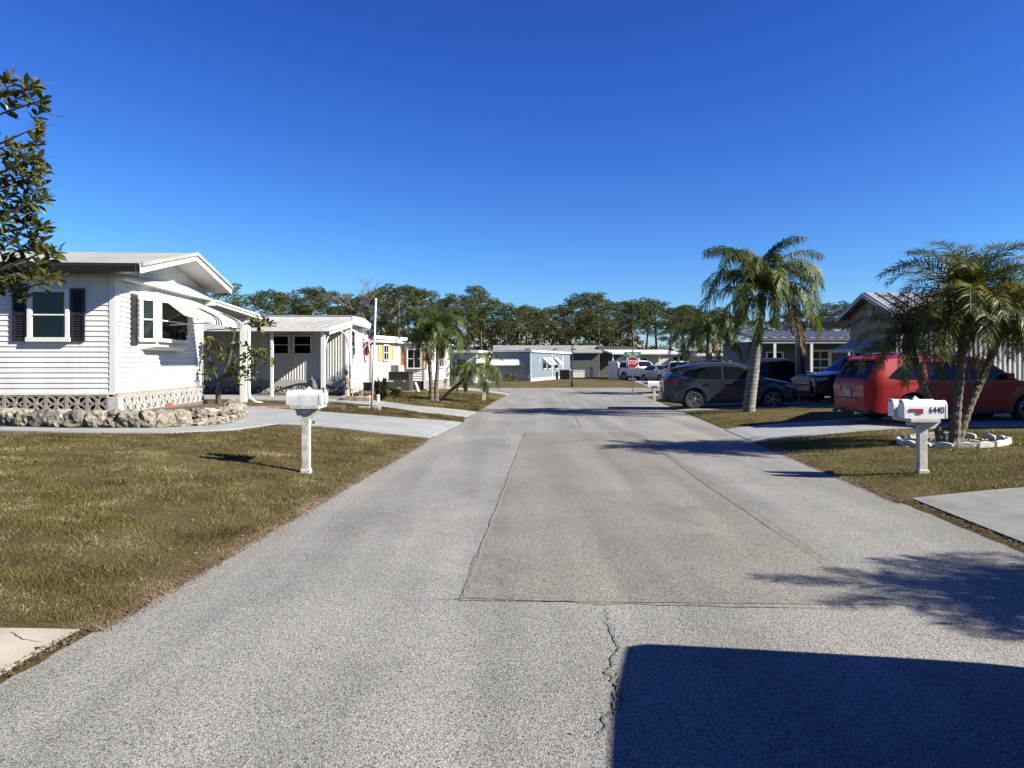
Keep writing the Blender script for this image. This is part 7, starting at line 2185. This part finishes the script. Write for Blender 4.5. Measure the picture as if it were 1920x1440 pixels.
def blades(name, P, count, hmin, hmax, w, m_, seed, label, pw=1.6, lean=0.9):
    g = np.random.default_rng(seed)
    P = [(float(p[0]), float(p[1])) for p in P]
    xa, xb = min(p[0] for p in P), max(p[0] for p in P); ya, yb = min(p[1] for p in P), max(p[1] for p in P)
    X, Y = [], []
    tot = 0
    while tot < count:
        n = count * 2
        x, y = g.uniform(xa, xb, n), g.uniform(ya, yb, n)
        k = in_poly(x, y, P) & (g.random(n) < (ya / y) ** pw) & (np.abs(x) < 0.78 * y + 0.6)
        X.append(x[k]); Y.append(y[k]); tot += k.sum()
    x, y = np.concatenate(X)[:count], np.concatenate(Y)[:count]
    z = np_gz(x, y) + 0.008
    n = len(x)
    pn = np.sin(x * 2.1 + 1.7 * np.sin(y * 1.3)) * np.sin(y * 2.6 + 1.3 * np.sin(x * 1.7)) + 0.6 * np.sin(x * 6.3 + y * 4.1) * np.sin(y * 7.7 - x * 3.3)
    hh = g.uniform(hmin, hmax, n) * (0.7 + 0.9 * g.random(n) ** 3) * (1 + 0.03 * (y - ya)) * np.clip(1 + 0.45 * pn, 0.35, 1.9)
    a = g.uniform(0, 6.283, n); ln = g.uniform(0.1, lean, n)
    ww = w * g.uniform(0.7, 1.4, n) * (1 + 0.06 * (y - ya))
    b2 = g.uniform(0, 6.283, n)
    dx, dy = np.cos(b2) * ww, np.sin(b2) * ww
    V = np.empty((n, 3, 3))
    V[:, 0] = np.stack([x - dx, y - dy, z], 1); V[:, 1] = np.stack([x + dx, y + dy, z], 1)
    V[:, 2] = np.stack([x + np.cos(a) * hh * ln, y + np.sin(a) * hh * ln, z + hh], 1)
    return tag(put(name, np_mesh(name, V.reshape(-1, 3), 3, m_)), label, 'grass', kind='stuff')
LAWN1 = [(xl(4.8) - 0.02, 4.82), (-3.4, 4.5), (-11.5, 4.45), (-11.5, 13.3), (-7.9, 13.2), (-6.2, 13.68), (-5.3, 14.85), (-5.0, 16.3), G(520, 799), G(610, 805), G(700, 815), G(803, 825)]
LAWN1 += [(xl(y) - 0.03, y) for y in (14, 12, 10, 8, 6)]
blades('lawn_grass', LAWN1, 270000, 0.012, 0.030, 0.0026, M_BLADE, 1, 'short dry brown green grass on the near left lawn')
def tufts(name, P, ncl, per, hmin, hmax, m_, seed, label):
    """weedy clumps standing a little above the turf"""
    g = np.random.default_rng(seed); P = [(float(p[0]), float(p[1])) for p in P]
    xa, xb = min(p[0] for p in P), max(p[0] for p in P); ya, yb = min(p[1] for p in P), max(p[1] for p in P)
    C_ = []
    while len(C_) < ncl:
        x, y = g.uniform(xa, xb), ya * (yb / ya) ** g.random()
        if in_poly(np.array([x]), np.array([y]), P)[0] and abs(x) < 0.72 * y + 0.3: C_.append((x, y, g.uniform(0.03, 0.11), g.uniform(0.6, 1.3)))
    C_ = np.array(C_); c = np.repeat(C_, per, axis=0); n = len(c)
    x, y = c[:, 0] + g.normal(0, 1, n) * c[:, 2], c[:, 1] + g.normal(0, 1, n) * c[:, 2]
    k = in_poly(x, y, P); x, y, c = x[k], y[k], c[k]; n = len(x)
    z = np_gz(x, y) + 0.008; hh = g.uniform(hmin, hmax, n) * c[:, 3]; a = g.uniform(0, 6.283, n); ln = g.uniform(0.3, 1.5, n); b2 = g.uniform(0, 6.283, n); ww = 0.0032 * (1 + 0.05 * y)
    V = np.empty((n, 3, 3)); dx, dy = np.cos(b2) * ww, np.sin(b2) * ww
    V[:, 0] = np.stack([x - dx, y - dy, z], 1); V[:, 1] = np.stack([x + dx, y + dy, z], 1); V[:, 2] = np.stack([x + np.cos(a) * hh * ln, y + np.sin(a) * hh * ln, z + hh], 1)
    return tag(put(name, np_mesh(name, V.reshape(-1, 3), 3, m_)), label, 'grass', kind='stuff')
tufts('weed_tufts', LAWN1, 260, 46, 0.025, 0.065, M_BLADEG, 2, 'green weedy tufts in the near left lawn')
tufts('straw_tufts', LAWN1, 220, 40, 0.02, 0.05, M_DRYG, 12, 'straw coloured dead tufts in the near left lawn')
LAWN2 = [(xr(9.1) + 0.06, 9.14), (6, 9.24), (11.5, 9.3), (11.5, 15.9), (8, 16.3), (xr(15.7) + 0.03, 15.7), (xr(13) + 0.03, 13), (xr(11) + 0.03, 11)]
blades('lawn_grass', LAWN2, 100000, 0.014, 0.034, 0.004, M_BLADEG, 3, 'short dry grass around the palm clump on the right')
tufts('weed_tufts', LAWN2, 110, 40, 0.025, 0.06, M_BLADEG, 13, 'green weedy tufts round the palm clump')
LAWN3 = [G(868, 797), G(760, 787), G(640, 778), G(560, 771), G(640, 757), G(700, 763), G(780, 775), G(872, 785)]
blades('lawn_grass', [(p[0], p[1]) for p in LAWN3], 26000, 0.02, 0.05, 0.006, M_BLADE, 4, 'strip of dry grass between the two left driveways', 1.0)
LAWN4 = [G(890, 773), G(780, 762), G(700, 751), (-6.0, 33.2), (-1.2, 36), (xl(33) - 0.02, 33)]
blades('lawn_grass', [(p[0], p[1]) for p in LAWN4], 34000, 0.02, 0.05, 0.008, M_BLADE, 5, 'dry lawn under the twin palm', 0.8)
LAWN5 = [(xr(19.2) + 0.03, 19.2), (8, 19.5), (12, 20.2), (12, 25), (8, 25.4), (xr(25.4) + 0.03, 25.5)]
blades('lawn_grass', LAWN5, 40000, 0.025, 0.05, 0.007, M_BLADEG, 6, 'sunlit dry grass under the tall palm', 0.8)
def fringe(name, edge, side, y0, y1, count, seed, label):
    g = np.random.default_rng(seed)
    y = y0 * (y1 / y0) ** g.random(count)
    d = g.normal(0.02, 0.055, count)
    x = np.array([edge(t) for t in y]) + side * d
    n = count; hh = g.uniform(0.01, 0.035, n); a = g.uniform(0, 6.283, n); b2 = g.uniform(0, 6.283, n); ww = 0.003 * (1 + 0.05 * y)
    z = np.maximum(np_gz(x, y), 0) + 0.006
    V = np.empty((n, 3, 3)); dx, dy = np.cos(b2) * ww, np.sin(b2) * ww
    V[:, 0] = np.stack([x - dx, y - dy, z], 1); V[:, 1] = np.stack([x + dx, y + dy, z], 1); V[:, 2] = np.stack([x + np.cos(a) * hh * 1.6, y + np.sin(a) * hh * 1.6, z + hh], 1)
    tag(put(name, np_mesh(name, V.reshape(-1, 3), 3, M_DRYG)), label, 'grass', kind='stuff')
fringe('edge_grass', xl, -1, 4.7, 16.0, 26000, 21, 'dead tan grass fringing the left edge of the road')
fringe('edge_grass', xr, 1, 9.0, 15.8, 12000, 22, 'dead tan grass fringing the right edge of the road')
# fallen leaves and small pale litter
M_LITTER = leaf_mat('fallen_leaf', [(0.20, 0.12, 0.06), (0.34, 0.24, 0.13), (0.52, 0.45, 0.34)], trans=0.1, rough=0.8, spec=0.1, nscale=3)
def litter(P, n, smin, smax, seed, label):
    rd = random.Random(seed); V = []
    P = [(float(p[0]), float(p[1])) for p in P]
    xa, xb = min(p[0] for p in P), max(p[0] for p in P); ya, yb = min(p[1] for p in P), max(p[1] for p in P)
    while len(V) < n * 4:
        x, y = rd.uniform(xa, xb), rd.uniform(ya, yb)
        if not in_poly(np.array([x]), np.array([y]), P)[0]: continue
        s = rd.uniform(smin, smax) * (1 if rd.random() < 0.85 else 2.0); a = rd.random() * 6.28; z = gz(x, y) + 0.04
        c_, s_ = math.cos(a), math.sin(a); t1, t2 = rd.uniform(-.4, .4) * s, rd.uniform(-.4, .4) * s
        V += [(x - c_ * s, y - s_ * s, z - t1), (x - s_ * s * .4, y + c_ * s * .4, z + t2), (x + c_ * s, y + s_ * s, z + t1), (x + s_ * s * .4, y - c_ * s * .4, z + abs(t2) * 0.5)]
    tag(put('leaf_litter', np_mesh('leaf_litter', V, 4, M_LITTER)), label, 'fallen leaves', kind='stuff')
litter(LAWN1, 900, 0.008, 0.024, 3, 'pale fallen leaves scattered on the near left lawn')
litter(LAWN2, 420, 0.008, 0.022, 4, 'pale fallen leaves scattered round the palm clump')
V = []
rd = random.Random(9)
for i in range(60):
    y = rd.uniform(3.2, 12); x = rd.uniform(xl(y) + 0.1, xr(y) - 0.1); s = rd.uniform(0.005, 0.018); a = rd.random() * 6.28
    V += [(x + s * math.cos(a + 1.57 * j) * (1 if j % 2 else 0.45), y + s * math.sin(a + 1.57 * j) * (1 if j % 2 else 0.45), 0.009 + 0.006 * (j % 2)) for j in range(4)]
tag(put('road_litter', np_mesh('road_litter', V, 4, M_LITTER)), 'tiny leaf scraps lying on the asphalt', 'litter', kind='stuff')
